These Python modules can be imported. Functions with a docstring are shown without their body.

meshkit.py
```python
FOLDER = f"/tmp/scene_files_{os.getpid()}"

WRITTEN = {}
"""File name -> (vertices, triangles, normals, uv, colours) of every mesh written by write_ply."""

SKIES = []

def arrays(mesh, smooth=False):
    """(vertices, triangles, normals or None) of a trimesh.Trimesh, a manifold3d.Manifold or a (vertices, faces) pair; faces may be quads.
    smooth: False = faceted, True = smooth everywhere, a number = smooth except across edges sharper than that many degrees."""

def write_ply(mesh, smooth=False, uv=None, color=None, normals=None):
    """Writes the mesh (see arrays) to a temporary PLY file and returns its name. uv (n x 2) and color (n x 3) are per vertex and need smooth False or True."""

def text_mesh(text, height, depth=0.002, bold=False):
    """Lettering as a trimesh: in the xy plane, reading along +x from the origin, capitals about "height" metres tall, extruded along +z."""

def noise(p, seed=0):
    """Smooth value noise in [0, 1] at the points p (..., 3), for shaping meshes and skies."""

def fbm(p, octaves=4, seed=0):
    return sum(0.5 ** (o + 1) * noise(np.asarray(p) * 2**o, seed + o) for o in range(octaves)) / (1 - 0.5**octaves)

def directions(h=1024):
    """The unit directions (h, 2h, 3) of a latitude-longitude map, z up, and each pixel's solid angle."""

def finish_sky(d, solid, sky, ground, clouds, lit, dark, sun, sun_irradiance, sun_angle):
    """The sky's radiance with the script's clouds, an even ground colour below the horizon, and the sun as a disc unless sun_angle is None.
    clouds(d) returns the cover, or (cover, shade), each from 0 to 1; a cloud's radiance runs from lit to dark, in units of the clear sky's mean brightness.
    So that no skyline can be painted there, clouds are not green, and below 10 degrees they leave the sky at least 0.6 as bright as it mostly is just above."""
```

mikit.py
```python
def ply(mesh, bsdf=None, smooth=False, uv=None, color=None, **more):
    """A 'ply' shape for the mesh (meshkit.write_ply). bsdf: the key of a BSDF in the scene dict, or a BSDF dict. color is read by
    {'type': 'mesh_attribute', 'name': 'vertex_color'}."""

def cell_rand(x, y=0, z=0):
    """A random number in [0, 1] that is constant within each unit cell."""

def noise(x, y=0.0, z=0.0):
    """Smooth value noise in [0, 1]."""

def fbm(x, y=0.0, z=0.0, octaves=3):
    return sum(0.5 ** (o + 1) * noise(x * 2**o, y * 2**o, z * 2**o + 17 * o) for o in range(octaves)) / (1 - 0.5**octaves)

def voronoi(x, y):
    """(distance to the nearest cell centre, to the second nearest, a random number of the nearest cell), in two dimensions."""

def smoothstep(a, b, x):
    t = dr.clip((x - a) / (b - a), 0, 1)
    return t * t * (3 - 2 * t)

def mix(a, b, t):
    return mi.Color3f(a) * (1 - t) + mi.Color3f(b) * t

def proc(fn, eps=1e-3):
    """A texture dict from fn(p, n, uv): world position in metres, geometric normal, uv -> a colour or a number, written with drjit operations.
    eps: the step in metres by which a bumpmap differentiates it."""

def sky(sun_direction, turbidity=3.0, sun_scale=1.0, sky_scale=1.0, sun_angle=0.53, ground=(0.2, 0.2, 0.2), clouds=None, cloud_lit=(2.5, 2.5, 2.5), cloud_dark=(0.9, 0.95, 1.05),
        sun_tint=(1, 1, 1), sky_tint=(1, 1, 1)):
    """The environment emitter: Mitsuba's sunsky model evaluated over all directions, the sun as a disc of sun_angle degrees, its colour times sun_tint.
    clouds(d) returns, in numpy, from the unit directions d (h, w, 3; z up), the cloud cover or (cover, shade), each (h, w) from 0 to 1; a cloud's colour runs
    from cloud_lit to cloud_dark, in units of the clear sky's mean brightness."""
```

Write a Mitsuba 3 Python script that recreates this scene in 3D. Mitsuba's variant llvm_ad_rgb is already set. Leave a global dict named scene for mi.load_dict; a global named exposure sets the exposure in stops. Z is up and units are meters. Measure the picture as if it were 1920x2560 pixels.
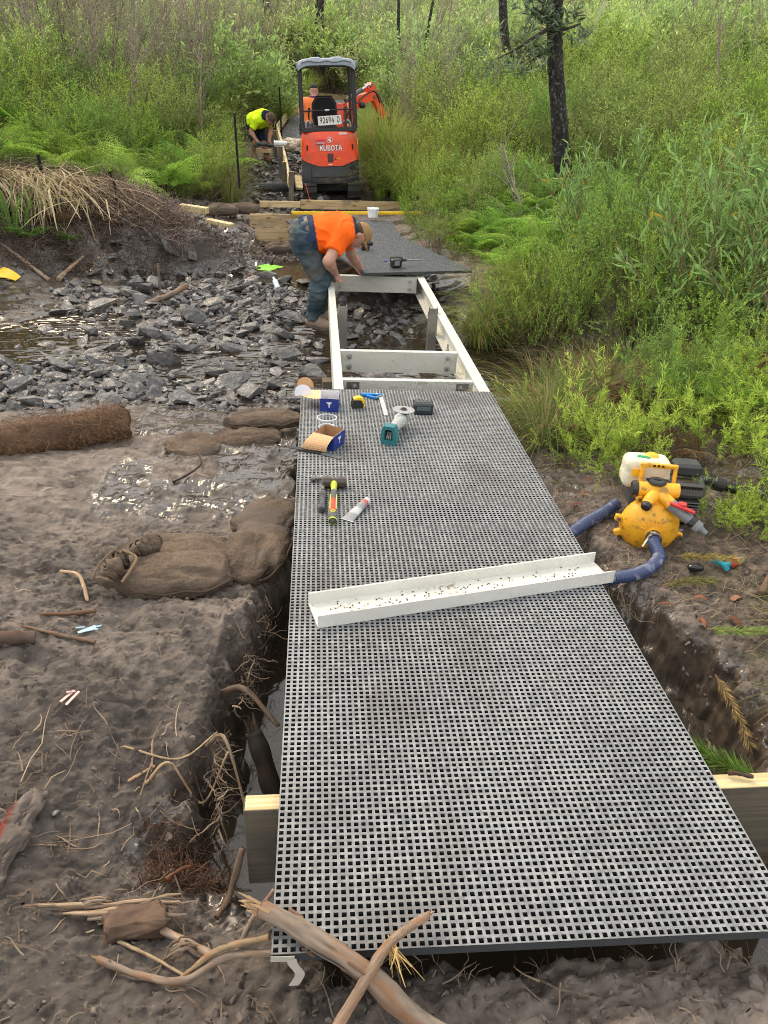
import math
import numpy as np
import drjit as dr
import mitsuba as mi
import mikit
import meshkit
import trimesh
import shapely
import shapely.affinity
from scipy.interpolate import RBFInterpolator, RegularGridInterpolator
from scipy.spatial import ConvexHull, cKDTree
from shapely.geometry import Polygon, LineString

T4 = mi.ScalarTransform4f
scene, labels = {}, {}

# ------------------------------------------------------------------ camera, sky, exposure
EYE = (-0.5155, -1.0277, 1.6566)
LOOK = (0.08801, 0.87537, -0.47538)
UPV = (-0.00298, 0.47746, 0.87865)
scene['camera'] = {'type': 'perspective', 'fov': 52.99, 'fov_axis': 'x', 'near_clip': 0.05, 'far_clip': 600.0,
                   'to_world': T4().look_at(origin=list(EYE), target=[EYE[i] + LOOK[i] for i in range(3)], up=list(UPV))}
SUN = np.array([-0.52, 0.66, 0.92]) / np.linalg.norm([-0.52, 0.66, 0.92])


def thin_cloud(d):
    """An even veil of cloud, brighter towards the veiled sun, with soft mottling."""
    c = np.clip(d @ SUN, -1, 1)
    n = meshkit.fbm(d * 2.2 + 5.0, 3)
    return np.ones(d.shape[:2]), np.clip(0.62 * (1 - ((c + 1) / 2) ** 3) + 0.35 * (n - 0.5), 0, 1)


scene['sky'] = mikit.sky(SUN, turbidity=4, sun_scale=0.32, sun_angle=22, clouds=thin_cloud,
                         cloud_lit=(2.7, 2.68, 2.62), cloud_dark=(2.05, 2.10, 2.16), sun_tint=(1.0, 0.96, 0.88))
exposure = 2.6
# ------------------------------------------------------------------ helpers
def rgb(r, g, b):
    return np.array([r, g, b], float)


def numbered(key):
    n, k = 0, key
    while k in scene or k in labels or k in RES:
        n += 1
        k = f'{key}_{n:03d}'
    RES.add(k)
    return k


RES = set()


def thing(name, label, cat, group=None):
    """A thing whose parts follow: its key."""
    k = numbered(name)
    labels[k] = {'label': label, 'category': cat}
    if group:
        labels[k]['group'] = group
    return k


def tag(key, label, cat, group=None, kind=None):
    d = labels.setdefault(key, {})
    if label:
        d['label'] = label
    if cat:
        d['category'] = cat
    if group:
        d['group'] = group
    if kind:
        d['kind'] = kind
    return key


def put(name, mesh, bsdf, parent=None, smooth=False, tw=None, label=None, uv=None):
    """One entry of the scene; mesh is an MB, (V, F), (V, F, C) or a ready ply dict."""
    k = numbered(f'{parent}__{name}' if parent else name)
    if isinstance(mesh, dict):
        d = dict(mesh)
    else:
        if isinstance(mesh, MB):
            mesh = mesh.get()
        c = mesh[2] if len(mesh) > 2 and (bsdf.startswith('vc') or bsdf == 'leaf') else None
        d = mikit.ply((mesh[0], mesh[1]), bsdf, smooth=smooth, color=c, uv=uv)
    if tw is not None:
        d['to_world'] = tw
    scene[k] = d
    if label and parent:
        labels[k] = {'label': label}
    return k


def rotm(rx=0, ry=0, rz=0):
    """Rotation matrix, degrees, applied x then y then z."""
    a, b, c = (math.radians(v) for v in (rx, ry, rz))
    X = np.array([[1, 0, 0], [0, math.cos(a), -math.sin(a)], [0, math.sin(a), math.cos(a)]])
    Y = np.array([[math.cos(b), 0, math.sin(b)], [0, 1, 0], [-math.sin(b), 0, math.cos(b)]])
    Z = np.array([[math.cos(c), -math.sin(c), 0], [math.sin(c), math.cos(c), 0], [0, 0, 1]])
    return Z @ Y @ X


def tmat(R, t):
    m = np.eye(4)
    m[:3, :3] = R
    m[:3, 3] = t
    return T4(m.tolist())


def _cham():
    s = []
    for k in range(3):
        for a in (-1, 1):
            for b in (-1, 1):
                for c in (-1, 1):
                    s.append((k, a, b, c))
    def pos(h, ch):
        h = np.asarray(h, float)
        out = []
        for k, a, b, c in s:
            q = np.array([a, b, c], float) * (h - ch)
            q[k] = np.array([a, b, c])[k] * h[k]
            out.append(q)
        return np.array(out)
    P = pos((1, 1, 1), 0.3)
    hull = ConvexHull(P)
    f = hull.simplices.copy()
    n = np.cross(P[f[:, 1]] - P[f[:, 0]], P[f[:, 2]] - P[f[:, 0]])
    flip = (n * P[f].mean(1)).sum(1) < 0
    f[flip] = f[flip][:, ::-1]
    return pos, f


_CPOS, _CF = _cham()


class MB:
    """Collects pieces into one mesh with vertex colours."""

    def __init__(self, color=(0.5, 0.5, 0.5)):
        self.V, self.F, self.C, self.n, self.color = [], [], [], 0, np.asarray(color, float)

    def add(self, V, F, color=None):
        V, F = np.asarray(V, float), np.asarray(F, int)
        if F.shape[1] == 4:
            F = np.vstack([F[:, [0, 1, 2]], F[:, [0, 2, 3]]])
        c = self.color if color is None else np.asarray(color, float)
        self.V.append(V)
        self.F.append(F + self.n)
        self.C.append(np.broadcast_to(c, (len(V), 3)) if c.ndim == 1 else c)
        self.n += len(V)
        return self

    def box(self, c, size, R=None, ch=0.003, color=None):
        h = np.asarray(size, float) / 2
        P = _CPOS(h, min(ch, 0.45 * h.min()))
        if R is not None:
            P = P @ np.asarray(R).T
        return self.add(P + np.asarray(c, float), _CF, color)

    def bar(self, p0, p1, w, t, ch=0.003, color=None, up=(0, 0, 1)):
        """A bar of width w (across) and thickness t (along up) from p0 to p1."""
        p0, p1 = np.asarray(p0, float), np.asarray(p1, float)
        d = p1 - p0
        L = np.linalg.norm(d)
        d = d / L
        s = np.cross(d, up)
        if np.linalg.norm(s) < 1e-6:
            s = np.cross(d, (1, 0, 0))
        s /= np.linalg.norm(s)
        u = np.cross(s, d)
        return self.box((p0 + p1) / 2, (L, w, t), np.stack([d, s, u], 1), ch, color)

    def tube(self, pts, rad, sides=8, caps=True, color=None):
        V, F = tube(pts, rad, sides, caps)
        return self.add(V, F, color)

    def cyl(self, p0, p1, r0, r1=None, sides=16, color=None, bev=0.0):
        p0, p1 = np.asarray(p0, float), np.asarray(p1, float)
        r1 = r0 if r1 is None else r1
        d = p1 - p0
        L = np.linalg.norm(d)
        prof = [(0, 0), (r0 - bev, 0), (r0, bev), (r1, L - bev), (r1 - bev, L), (0, L)] if bev else [(0, 0), (r0, 0), (r1, L), (0, L)]
        return self.lathe(prof, p0, d / L, sides, color)

    def lathe(self, prof, o, axis, sides=20, color=None):
        prof = np.asarray(prof, float)
        axis = np.asarray(axis, float) / np.linalg.norm(axis)
        x = np.cross(axis, (0, 0, 1) if abs(axis[2]) < 0.9 else (1, 0, 0))
        x /= np.linalg.norm(x)
        y = np.cross(axis, x)
        a = np.arange(sides) * 2 * np.pi / sides
        ring = np.cos(a)[:, None] * x + np.sin(a)[:, None] * y
        V = (np.asarray(o, float) + prof[:, None, 0:1] * ring[None] + prof[:, None, 1:2] * axis).reshape(-1, 3)
        i, j = np.meshgrid(np.arange(len(prof) - 1), np.arange(sides), indexing='ij')
        j2 = (j + 1) % sides
        F = np.stack([i * sides + j, i * sides + j2, (i + 1) * sides + j2, (i + 1) * sides + j], -1).reshape(-1, 4)
        return self.add(V, F, color)

    def prism(self, poly, depth, M=None, color=None, o=(0, 0, 0)):
        """A polygon (list of xy or shapely) extruded along z by depth, then M (3x3) and o."""
        g = poly if hasattr(poly, 'exterior') else Polygon(poly)
        m = trimesh.creation.extrude_polygon(g, depth, engine='earcut')
        V = np.array(m.vertices)
        if M is not None:
            V = V @ np.asarray(M).T
        return self.add(V + np.asarray(o, float), np.array(m.faces), color)

    def tm(self, m, M=None, o=(0, 0, 0), color=None):
        V = np.array(m.vertices)
        if M is not None:
            V = V @ np.asarray(M).T
        return self.add(V + np.asarray(o, float), np.array(m.faces), color)

    def get(self):
        return np.vstack(self.V), np.vstack(self.F), np.vstack(self.C)

    def moved(self, R, t):
        V, F, C = self.get()
        return V @ np.asarray(R).T + np.asarray(t), F, C


def tube(points, radii, sides=8, caps=True):
    p = np.asarray(points, float)
    t = np.gradient(p, axis=0)
    t /= np.linalg.norm(t, axis=1, keepdims=True) + 1e-12
    a = np.empty_like(p)
    v = np.cross(t[0], (0, 0, 1) if abs(t[0][2]) < 0.9 else (1, 0, 0))
    for k in range(len(p)):
        v = v - t[k] * (v @ t[k])
        v /= np.linalg.norm(v) + 1e-12
        a[k] = v
    b = np.cross(t, a)
    ang = np.arange(sides) * 2 * np.pi / sides
    r = np.broadcast_to(radii, (len(p),)) if np.ndim(radii) < 2 else radii
    r = r[:, None, None] if r.ndim == 1 else r[:, :, None]
    V = p[:, None] + r * (np.cos(ang)[None, :, None] * a[:, None] + np.sin(ang)[None, :, None] * b[:, None])
    i, j = np.meshgrid(np.arange(len(p) - 1), np.arange(sides), indexing='ij')
    q = np.stack([i * sides + j, i * sides + (j + 1) % sides, (i + 1) * sides + (j + 1) % sides, (i + 1) * sides + j], -1).reshape(-1, 4)
    V = V.reshape(-1, 3)
    F = np.vstack([q[:, [0, 1, 2]], q[:, [0, 2, 3]]])
    if caps:
        n = len(V)
        V = np.vstack([V, p[:1], p[-1:]])
        j = np.arange(sides)
        e = (len(p) - 1) * sides
        F = np.vstack([F, np.stack([np.full(sides, n), (j + 1) % sides, j], 1), np.stack([np.full(sides, n + 1), e + j, e + (j + 1) % sides], 1)])
    return V, F


def spline(pts, n=24):
    """Catmull-Rom through pts."""
    p = np.asarray(pts, float)
    q = np.vstack([2 * p[0] - p[1], p, 2 * p[-1] - p[-2]])
    out = []
    m = len(p) - 1
    for t in np.linspace(0, m, n):
        i = min(int(t), m - 1)
        u = t - i
        a, b, c, d = q[i], q[i + 1], q[i + 2], q[i + 3]
        out.append(0.5 * (2 * b + (c - a) * u + (2 * a - 5 * b + 4 * c - d) * u * u + (3 * b - a - 3 * c + d) * u ** 3))
    return np.array(out)


def nets(f, lo, hi, h):
    """Surface nets: the zero surface of f (negative inside) as (V, F)."""
    lo, hi = np.asarray(lo, float), np.asarray(hi, float)
    n = np.ceil((hi - lo) / h).astype(int) + 1
    g = np.stack(np.meshgrid(*[lo[k] + h * np.arange(n[k]) for k in range(3)], indexing='ij'), -1)
    d = f(g.reshape(-1, 3)).reshape(n)
    cn = n - 1
    acc = np.zeros((*cn, 3))
    cnt = np.zeros(cn)
    corners = [(a, b, c) for a in (0, 1) for b in (0, 1) for c in (0, 1)]
    def at(c):
        return d[c[0]:c[0] + cn[0], c[1]:c[1] + cn[1], c[2]:c[2] + cn[2]]
    for c in corners:
        for k in range(3):
            if c[k] == 0:
                e = list(c)
                e[k] = 1
                d0, d1 = at(c), at(e)
                m = (d0 < 0) != (d1 < 0)
                t = np.where(m, d0 / np.where(m, d0 - d1, 1), 0)
                for q in range(3):
                    acc[..., q] += np.where(m, c[q] + (t if q == k else 0), 0)
                cnt += m
    on = cnt > 0
    idx = np.full(cn, -1)
    idx[on] = np.arange(on.sum())
    ijk = np.stack(np.nonzero(on), 1)
    V = lo + h * (ijk + acc[on] / cnt[on][:, None])
    F = []
    for k in range(3):
        u, w = (k + 1) % 3, (k + 2) % 3
        sl = [slice(1, -1)] * 3
        sl[k] = slice(0, -1)
        s2 = list(sl)
        s2[k] = slice(1, None)
        a, b = d[tuple(sl)], d[tuple(s2)]
        m = (a < 0) != (b < 0)
        p = np.stack(np.nonzero(m), 1)
        p[:, u] += 1
        p[:, w] += 1
        def cell(du, dw):
            q = p.copy()
            q[:, u] -= du
            q[:, w] -= dw
            return idx[q[:, 0], q[:, 1], q[:, 2]]
        quad = np.stack([cell(1, 1), cell(0, 1), cell(0, 0), cell(1, 0)], 1)
        quad = np.where((a[m] < 0)[:, None], quad, quad[:, ::-1])
        F.append(quad)
    F = np.vstack(F)
    F = F[(F >= 0).all(1)]
    return V, np.vstack([F[:, [0, 1, 2]], F[:, [0, 2, 3]]])


def cone(P, a, b, ra, rb):
    """Signed distance of a round cone between a and b."""
    a, b = np.asarray(a, float), np.asarray(b, float)
    d = b - a
    t = np.clip(((P - a) @ d) / (d @ d), 0, 1)
    return np.linalg.norm(P - a - t[:, None] * d, axis=1) - (ra + (rb - ra) * t)


def ell(P, c, r, R=None):
    q = P - np.asarray(c, float)
    if R is not None:
        q = q @ np.asarray(R)
    q = q / np.asarray(r, float)
    k = np.linalg.norm(q, axis=1)
    return (k - 1) * min(r) * 0.9


def smin(a, b, k):
    h = np.clip(0.5 + 0.5 * (b - a) / k, 0, 1)
    return b * (1 - h) + a * h - k * h * (1 - h)


def sstep(a, b, x):
    t = np.clip((x - a) / (b - a), 0, 1)
    return t * t * (3 - 2 * t)


def n3(P, s, seed=0, octaves=3):
    return meshkit.fbm(np.asarray(P, float) * s, octaves, seed) * 2 - 1


def plane_quads(a, b, c, d):
    return np.array([a, b, c, d], float), np.array([[0, 1, 2], [0, 2, 3]])
# ------------------------------------------------------------------ materials
def B(key, d, two=True):
    scene[key] = {'type': 'twosided', 'inner': d} if two else d


VC = {'type': 'mesh_attribute', 'name': 'vertex_color'}
B('vc_matte', {'type': 'principled', 'base_color': VC, 'roughness': 0.75, 'specular': 0.35})
B('vc_satin', {'type': 'principled', 'base_color': VC, 'roughness': 0.42, 'specular': 0.5})
B('vc_gloss', {'type': 'principled', 'base_color': VC, 'roughness': 0.2, 'specular': 0.5})
B('vc_metal', {'type': 'principled', 'base_color': VC, 'roughness': 0.35, 'metallic': 0.85})
B('vc_cloth', {'type': 'principled', 'base_color': VC, 'roughness': 0.9, 'specular': 0.15, 'sheen': 0.3})
B('vc_skin', {'type': 'principled', 'base_color': VC, 'roughness': 0.5, 'specular': 0.4})
B('leaf', {'type': 'principledthin', 'base_color': VC, 'roughness': 0.42, 'diff_trans': 0.75, 'spec_trans': 0.0}, two=False)
scene['clear_plastic'] = {'type': 'thindielectric', 'int_ior': 1.4}


def wet_at(p):
    """How wet the mud is: low ground near the creek, and patches."""
    n = mikit.fbm(p.x * 1.1, p.y * 0.8, 3.0, 3)
    low = 1 - mikit.smoothstep(-0.42, -0.20, p.z + 0.25 * (n - 0.5))
    patch = mikit.smoothstep(0.44, 0.58, mikit.fbm(p.x * 1.3 + 7, p.y * 1.0, 0.5, 3)) * mikit.smoothstep(2.0, 2.7, p.y) * (1 - mikit.smoothstep(14.0, 15.0, p.y))
    return dr.clip(dr.maximum(low, patch), 0, 1)


def mud_color(p, n, uv):
    a = mikit.fbm(p.x * 2.3, p.y * 2.3, p.z * 2.3, 3)
    b = mikit.fbm(p.x * 23, p.y * 23, p.z * 23, 3)
    c = mikit.noise(p.x * 130, p.y * 130, p.z * 130)
    dry = mikit.mix((0.068, 0.051, 0.041), (0.200, 0.164, 0.137), mikit.smoothstep(0.28, 0.74, 0.50 * a + 0.50 * b))
    dry = mikit.mix(dry, (0.27, 0.225, 0.185), mikit.smoothstep(0.74, 0.95, c) * 0.5)
    dry = mikit.mix(dry, (0.030, 0.023, 0.019), mikit.smoothstep(0.30, 0.18, mikit.fbm(p.x * 9, p.y * 13, p.z * 9, 3)) * 0.7)
    dark = mikit.mix((0.020, 0.016, 0.013), (0.055, 0.045, 0.038), b)
    big = mikit.fbm(p.x * 0.8 + 3, p.y * 0.8, 1.0, 3)
    dry = mikit.mix(dry, dry * 0.55, mikit.smoothstep(0.45, 0.68, big))
    w = wet_at(p)
    col = mikit.mix(dry, dark, w * 0.75)
    peat = mikit.smoothstep(8.3, 8.8, p.y) * (1 - mikit.smoothstep(11.0, 12.0, p.y)) * mikit.smoothstep(0.9, 1.2, -p.x)
    col = mikit.mix(col, mikit.mix((0.012, 0.010, 0.008), (0.045, 0.035, 0.028), b), peat * 0.9)
    # leaf litter and peat under the bush
    bush = mikit.smoothstep(0.85, 1.3, p.x + 0.25 * (a - 0.5)) * mikit.smoothstep(0.8, 2.0, p.y + a)
    bush = dr.maximum(bush, mikit.smoothstep(13.5, 15.0, p.y + 2 * (a - 0.5)))
    bush = dr.maximum(bush, mikit.smoothstep(2.6, 3.4, -p.x + 0.8 * (a - 0.5)) * mikit.smoothstep(8.2, 9.2, p.y))
    litter = mikit.mix((0.034, 0.025, 0.018), (0.125, 0.092, 0.064), mikit.smoothstep(0.3, 0.75, b))
    return mikit.mix(col, litter, bush * 0.85)


def mud_rough(p, n, uv):
    b = mikit.fbm(p.x * 9, p.y * 9, p.z * 9, 2)
    return 0.90 - 0.76 * mikit.smoothstep(0.15, 0.75, wet_at(p)) * mikit.smoothstep(0.22, 0.5, b)


def mud_bump(p, n, uv):
    return (mikit.fbm(p.x * 14, p.y * 14, p.z * 14, 4) * 0.030 + mikit.fbm(p.x * 60, p.y * 85, p.z * 60, 3) * 0.016) * (1 - 0.88 * wet_at(p))


B('mud', {'type': 'bumpmap', 'tex': mikit.proc(mud_bump, 4e-3), 'scale': 0.8,
          'inner': {'type': 'principled', 'base_color': mikit.proc(mud_color), 'roughness': mikit.proc(mud_rough), 'specular': 0.85}})


def water_bump(p, n, uv):
    # riffles where the creek runs over the stones, calm elsewhere
    run = mikit.smoothstep(4.2, 4.8, p.y) * (1 - mikit.smoothstep(8.6, 9.4, p.y)) * (0.35 + 0.65 * mikit.smoothstep(0.4, 0.6, mikit.noise(p.x * 0.9, p.y * 0.7, 4.0)))
    return (mikit.fbm(p.x * 9 + 1.5 * mikit.noise(p.x * 3, p.y * 3), p.y * 15, 1.0, 2) * 0.030) * (0.04 + run)


B('water', {'type': 'bumpmap', 'tex': mikit.proc(water_bump, 6e-3), 'scale': 1.0,
            'inner': {'type': 'principled', 'base_color': {'type': 'rgb', 'value': [0.030, 0.022, 0.014]}, 'roughness': 0.05, 'specular': 0.6}})


def grate_color(p, n, uv):
    a = mikit.fbm(p.x * 70, p.y * 70, p.z * 70, 3)
    b = mikit.fbm(p.x * 5, p.y * 4, 2.0, 3)
    m = mikit.smoothstep(0.30, 0.80, a * 0.72 + b * 0.33)
    col = mikit.mix((0.150, 0.156, 0.160), (0.262, 0.272, 0.278), m)
    d = mikit.smoothstep(0.60, 0.74, mikit.fbm(p.x * 3.1 + 20, p.y * 2.2, 5.0, 4))
    col = mikit.mix(col, (0.10, 0.085, 0.074), 0.45 * d)
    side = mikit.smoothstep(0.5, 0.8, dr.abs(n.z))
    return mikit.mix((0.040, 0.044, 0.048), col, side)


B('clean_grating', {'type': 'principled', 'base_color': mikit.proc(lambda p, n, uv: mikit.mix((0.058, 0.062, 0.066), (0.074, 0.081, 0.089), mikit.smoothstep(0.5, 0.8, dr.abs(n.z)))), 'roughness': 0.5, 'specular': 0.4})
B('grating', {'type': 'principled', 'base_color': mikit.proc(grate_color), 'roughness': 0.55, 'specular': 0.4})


def cream_color(p, n, uv):
    a = mikit.fbm(p.x * 6, p.y * 6, p.z * 14, 3)
    g = mikit.fbm(p.x * 40, p.y * 40, p.z * 40, 3)
    col = mikit.mix((0.46, 0.46, 0.40), (0.58, 0.58, 0.53), a)
    return mikit.mix(col, (0.30, 0.26, 0.18), 0.75 * mikit.smoothstep(0.60, 0.78, 0.5 * a + 0.5 * g))


B('cream_frp', {'type': 'principled', 'base_color': mikit.proc(cream_color), 'roughness': 0.45, 'specular': 0.45})


def wood_color(p, n, uv):
    # grain runs along the local u axis given in metres
    w = mikit.noise(uv.x * 1.3, uv.y * 6, 1.0)
    g = mikit.fbm(uv.x * 3, uv.y * 90 + 9 * w, 2.0, 3)
    k = mikit.voronoi(uv.x * 2.2 + 3, uv.y * 6)[0]
    knot = 1 - mikit.smoothstep(0.05, 0.13, k)
    col = mikit.mix((0.38, 0.26, 0.125), (0.54, 0.41, 0.235), mikit.smoothstep(0.25, 0.75, g))
    col = mikit.mix(col, (0.16, 0.085, 0.035), 0.8 * knot)
    s = mikit.fbm(p.x * 4, p.y * 4, p.z * 7, 3)
    return mikit.mix(col, (0.17, 0.145, 0.10), 0.6 * mikit.smoothstep(0.52, 0.74, s))


B('timber', {'type': 'principled', 'base_color': mikit.proc(wood_color), 'roughness': 0.7, 'specular': 0.3})


def pine_color(p, n, uv):
    w = mikit.noise(uv.x * 1.3, uv.y * 6, 1.0)
    r = mikit.fbm(uv.x * 4, uv.y * 110 + 9 * w, 2.0, 2)
    col = mikit.mix((0.50, 0.375, 0.19), (0.64, 0.52, 0.30), mikit.smoothstep(0.25, 0.75, r))
    return mikit.mix(col, (0.30, 0.22, 0.13), 0.5 * mikit.smoothstep(0.62, 0.78, mikit.fbm(p.x * 9, p.y * 9, p.z * 9, 3)))


B('fresh_timber', {'type': 'principled', 'base_color': mikit.proc(pine_color), 'roughness': 0.6, 'specular': 0.3})


def post_color(p, n, uv):
    g = mikit.fbm(uv.x * 3, uv.y * 120, 2.0, 3)
    s = mikit.fbm(p.x * 5, p.y * 5, p.z * 5, 3)
    return mikit.mix(mikit.mix((0.085, 0.074, 0.056), (0.165, 0.142, 0.106), g), (0.065, 0.062, 0.052), 0.7 * mikit.smoothstep(0.45, 0.7, s))


B('weathered_timber', {'type': 'principled', 'base_color': mikit.proc(post_color), 'roughness': 0.8, 'specular': 0.25})


def hess_color(p, n, uv):
    a = mikit.fbm(p.x * 7, p.y * 7, p.z * 7, 3)
    w = mikit.noise(p.x * 260, p.y * 60, p.z * 260) * 0.5 + mikit.noise(p.x * 60, p.y * 260, p.z * 200) * 0.5
    col = mikit.mix((0.065, 0.048, 0.036), (0.170, 0.127, 0.094), mikit.smoothstep(0.2, 0.8, 0.55 * a + 0.45 * w))
    return mikit.mix(col, (0.105, 0.086, 0.073), 0.8 * mikit.smoothstep(0.46, 0.66, mikit.fbm(p.x * 4 + 3, p.y * 4, p.z * 4, 3)))


def hess_bump(p, n, uv):
    return mikit.noise(p.x * 180, p.y * 60, p.z * 180) * 0.003 + mikit.noise(p.x * 60, p.y * 180, p.z * 120) * 0.003 + mikit.fbm(p.x * 25, p.y * 25, p.z * 25, 2) * 0.008


B('hessian', {'type': 'bumpmap', 'tex': mikit.proc(hess_bump, 2e-3), 'scale': 1.0,
              'inner': {'type': 'principled', 'base_color': mikit.proc(hess_color), 'roughness': 0.95, 'specular': 0.15}})


def rock_color(p, n, uv):
    a = mikit.fbm(p.x * 5, p.y * 5, p.z * 5, 2)
    b = mikit.fbm(p.x * 45, p.y * 45, p.z * 45, 3)
    r = mikit.cell_rand(p.x * 4.2, p.y * 4.2, 3.0)
    col = mikit.mix((0.048, 0.047, 0.047), (0.155, 0.152, 0.149), mikit.smoothstep(0.2, 0.8, 0.45 * a + 0.25 * b + 0.3 * r))
    return mikit.mix(col, (0.26, 0.21, 0.15), 0.6 * mikit.smoothstep(0.66, 0.80, mikit.fbm(p.x * 3 + 9, p.y * 3, p.z * 3, 3)))


def rock_rough(p, n, uv):
    return 0.24 + 0.42 * mikit.fbm(p.x * 12, p.y * 12, p.z * 12, 2)


def rock_bump(p, n, uv):
    return mikit.fbm(p.x * 30, p.y * 30, p.z * 30, 3) * 0.02


B('rock', {'type': 'bumpmap', 'tex': mikit.proc(rock_bump, 3e-3), 'scale': 1.0,
           'inner': {'type': 'principled', 'base_color': mikit.proc(rock_color), 'roughness': mikit.proc(rock_rough), 'specular': 0.5}})


def dirty(base, dirt, amount, scale=8.0, lo=0.5, hi=0.72):
    def fn(p, n, uv):
        s = mikit.fbm(p.x * scale, p.y * scale, p.z * scale, 4)
        return mikit.mix(base, dirt, amount * mikit.smoothstep(lo, hi, s))
    return mikit.proc(fn)


B('orange_paint', {'type': 'principled', 'base_color': dirty((0.80, 0.075, 0.022), (0.30, 0.10, 0.05), 0.55, 6), 'roughness': 0.35, 'specular': 0.5, 'clearcoat': 0.3})
B('grey_paint', {'type': 'principled', 'base_color': dirty((0.060, 0.066, 0.074), (0.16, 0.12, 0.085), 0.8, 7, 0.52, 0.7), 'roughness': 0.5, 'specular': 0.4})
B('yellow_paint', {'type': 'principled', 'base_color': dirty((0.78, 0.38, 0.020), (0.20, 0.11, 0.03), 0.7, 40, 0.56, 0.74), 'roughness': 0.4, 'specular': 0.5})
B('steel', {'type': 'principled', 'base_color': dirty((0.33, 0.32, 0.30), (0.16, 0.14, 0.12), 0.7, 9), 'roughness': 0.42, 'metallic': 0.7})


def bark_color(p, n, uv):
    b = mikit.fbm(p.x * 22, p.y * 22, p.z * 9, 3)
    s = mikit.smoothstep(0.60, 0.72, mikit.fbm(p.x * 45, p.y * 45, p.z * 30, 2))
    return mikit.mix(mikit.mix((0.012, 0.011, 0.011), (0.055, 0.050, 0.047), b), (0.19, 0.18, 0.17), 0.55 * s)


def bark_bump(p, n, uv):
    return mikit.fbm(p.x * 26, p.y * 26, p.z * 12, 3) * 0.05


B('burnt_bark', {'type': 'bumpmap', 'tex': mikit.proc(bark_bump, 4e-3), 'scale': 1.0,
                 'inner': {'type': 'principled', 'base_color': mikit.proc(bark_color), 'roughness': 0.85, 'specular': 0.2}})


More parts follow.
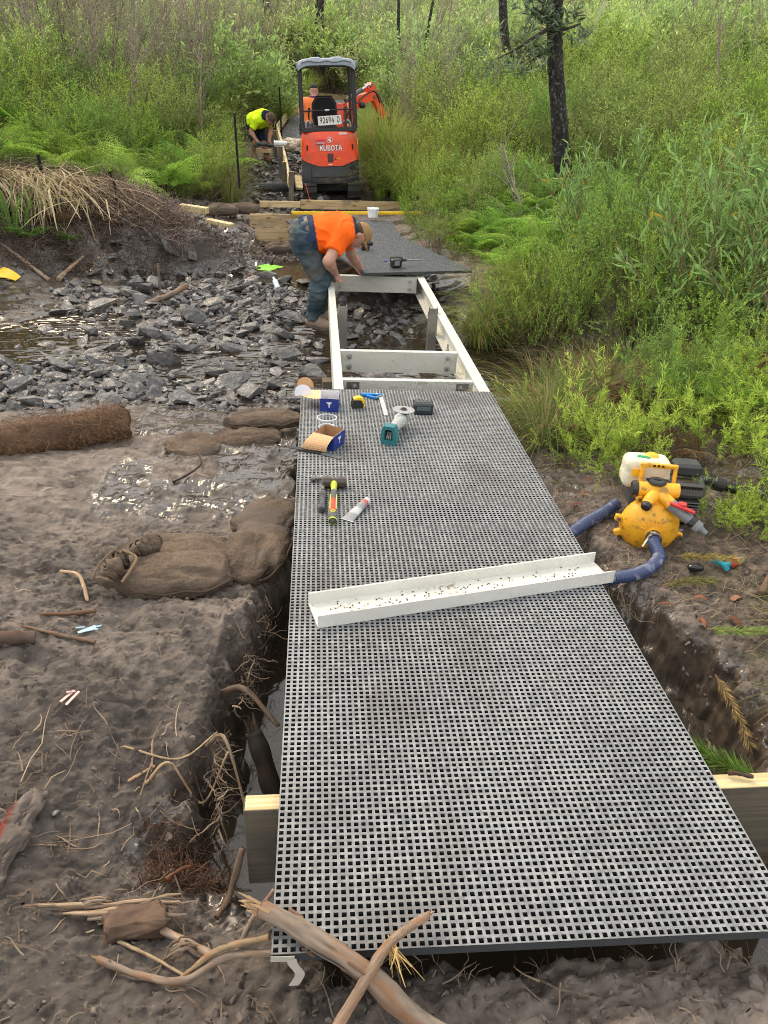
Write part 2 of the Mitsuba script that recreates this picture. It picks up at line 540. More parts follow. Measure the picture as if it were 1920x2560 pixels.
def denim_color(p, n, uv):
    f = mikit.fbm(p.x * 9, p.y * 9, p.z * 9, 3)
    w = mikit.noise(p.x * 300, p.y * 300, p.z * 300)
    return mikit.mix(mikit.mix((0.020, 0.038, 0.052), (0.085, 0.120, 0.140), mikit.smoothstep(0.25, 0.75, 0.7 * f + 0.3 * w)), (0.115, 0.10, 0.08), 0.7 * mikit.smoothstep(0.48, 0.70, mikit.fbm(p.x * 5 + 4, p.y * 5, p.z * 5, 3)))


B('denim', {'type': 'principled', 'base_color': mikit.proc(denim_color), 'roughness': 0.9, 'specular': 0.15, 'sheen': 0.4})


def gravel_color(p, n, uv):
    v = mikit.voronoi(p.x * 28, p.y * 28)
    return mikit.mix((0.05, 0.05, 0.052), (0.22, 0.22, 0.225), mikit.smoothstep(0.0, 1.0, 0.6 * v[2] + 0.4 * (1 - v[0])))


B('gravel', {'type': 'principled', 'base_color': mikit.proc(gravel_color), 'roughness': 0.8, 'specular': 0.3})


def wood_uv(V, axis):
    """uv in metres along a timber: u along the axis, v round it."""
    V = np.asarray(V)
    o = [k for k in range(3) if k != axis]
    return np.stack([V[:, axis], V[:, o[0]] + 0.73 * V[:, o[1]]], 1)
# ------------------------------------------------------------------ terrain
CTRL = np.array([
    (-3, -1, -.05), (-1.5, -.8, -.10), (-.5, -.8, -.12), (.6, -.8, -.14), (2, -.8, -.10), (4, -1, .0),
    (-2.5, 0, -.08), (-1.6, 0, -.10), (-1.2, 0, -.12), (-.5, -.12, -.14), (.3, -.12, -.15), (1.2, -.1, -.12), (2.5, 0, -.02),
    (-1.0, .52, -.36), (-1.3, .5, -.17), (-.95, .25, -.25), (-.70, .3, -.33), (-1.6, .5, -.12),
    (-1.3, 1.0, -.14), (-1.0, 1.2, -.14), (-.85, 1.4, -.15), (-2.5, 1.2, -.08), (-4, 1, .05),
    (-1, 1.9, -.22), (-.7, 2.0, -.21), (-2, 2.2, -.18), (-4, 2.5, 0),
    (-1, 2.8, -.25), (-.6, 2.8, -.24), (-2, 3, -.24), (-3.5, 3.3, -.10),
    (-.8, 3.6, -.30), (-1.2, 3.6, -.30), (-2, 3.7, -.33), (-3.5, 4, -.33),
    (-.9, 4.2, -.42), (-2, 4.4, -.45), (-3.5, 4.7, -.46),
    (-.8, 5.5, -.54), (-2, 5.5, -.51), (-3, 5.5, -.51), (-4.5, 6.2, -.57), (-3.6, 6.4, -.57), (-1.5, 6.5, -.50), (-.8, 7, -.49), (-2, 7.3, -.47), (-1, 8.3, -.47),
    (-1.2, 9.6, -.57), (-.6, 10, -.56), (-2, 8.2, -.43), (0, 5, -.57), (0, 6, -.56), (0, 7, -.51), (.3, 8, -.46), (0, 10, -.42), (0, 11, -.32), (0, 12.5, -.25),
    (-2.6, 8.9, -.42), (-2.0, 9.3, -.42), (-2.75, 9.35, .05), (-3.3, 8.8, -.30), (-3.3, 9.35, .18), (-3.3, 10, .30), (-2.1, 9.9, -.02), (-4.5, 9, .12), (-4.2, 8, -.25), (-5, 7.5, -.10), (-5, 10.5, .50), (-3.5, 10.8, .35), (-2.6, 10.3, 0),
    (-1.8, 10.4, -.36), (-1.5, 11.2, -.42), (-1.1, 11.2, -.46), (-2.3, 11.4, -.18), (-2.2, 12.2, -.15), (-3, 13, .0), (-1.4, 13, -.20), (-1.2, 14, -.12),
    (-.3, 14, -.07), (-.3, 15.5, .05), (.4, 14, -.06), (-1.7, 16.5, .22), (-1.7, 17.5, .30), (-2.5, 15, .10),
    (-.9, 17, .38), (-.7, 20, .75), (-.5, 24, 1.20), (-.2, 28, 1.52), (.5, 20, .8), (-1.8, 20, .6), (-1.6, 24, 1.2),
    (-5, 14, .35), (-8, 12, .6), (-8, 20, .9), (-12, 30, 2.2), (-20, 20, 1.5),
    (1, 2.2, -.20), (1.6, 2.2, -.16), (2.2, 1.5, -.10), (1.5, .8, -.20), (1.3, .3, -.20), (1, 3, -.22), (2.5, 3.2, 0), (1.2, 4, -.32), (2, 4.5, -.20), (3.5, 5, .10),
    (1.3, 5.5, -.56), (1.7, 5.8, -.53), (2.2, 6.3, -.15), (1.0, 6.6, -.51), (1.2, 7.2, -.25), (1.3, 8, -.10), (2, 8, .10), (1.3, 10, .0), (3, 10.5, .35), (1.5, 12.5, .05),
    (2, 15, .2), (6, 8, .5), (6, 14, 1.0), (10, 20, 1.8), (20, 15, 1.8), (20, 30, 3), (0, 45, 3.2), (-20, 45, 3.4), (20, 45, 4.2), (0, 90, 10), (-40, 90, 10), (40, 90, 10),
    (40, 40, 5), (-40, 40, 4), (-40, 0, 1), (40, 0, 1), (0, -20, 0), (-20, -20, .2), (20, -20, .3), (0, 140, 18), (-70, 140, 18), (70, 140, 18), (-70, 40, 6), (70, 40, 7)], float)
_rbf = RBFInterpolator(CTRL[:, :2], CTRL[:, 2], kernel='linear', smoothing=0.002)
TRENCH = Polygon([(-.50, .03), (-.60, .30), (-.68, .42), (-.80, .58), (-.83, .77), (-.79, 1.0), (-.77, 1.2), (-.74, 1.4), (-.71, 1.6), (-.67, 1.75), (-.57, 1.9), (-.5, 2.3), (-.5, 3.4), (-.62, 4.3),
                  (-.5, 4.8), (1.3, 4.7), (.85, 4.0), (.64, 3.0), (.68, 2.2), (.78, 1.8), (.86, 1.6), (.96, 1.4), (1.08, 1.2), (1.08, .9), (.98, .62), (.93, .5), (1.0, .3), (1.2, .04), (.8, -.01), (.4, .05), (.1, -.02), (-.2, .04)])
_tb = LineString(list(TRENCH.exterior.coords)).segmentize(0.02)
_tbt = cKDTree(np.array(_tb.coords))


def height(x, y, detail=True):
    """Ground height at (x, y)."""
    x, y = np.broadcast_arrays(np.asarray(x, float), np.asarray(y, float))
    sh = x.shape
    P = np.stack([x.ravel(), y.ravel()], 1)
    z = _rbf(P)
    P3 = np.concatenate([P, np.zeros((len(P), 1))], 1)
    far = sstep(15, 45, np.hypot(P[:, 0], P[:, 1]))
    z = z + far * 0.5 * n3(P3, 0.12, 5, 3)
    near = (P[:, 0] > -1.6) & (P[:, 0] < 2.0) & (P[:, 1] > -.7) & (P[:, 1] < 5.5)
    if near.any():
        q = P[near]
        d, _ = _tbt.query(q)
        ins = shapely.contains_xy(TRENCH, q[:, 0], q[:, 1])
        d = np.where(ins, d, -d) + 0.10 * n3(P3[near], 5.5, 11, 4) + 0.035 * n3(P3[near], 19, 12, 2)
        wd = sstep(.3, .8, q[:, 0])
        fy = sstep(.12, .55, q[:, 1])
        m = sstep(.01 - (.14 + .04 * wd) * fy, .14 - (.07 - .16 * wd) * fy, d)
        lip = np.exp(-(d + 0.07) ** 2 / 0.004) * 0.018
        floor = -0.70 + 0.06 * n3(P3[near], 4, 13, 3)
        z[near] = z[near] * (1 - m) + np.minimum(z[near], floor) * m + lip * (1 - m)
    if detail:
        r = np.hypot(P[:, 0], P[:, 1])
        front = sstep(.35, .0, P[:, 1]) * sstep(-.9, -.3, P[:, 0])
        creek = sstep(4.0, 4.8, P[:, 1]) * sstep(10.8, 9.0, P[:, 1]) * sstep(2.6, 1.6, np.abs(P[:, 0] + 1.2) - 2)
        a = 0.030 * n3(P3, 2.4, 1, 3) * (1 - .5 * creek) + 0.055 * creek * n3(P3, 1.7, 9, 3)
        a = a + (0.013 + 0.020 * front) * n3(P3, 9.0, 2, 3)
        a = a + (0.0045 + 0.013 * front) * n3(P3, 34.0, 3, 2) * sstep(9, 5, r)
        a = a * (1 - .62 * sstep(2.0, 2.6, P[:, 1]) * sstep(4.4, 3.9, P[:, 1]) * sstep(.9, .4, P[:, 0]))
        a = a + (.022 * np.abs(n3(P3, 11, 41, 2)) - .008 + .014 * np.abs(n3(P3, 24, 42, 2))) * sstep(11, 7, r) * (1 - .5 * creek) * (.60 + .9 * front) * (1 - .7 * sstep(2.1, 2.7, P[:, 1]) * sstep(4.4, 3.9, P[:, 1]))
        open_ = sstep(6.5, 4.5, r) * (1 - .6 * creek)
        a = a - open_ * sstep(2.9, 2.0, P[:, 1]) * (.009 * sstep(.16, .40, n3(P3 * np.array([1, 1.9, 1]), 15, 51, 3)) + .007 * sstep(.05, .5, n3(P3 * np.array([1, 1.4, 1]), 42, 52, 2)))
        a = a + open_ * .012 * sstep(.22, .5, n3(P3, 30, 53, 3))
        tk = P[:, 1] * .94 + P[:, 0] * .34 + .03 * n3(P3, 3.1, 61, 2)
        tm_ = sstep(-.05, .30, n3(P3 * np.array([.6, 1.3, 1]), 2.0, 62, 2)) * sstep(-.62, -.85, P[:, 0]) * sstep(.7, 1.1, P[:, 1]) * sstep(3.6, 3.0, P[:, 1])
        a = a + tm_ * .0065 * np.sin(2 * np.pi * tk / .052 + 5 * n3(P3, 6, 63, 2)) * (.4 + .6 * sstep(-.2, .3, n3(P3, 11, 64, 2)))
        bk = sstep(8.3, 9.0, P[:, 1]) * sstep(13.5, 12.0, P[:, 1]) * sstep(-.95, -1.4, P[:, 0])
        a = a + bk * (.07 * n3(P3, 3.3, 71, 3) + .05 * np.abs(n3(P3, 7.5, 72, 3)))
        # tyre and boot marks pressed into the open mud
        mudm = sstep(-.55, -.75, P[:, 0]) * sstep(.3, 1.0, P[:, 1]) * sstep(4.2, 3.4, P[:, 1])
        a = a - mudm * 0.018 * np.clip(n3(P3 * np.array([1.0, 2.2, 1]), 5.5, 21, 2) - 0.12, 0, .4) / .3
        z = z + a
    return z.reshape(sh)


def axis(segments):
    out = [segments[0][0]]
    for a, b, n in segments:
        out += list(np.linspace(a, b, n + 1)[1:])
    return np.array(out)


gx = np.concatenate([-np.geomspace(75, 6.2, 46), np.linspace(-6, -2.6, 86)[:-1], np.linspace(-2.6, -1.75, 60)[:-1], np.linspace(-1.75, -.45, 180)[:-1], np.linspace(-.45, .75, 80)[:-1], np.linspace(.75, 1.5, 90)[:-1], np.linspace(1.5, 2.2, 45), np.linspace(2.2, 6, 86)[1:], np.geomspace(6.2, 75, 46)])
gy = np.concatenate([-np.geomspace(22, 1.05, 14), np.linspace(-1.0, -.6, 20)[:-1], np.linspace(-.6, 2.2, 370)[:-1], np.linspace(2.2, 2.6, 32)[:-1], np.linspace(2.6, 7, 190)[:-1], np.linspace(7, 15, 150)[:-1], np.geomspace(15, 140, 90)])
GX, GY = np.meshgrid(gx, gy)
GZ = height(GX, GY)
_i, _j = np.meshgrid(np.arange(len(gy) - 1), np.arange(len(gx) - 1), indexing='ij')
_n = len(gx)
_q = np.stack([_i * _n + _j, _i * _n + _j + 1, (_i + 1) * _n + _j + 1, (_i + 1) * _n + _j], -1).reshape(-1, 4)
put('ground', (np.stack([GX, GY, GZ], -1).reshape(-1, 3), np.vstack([_q[:, :3], _q[:, [0, 2, 3]]])), 'mud', smooth=True)
labels['ground'] = {'label': 'churned grey brown mud and peat sloping to the creek', 'category': 'ground', 'kind': 'structure'}
_hi = RegularGridInterpolator((gy, gx), GZ, bounds_error=False, fill_value=0.0)


def H(x, y):
    """Height of the ground mesh."""
    return _hi(np.stack(np.broadcast_arrays(np.asarray(y, float), np.asarray(x, float)), -1))


def Hs(x, y):
    return float(H(x, y))


WATER = -0.50
wx, wy = np.meshgrid(np.linspace(-7, 3.2, 60), np.linspace(-.3, 11.2, 70))
_i, _j = np.meshgrid(np.arange(69), np.arange(59), indexing='ij')
_q = np.stack([_i * 60 + _j, _i * 60 + _j + 1, (_i + 1) * 60 + _j + 1, (_i + 1) * 60 + _j], -1).reshape(-1, 4)
put('creek_water', (np.stack([wx, wy, 0 * wx + WATER], -1).reshape(-1, 3), _q), 'water', smooth=True)
labels['creek_water'] = {'label': 'shallow brown creek water running between stones', 'category': 'water', 'kind': 'structure'}
# ------------------------------------------------------------------ the walkway
def grating(nx, ny, p, depth, chop=None):
    """A moulded grating sheet: a plate of square cells with tapered holes; top at z = 0, near left corner at the origin."""
    hb = 0.30 * p                      # half a hole at the top
    X, Y = np.meshgrid((np.arange(nx) + .5) * p, (np.arange(ny) + .5) * p)
    c = np.stack([X.ravel(), Y.ravel()], 1)
    o = np.array([(-1, -1), (1, -1), (1, 1), (-1, 1)], float)
    k = len(c)
    out = np.concatenate([c[:, None] + o * p / 2, np.zeros((k, 4, 1))], 2)
    ins = np.concatenate([c[:, None] + o * hb, np.zeros((k, 4, 1))], 2)
    low = np.concatenate([c[:, None] + o * hb * 1.12, np.full((k, 4, 1), -depth)], 2)
    V = np.concatenate([out, ins, ins, low], 1).reshape(-1, 3)      # 16 per cell
    b = np.arange(k)[:, None] * 16
    F = []
    for a in range(4):
        e = (a + 1) % 4
        F += [b + np.array([[a, e, 4 + e]]), b + np.array([[a, 4 + e, 4 + a]]), b + np.array([[8 + e, 8 + a, 12 + a]]), b + np.array([[8 + e, 12 + a, 12 + e]])]
    W, L = nx * p, ny * p
    n = len(V)
    R = np.array([(0, 0, 0), (W, 0, 0), (W, L, 0), (0, L, 0), (0, 0, -depth), (W, 0, -depth), (W, L, -depth), (0, L, -depth)], float)
    for a in range(4):
        e = (a + 1) % 4
        q = np.array([R[a], R[e], R[4 + e], R[4 + a]])
        V = np.vstack([V, q])
        F += [np.array([[n, n + 2, n + 1], [n, n + 3, n + 2]])]
        n += 4
    return V, np.vstack(F)


PITCH = 1.22 / 64
_gm = grating(64, 192, PITCH, 0.027)
_gply = mikit.ply(_gm, 'grating')
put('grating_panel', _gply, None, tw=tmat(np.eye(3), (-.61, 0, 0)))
tag('grating_panel', 'grey moulded grating panel in the foreground with tools lying on it', 'grating')
put('grating_panel', mikit.ply(grating(64, 142, PITCH, 0.027), 'clean_grating'), None, tw=tmat(np.eye(3), (-.61, 8.50, -.002)))
tag('grating_panel_001', 'far grating panel fixed in line, half under the loose sheet', 'grating')
# the loose sheet lies askew on the far panel
put('grating_panel', mikit.ply(_gm, 'clean_grating'), None, tw=tmat(rotm(0.0, 0, 15.0), (-.015, 7.15, .030)))
tag('grating_panel_002', 'loose grating sheet lying askew in front of the bending worker', 'grating')


def timber(L, w, h, mat, ch=0.002):
    """A timber along x from 0 to L, centred in y and z, with its uv."""
    m = MB().box((L / 2, 0, 0), (L, w, h), None, ch)
    V, F, _ = m.get()
    # own vertices per face so that uv can differ on ends
    T = V[F].reshape(-1, 3)
    n = np.cross(V[F][:, 1] - V[F][:, 0], V[F][:, 2] - V[F][:, 0])
    k = np.repeat(np.abs(n).argmax(1), 3)
    uv = np.where((k == 0)[:, None], np.stack([T[:, 1] * .3, T[:, 2]], 1), np.where((k == 1)[:, None], T[:, [0, 2]], T[:, [0, 1]]))
    return T, np.arange(len(T)).reshape(-1, 3), uv


def put_timber(name, parent, p0, p1, w, h, mat, up=(0, 0, 1), seed=0.0, label=None):
    p0, p1 = np.asarray(p0, float), np.asarray(p1, float)
    d = p1 - p0
    L = np.linalg.norm(d)
    d /= L
    s = np.cross(up, d)
    s /= np.linalg.norm(s)
    u = np.cross(d, s)
    V, F, uv = timber(L, w, h, mat)
    return put(name, (V @ np.stack([d, s, u], 1).T + p0, F), mat, parent, uv=uv + seed * np.array([1.7, .61]), label=label)


def i_beam(L, w, h, t=0.009, kind='C'):
    """Channel (open to +y) or I section along x."""
    if kind == 'C':
        s = [(0, -h / 2), (w, -h / 2), (w, -h / 2 + t), (t, -h / 2 + t), (t, h / 2 - t), (w, h / 2 - t), (w, h / 2), (0, h / 2)]
    else:
        a, b = w / 2, t / 2
        s = [(-a, -h / 2), (a, -h / 2), (a, -h / 2 + t), (b, -h / 2 + t), (b, h / 2 - t), (a, h / 2 - t), (a, h / 2), (-a, h / 2), (-a, h / 2 - t), (-b, h / 2 - t), (-b, -h / 2 + t), (-a, -h / 2 + t)]
    return MB().prism(s, L, np.array([[0, 0, 1], [1, 0, 0], [0, 1, 0]], float))


def bolt(mb, c, r=0.011, axis=(0, -1, 0), washer=0.02):
    c, a = np.asarray(c, float), np.asarray(axis, float)
    mb.cyl(c, c + a * .004, washer, sides=16, color=(.55, .56, .57))
    mb.cyl(c + a * .004, c + a * .013, r, sides=6, color=(.42, .42, .42))
    mb.cyl(c + a * .013, c + a * .024, r * .5, sides=8, color=(.3, .3, .3))
    return mb


fr = thing('walkway_frame', 'cream fibreglass walkway frame bolted together over the creek', 'walkway frame')
SD = 0.20
for x0, x1 in ((-.40, -.34), (.55, .625)):
    m = MB()
    # an I section along y
    w = x1 - x0
    V, F, _ = i_beam(10.7, w, SD, .010, 'C' if x0 < 0 else 'C').get()
    Ry = np.array([[0, 1 if x0 < 0 else -1, 0], [1, 0, 0], [0, 0, 1]], float)
    V = V @ Ry.T + np.array([x0 if x0 < 0 else x1, .30, -.0275 - SD / 2])
    put('stringer', (V, F), 'cream_frp', fr)
for y, top, d in ((3.93, -.030, .150), (4.60, -.033, .160), (7.30, -.031, .165)):
    V, F, _ = i_beam(.885, .05, d, .009, 'C').get()
    V = V + np.array([-.338, y, top - d / 2])
    cb = put('cross_beam', (V, F), 'cream_frp', fr)
    for bx in (-.27, .475):
        m = MB()
        if y < 4:
            m.box((bx, y - .004, top - .065), (.085, .007, .115), None, .002, (.40, .38, .34))
            bolt(m, (bx + (.012 if bx < 0 else -.012), y - .008, top - .045))
            put('bracket', m, 'vc_metal', cb)
        else:
            for dz in (-.042, -.122):
                m = MB()
                bolt(m, (bx, y - .001, top + dz), .011, washer=.021)
                put('bolt', m, 'vc_metal', cb)
# stainless posts standing in the creek, bolted to the stringers
for x, s in ((-.285, 1), (.52, -1)):
    V, F, _ = i_beam(.80, .07, .075, .006, 'C').get()
    V = V @ np.array([[0, 0, -1], [0, 1, 0], [1, 0, 0]], float).T
    V = V @ rotm(0, 0, 0 if s > 0 else 0).T + np.array([x, 5.75, -.78])
    st = put('steel_post', (V, F), 'steel', fr)
    m = MB().box((x + s * .012, 5.82, -.40), (.062, .006, .75), None, .001)
    put('cleat', m, 'steel', st)
# threaded rod standing by the right stringer
put('threaded_rod', MB((.5, .5, .5)).cyl((.50, 4.78, -.2), (.50, 4.78, -.015), .008, sides=10).cyl((.50, 4.78, -.075), (.50, 4.78, -.06), .016, sides=6), 'vc_metal', fr)

# heavy bearers under the near panel
bw = thing('timber_bearer', 'thick sawn timber bearer under the near end of the deck, pale end showing left', 'timber')
put_timber('plank', bw, (-.705, .445, -.19), (.95, .455, -.165), .05, .30, 'weathered_timber', seed=3)
put_timber('top_face', bw, (-.703, .445, -.0385), (.949, .455, -.0135), .049, .004, 'fresh_timber', seed=5)
# the pair of bearers below the third panel's cross beam
b2 = thing('timber_sleeper', 'old timber sleeper end lying in the water under the walkway frame', 'timber')
put_timber('beam', b2, (-.47, 4.72, -.40), (.46, 4.74, -.40), .11, .20, 'weathered_timber', seed=7)

# white channel offcut lying across the deck
ch = thing('channel_section', 'off white fibreglass channel lying across the deck, speckled with dirt', 'channel')
P0, P1 = np.array([-.525, 1.235, .001]), np.array([.64, 1.515, .001])
d = P1 - P0
L = np.linalg.norm(d)
V, F, _ = i_beam(L, .052, .150, .007, 'C').get()
V = V @ np.array([[1, 0, 0], [0, 0, -1], [0, 1, 0]], float).T      # flanges up
D = d / L
V = V @ np.stack([D, np.cross((0, 0, 1), D), (0, 0, 1)], 1).T + P0 + np.array([0, 0, .0005])


def channel_color(p, n, uv):
    s = mikit.smoothstep(0.62, 0.70, mikit.fbm(p.x * 95, p.y * 95, p.z * 95, 2)) * mikit.smoothstep(0.35, 0.62, mikit.fbm(p.x * 5, p.y * 5, 2.0, 2)) * mikit.smoothstep(0.6, 0.9, n.z)
    col = mikit.mix((0.52, 0.52, 0.475), (0.62, 0.62, 0.575), mikit.fbm(p.x * 8, p.y * 8, p.z * 12, 2))
    return mikit.mix(col, (0.24, 0.16, 0.10), 0.85 * s)


B('channel_frp', {'type': 'principled', 'base_color': mikit.proc(channel_color), 'roughness': 0.4, 'specular': 0.45})
put('channel', (V, F), 'channel_frp', ch)
rng = np.random.default_rng(5)
m = MB((.05, .035, .025))
for k in range(170):
    u, v = rng.uniform(.05, .97), rng.normal(0, .035)
    if abs(v) > .062:
        continue
    q = P0 + d * u + np.cross((0, 0, 1), D) * v
    m.box(q + (0, 0, .0095), rng.uniform(.0015, .006, 3) * (1.4, 1, .7), rotm(0, 0, rng.uniform(0, 180)), .0005, rng.uniform(.5, 1.6) * np.array([.06, .042, .03]))
k = put('dirt_specks', m, 'vc_matte', ch)
labels[k] = {'kind': 'stuff'}
# ------------------------------------------------------------------ broken stones, sandbags, coir log
rng = np.random.default_rng(11)


def rock_mesh(rng, n=13):
    d = rng.normal(size=(n, 3))
    d /= np.linalg.norm(d, axis=1, keepdims=True)
    d *= rng.uniform(.78, 1.0, (n, 1))
    d *= np.array([1.0, rng.uniform(.6, .9), rng.uniform(.36, .62)])
    hull = ConvexHull(d)
    f = hull.simplices.copy()
    nn = np.cross(d[f[:, 1]] - d[f[:, 0]], d[f[:, 2]] - d[f[:, 0]])
    flip = (nn * (d[f].mean(1) - d.mean(0))).sum(1) < 0
    f[flip] = f[flip][:, ::-1]
    return d, f


ROCKS = [mikit.ply(rock_mesh(rng, int(rng.integers(11, 17))), 'rock') for _ in range(16)]
ROCKV = [rock_mesh(np.random.default_rng(900 + k), 9) for k in range(12)]
CREEK = [([(-2.15, 6.5), (-1.1, 7.05), (-.72, 5.9), (-.85, 4.9), (-1.25, 4.5), (-1.9, 4.55), (-2.5, 4.45), (-2.55, 5.35)], 1.0),
         ([(-3.6, 6.1), (-2.85, 6.05), (-2.62, 5.3), (-2.5, 4.45), (-2.9, 4.2), (-3.8, 4.6)], 1.0),
         ([(-2.4, 7.6), (-1.75, 9.0), (-.80, 8.9), (-.50, 6.9), (-1.11, 7.0), (-1.85, 6.45)], 1.0),
         ([(-3.5, 8.4), (-2.4, 8.0), (-2.3, 7.2), (-3.05, 7.2)], .7),
         ([(-.55, 7.9), (.9, 7.9), (.9, 6.6), (-.3, 6.3)], .45),
         ([(-.85, 4.9), (-.5, 5.6), (-.62, 6.8), (-.3, 6.9), (-.35, 5.0), (-.6, 4.4)], .25)]
polys = [(Polygon(p), d) for p, d in CREEK]
cand = rng.uniform((-4.2, 4.1), (1.0, 9.4), (26000, 2))
dens = np.zeros(len(cand))
for pg, dd in polys:
    dens = np.maximum(dens, dd * shapely.contains_xy(pg, cand[:, 0], cand[:, 1]))
cand = cand[rng.uniform(size=len(cand)) < np.maximum(dens, .07 * (np.abs(cand[:, 0] + 1.6) < 1.6) * (cand[:, 1] > 4.5))]
placed, rad = np.zeros((0, 2)), np.zeros(0)
for q in cand:
    r = float(np.clip(rng.lognormal(-2.22, .42), .05, .21))
    if len(placed) and (np.hypot(*(placed - q).T) < .68 * (rad + r)).any():
        continue
    if -.45 < q[0] < -.30 or .5 < q[0] < .66 and q[1] < 7.3:
        continue
    placed, rad = np.vstack([placed, q]), np.append(rad, r)
# the two boots of the man in the creek stand clear of the stones
clear = (np.hypot(placed[:, 0] + .50, placed[:, 1] - 6.80) > .22)
placed, rad = placed[clear], rad[clear]
size_px = rad / np.hypot(placed[:, 0] + .5, placed[:, 1] + 1.0)
order = np.argsort(-size_px)


def set_rock(q, r, name, label, group, lift=0.22, tilt=18):
    k = int(rng.integers(len(ROCKS)))
    R = rotm(rng.normal(0, tilt), rng.normal(0, tilt), rng.uniform(0, 360)) @ np.diag([r, r, r * rng.uniform(.6, 1.0)])
    z = max(Hs(*q), WATER - .05) + r * lift
    key = put(name, ROCKS[k], None, tw=tmat(R, (q[0], q[1], z)))
    return tag(key, label, 'stone', group)


for i in order[:270]:
    set_rock(placed[i], rad[i], 'broken_stone', 'angular dark grey broken stone lying in the shallow creek', 'broken stones in the creek')


def rock_stuff(name, pts, rads, label, lift=.2):
    m = MB((.2, .2, .2))
    for q, r in zip(pts, rads):
        V, F = ROCKV[int(rng.integers(len(ROCKV)))]
        R = rotm(rng.normal(0, 18), rng.normal(0, 18), rng.uniform(0, 360)) * r
        m.add(V @ R.T + (q[0], q[1], max(Hs(*q), WATER - .04) + r * lift), F)
    V, F, _ = m.get()
    put(name, (V, F), 'rock')
    tag(name, label, 'stones', kind='stuff')


small = rng.uniform((-4.0, 4.1), (.9, 9.3), (4200, 2))
dn = np.zeros(len(small))
for pg, dd in polys:
    dn = np.maximum(dn, dd * shapely.contains_xy(pg.buffer(.12), small[:, 0], small[:, 1]))
small = small[rng.uniform(size=len(small)) < np.maximum(dn, .10)]
rest = order[270:]
rock_stuff('stone_rubble', np.vstack([placed[rest], small]), np.concatenate([rad[rest], rng.uniform(.018, .060, len(small))]), 'small grey stone rubble filling the creek bed between bigger stones')

# rock fill beside the far path
FILL = Polygon([(-1.30, 13.1), (-.35, 13.4), (-.3, 15), (-.55, 18.0), (-1.25, 18.3), (-1.3, 17.2), (-1.8, 17.3), (-2.15, 16.5), (-1.95, 14.6), (-1.6, 13.8)])
fp = rng.uniform((-2.3, 13.0), (-.2, 18.4), (4200, 2))
fp = fp[shapely.contains_xy(FILL, fp[:, 0], fp[:, 1])]
P2, R2 = np.zeros((0, 2)), np.zeros(0)
for q in fp:
    r = float(np.clip(rng.lognormal(-2.35, .30), .05, .16))
    if len(P2) and (np.hypot(*(P2 - q).T) < .62 * (R2 + r)).any():
        continue
    P2, R2 = np.vstack([P2, q]), np.append(R2, r)
o2 = np.argsort(-R2 / P2[:, 1])
for i in o2[:150]:
    set_rock(P2[i], R2[i], 'fill_rock', 'grey rock in the loose fill beside the timber edging', 'rocks in the fill by the path', .45, 25)
rock_stuff('rock_fill', np.vstack([P2[o2[150:]], fp[:700]]), np.concatenate([R2[o2[150:]], rng.uniform(.03, .07, 700)]), 'loose grey rock fill packed between the larger rocks', .4)


def superell(L, W, Hh, e=2.6, n=44, m=96, seed=0, amp=.02, wr=.006):
    """A sack: a soft cushion with folds, resting at z = 0."""
    th = np.linspace(-np.pi / 2, np.pi / 2, n)
    ph = np.arange(m) * 2 * np.pi / m
    TH, PH = np.meshgrid(th, ph, indexing='ij')
    def pw(v, k):
        return np.sign(v) * np.abs(v) ** k
    a = 2 / e
    V = np.stack([pw(np.cos(TH), .75) * pw(np.cos(PH), a) * L / 2, pw(np.cos(TH), .75) * pw(np.sin(PH), a) * W / 2, pw(np.sin(TH), .9) * Hh / 2], -1).reshape(-1, 3)
    N = V / (np.array([L, W, Hh]) / 2) ** 2
    N /= np.linalg.norm(N, axis=1, keepdims=True) + 1e-9
    d = amp * 1.35 * n3(V, 5.5, seed, 3) - .020 * sstep(.2, .6, n3(V * np.array([.5, 1, 1]), 11, seed + 9, 2)) * (e < 4) + wr * 1.6 * np.sin(V[:, 0] * 60 + 14 * n3(V, 6, seed + 3, 2)) * sstep(.25, .48, np.abs(V[:, 0]) / L) + .006 * n3(V, 30, seed + 5, 3) - .010 * (1 - np.abs(n3(V * np.array([.6, 1, 1]), 7, seed + 12, 2))) ** 6 * (e < 4)
    V = V + N * d[:, None]
    V[:, 2] = np.maximum(V[:, 2], -Hh * .38)
    i, j = np.meshgrid(np.arange(n - 1), np.arange(m), indexing='ij')
    F = np.stack([i * m + j, i * m + (j + 1) % m, (i + 1) * m + (j + 1) % m, (i + 1) * m + j], -1).reshape(-1, 4)
    return V, np.vstack([F[:, :3], F[:, [0, 2, 3]]])


def sack(c, L, W, Hh, rz, label, seed, group=None, e=2.6, amp=.02, rx=0, ry=0, parts=True):
    V, F = superell(L, W, Hh, e, seed=seed, amp=amp)
    R = rotm(rx, ry, rz)
    k = put('sandbag', (V @ R.T + np.array(c), F), 'hessian', smooth=True)
    tag(k, label, 'sandbag', group)
    if parts:      # the sewn seam along its side
        s = np.linspace(-.46, .46, 30) * L
        y = -W / 2 * (1 - np.abs(2 * s / L) ** e) ** (1 / e) - .004
        put('seam', MB((.075, .055, .04)).tube(np.stack([s, y, .01 + .006 * np.sin(s * 40)], 1) @ R.T + np.array(c), .005, 6), 'vc_cloth', k)
    return k


sack((-1.10, 1.76, -.165), .48, .29, .185, 6, 'fat brown hessian sandbag in front of the tied sack neck, its end towards the deck', 3)
kb = sack((-1.14, 1.93, -.18), .54, .30, .145, -3, 'brown hessian sandbag with a tied bunched neck, lying behind a fat sandbag', 8)
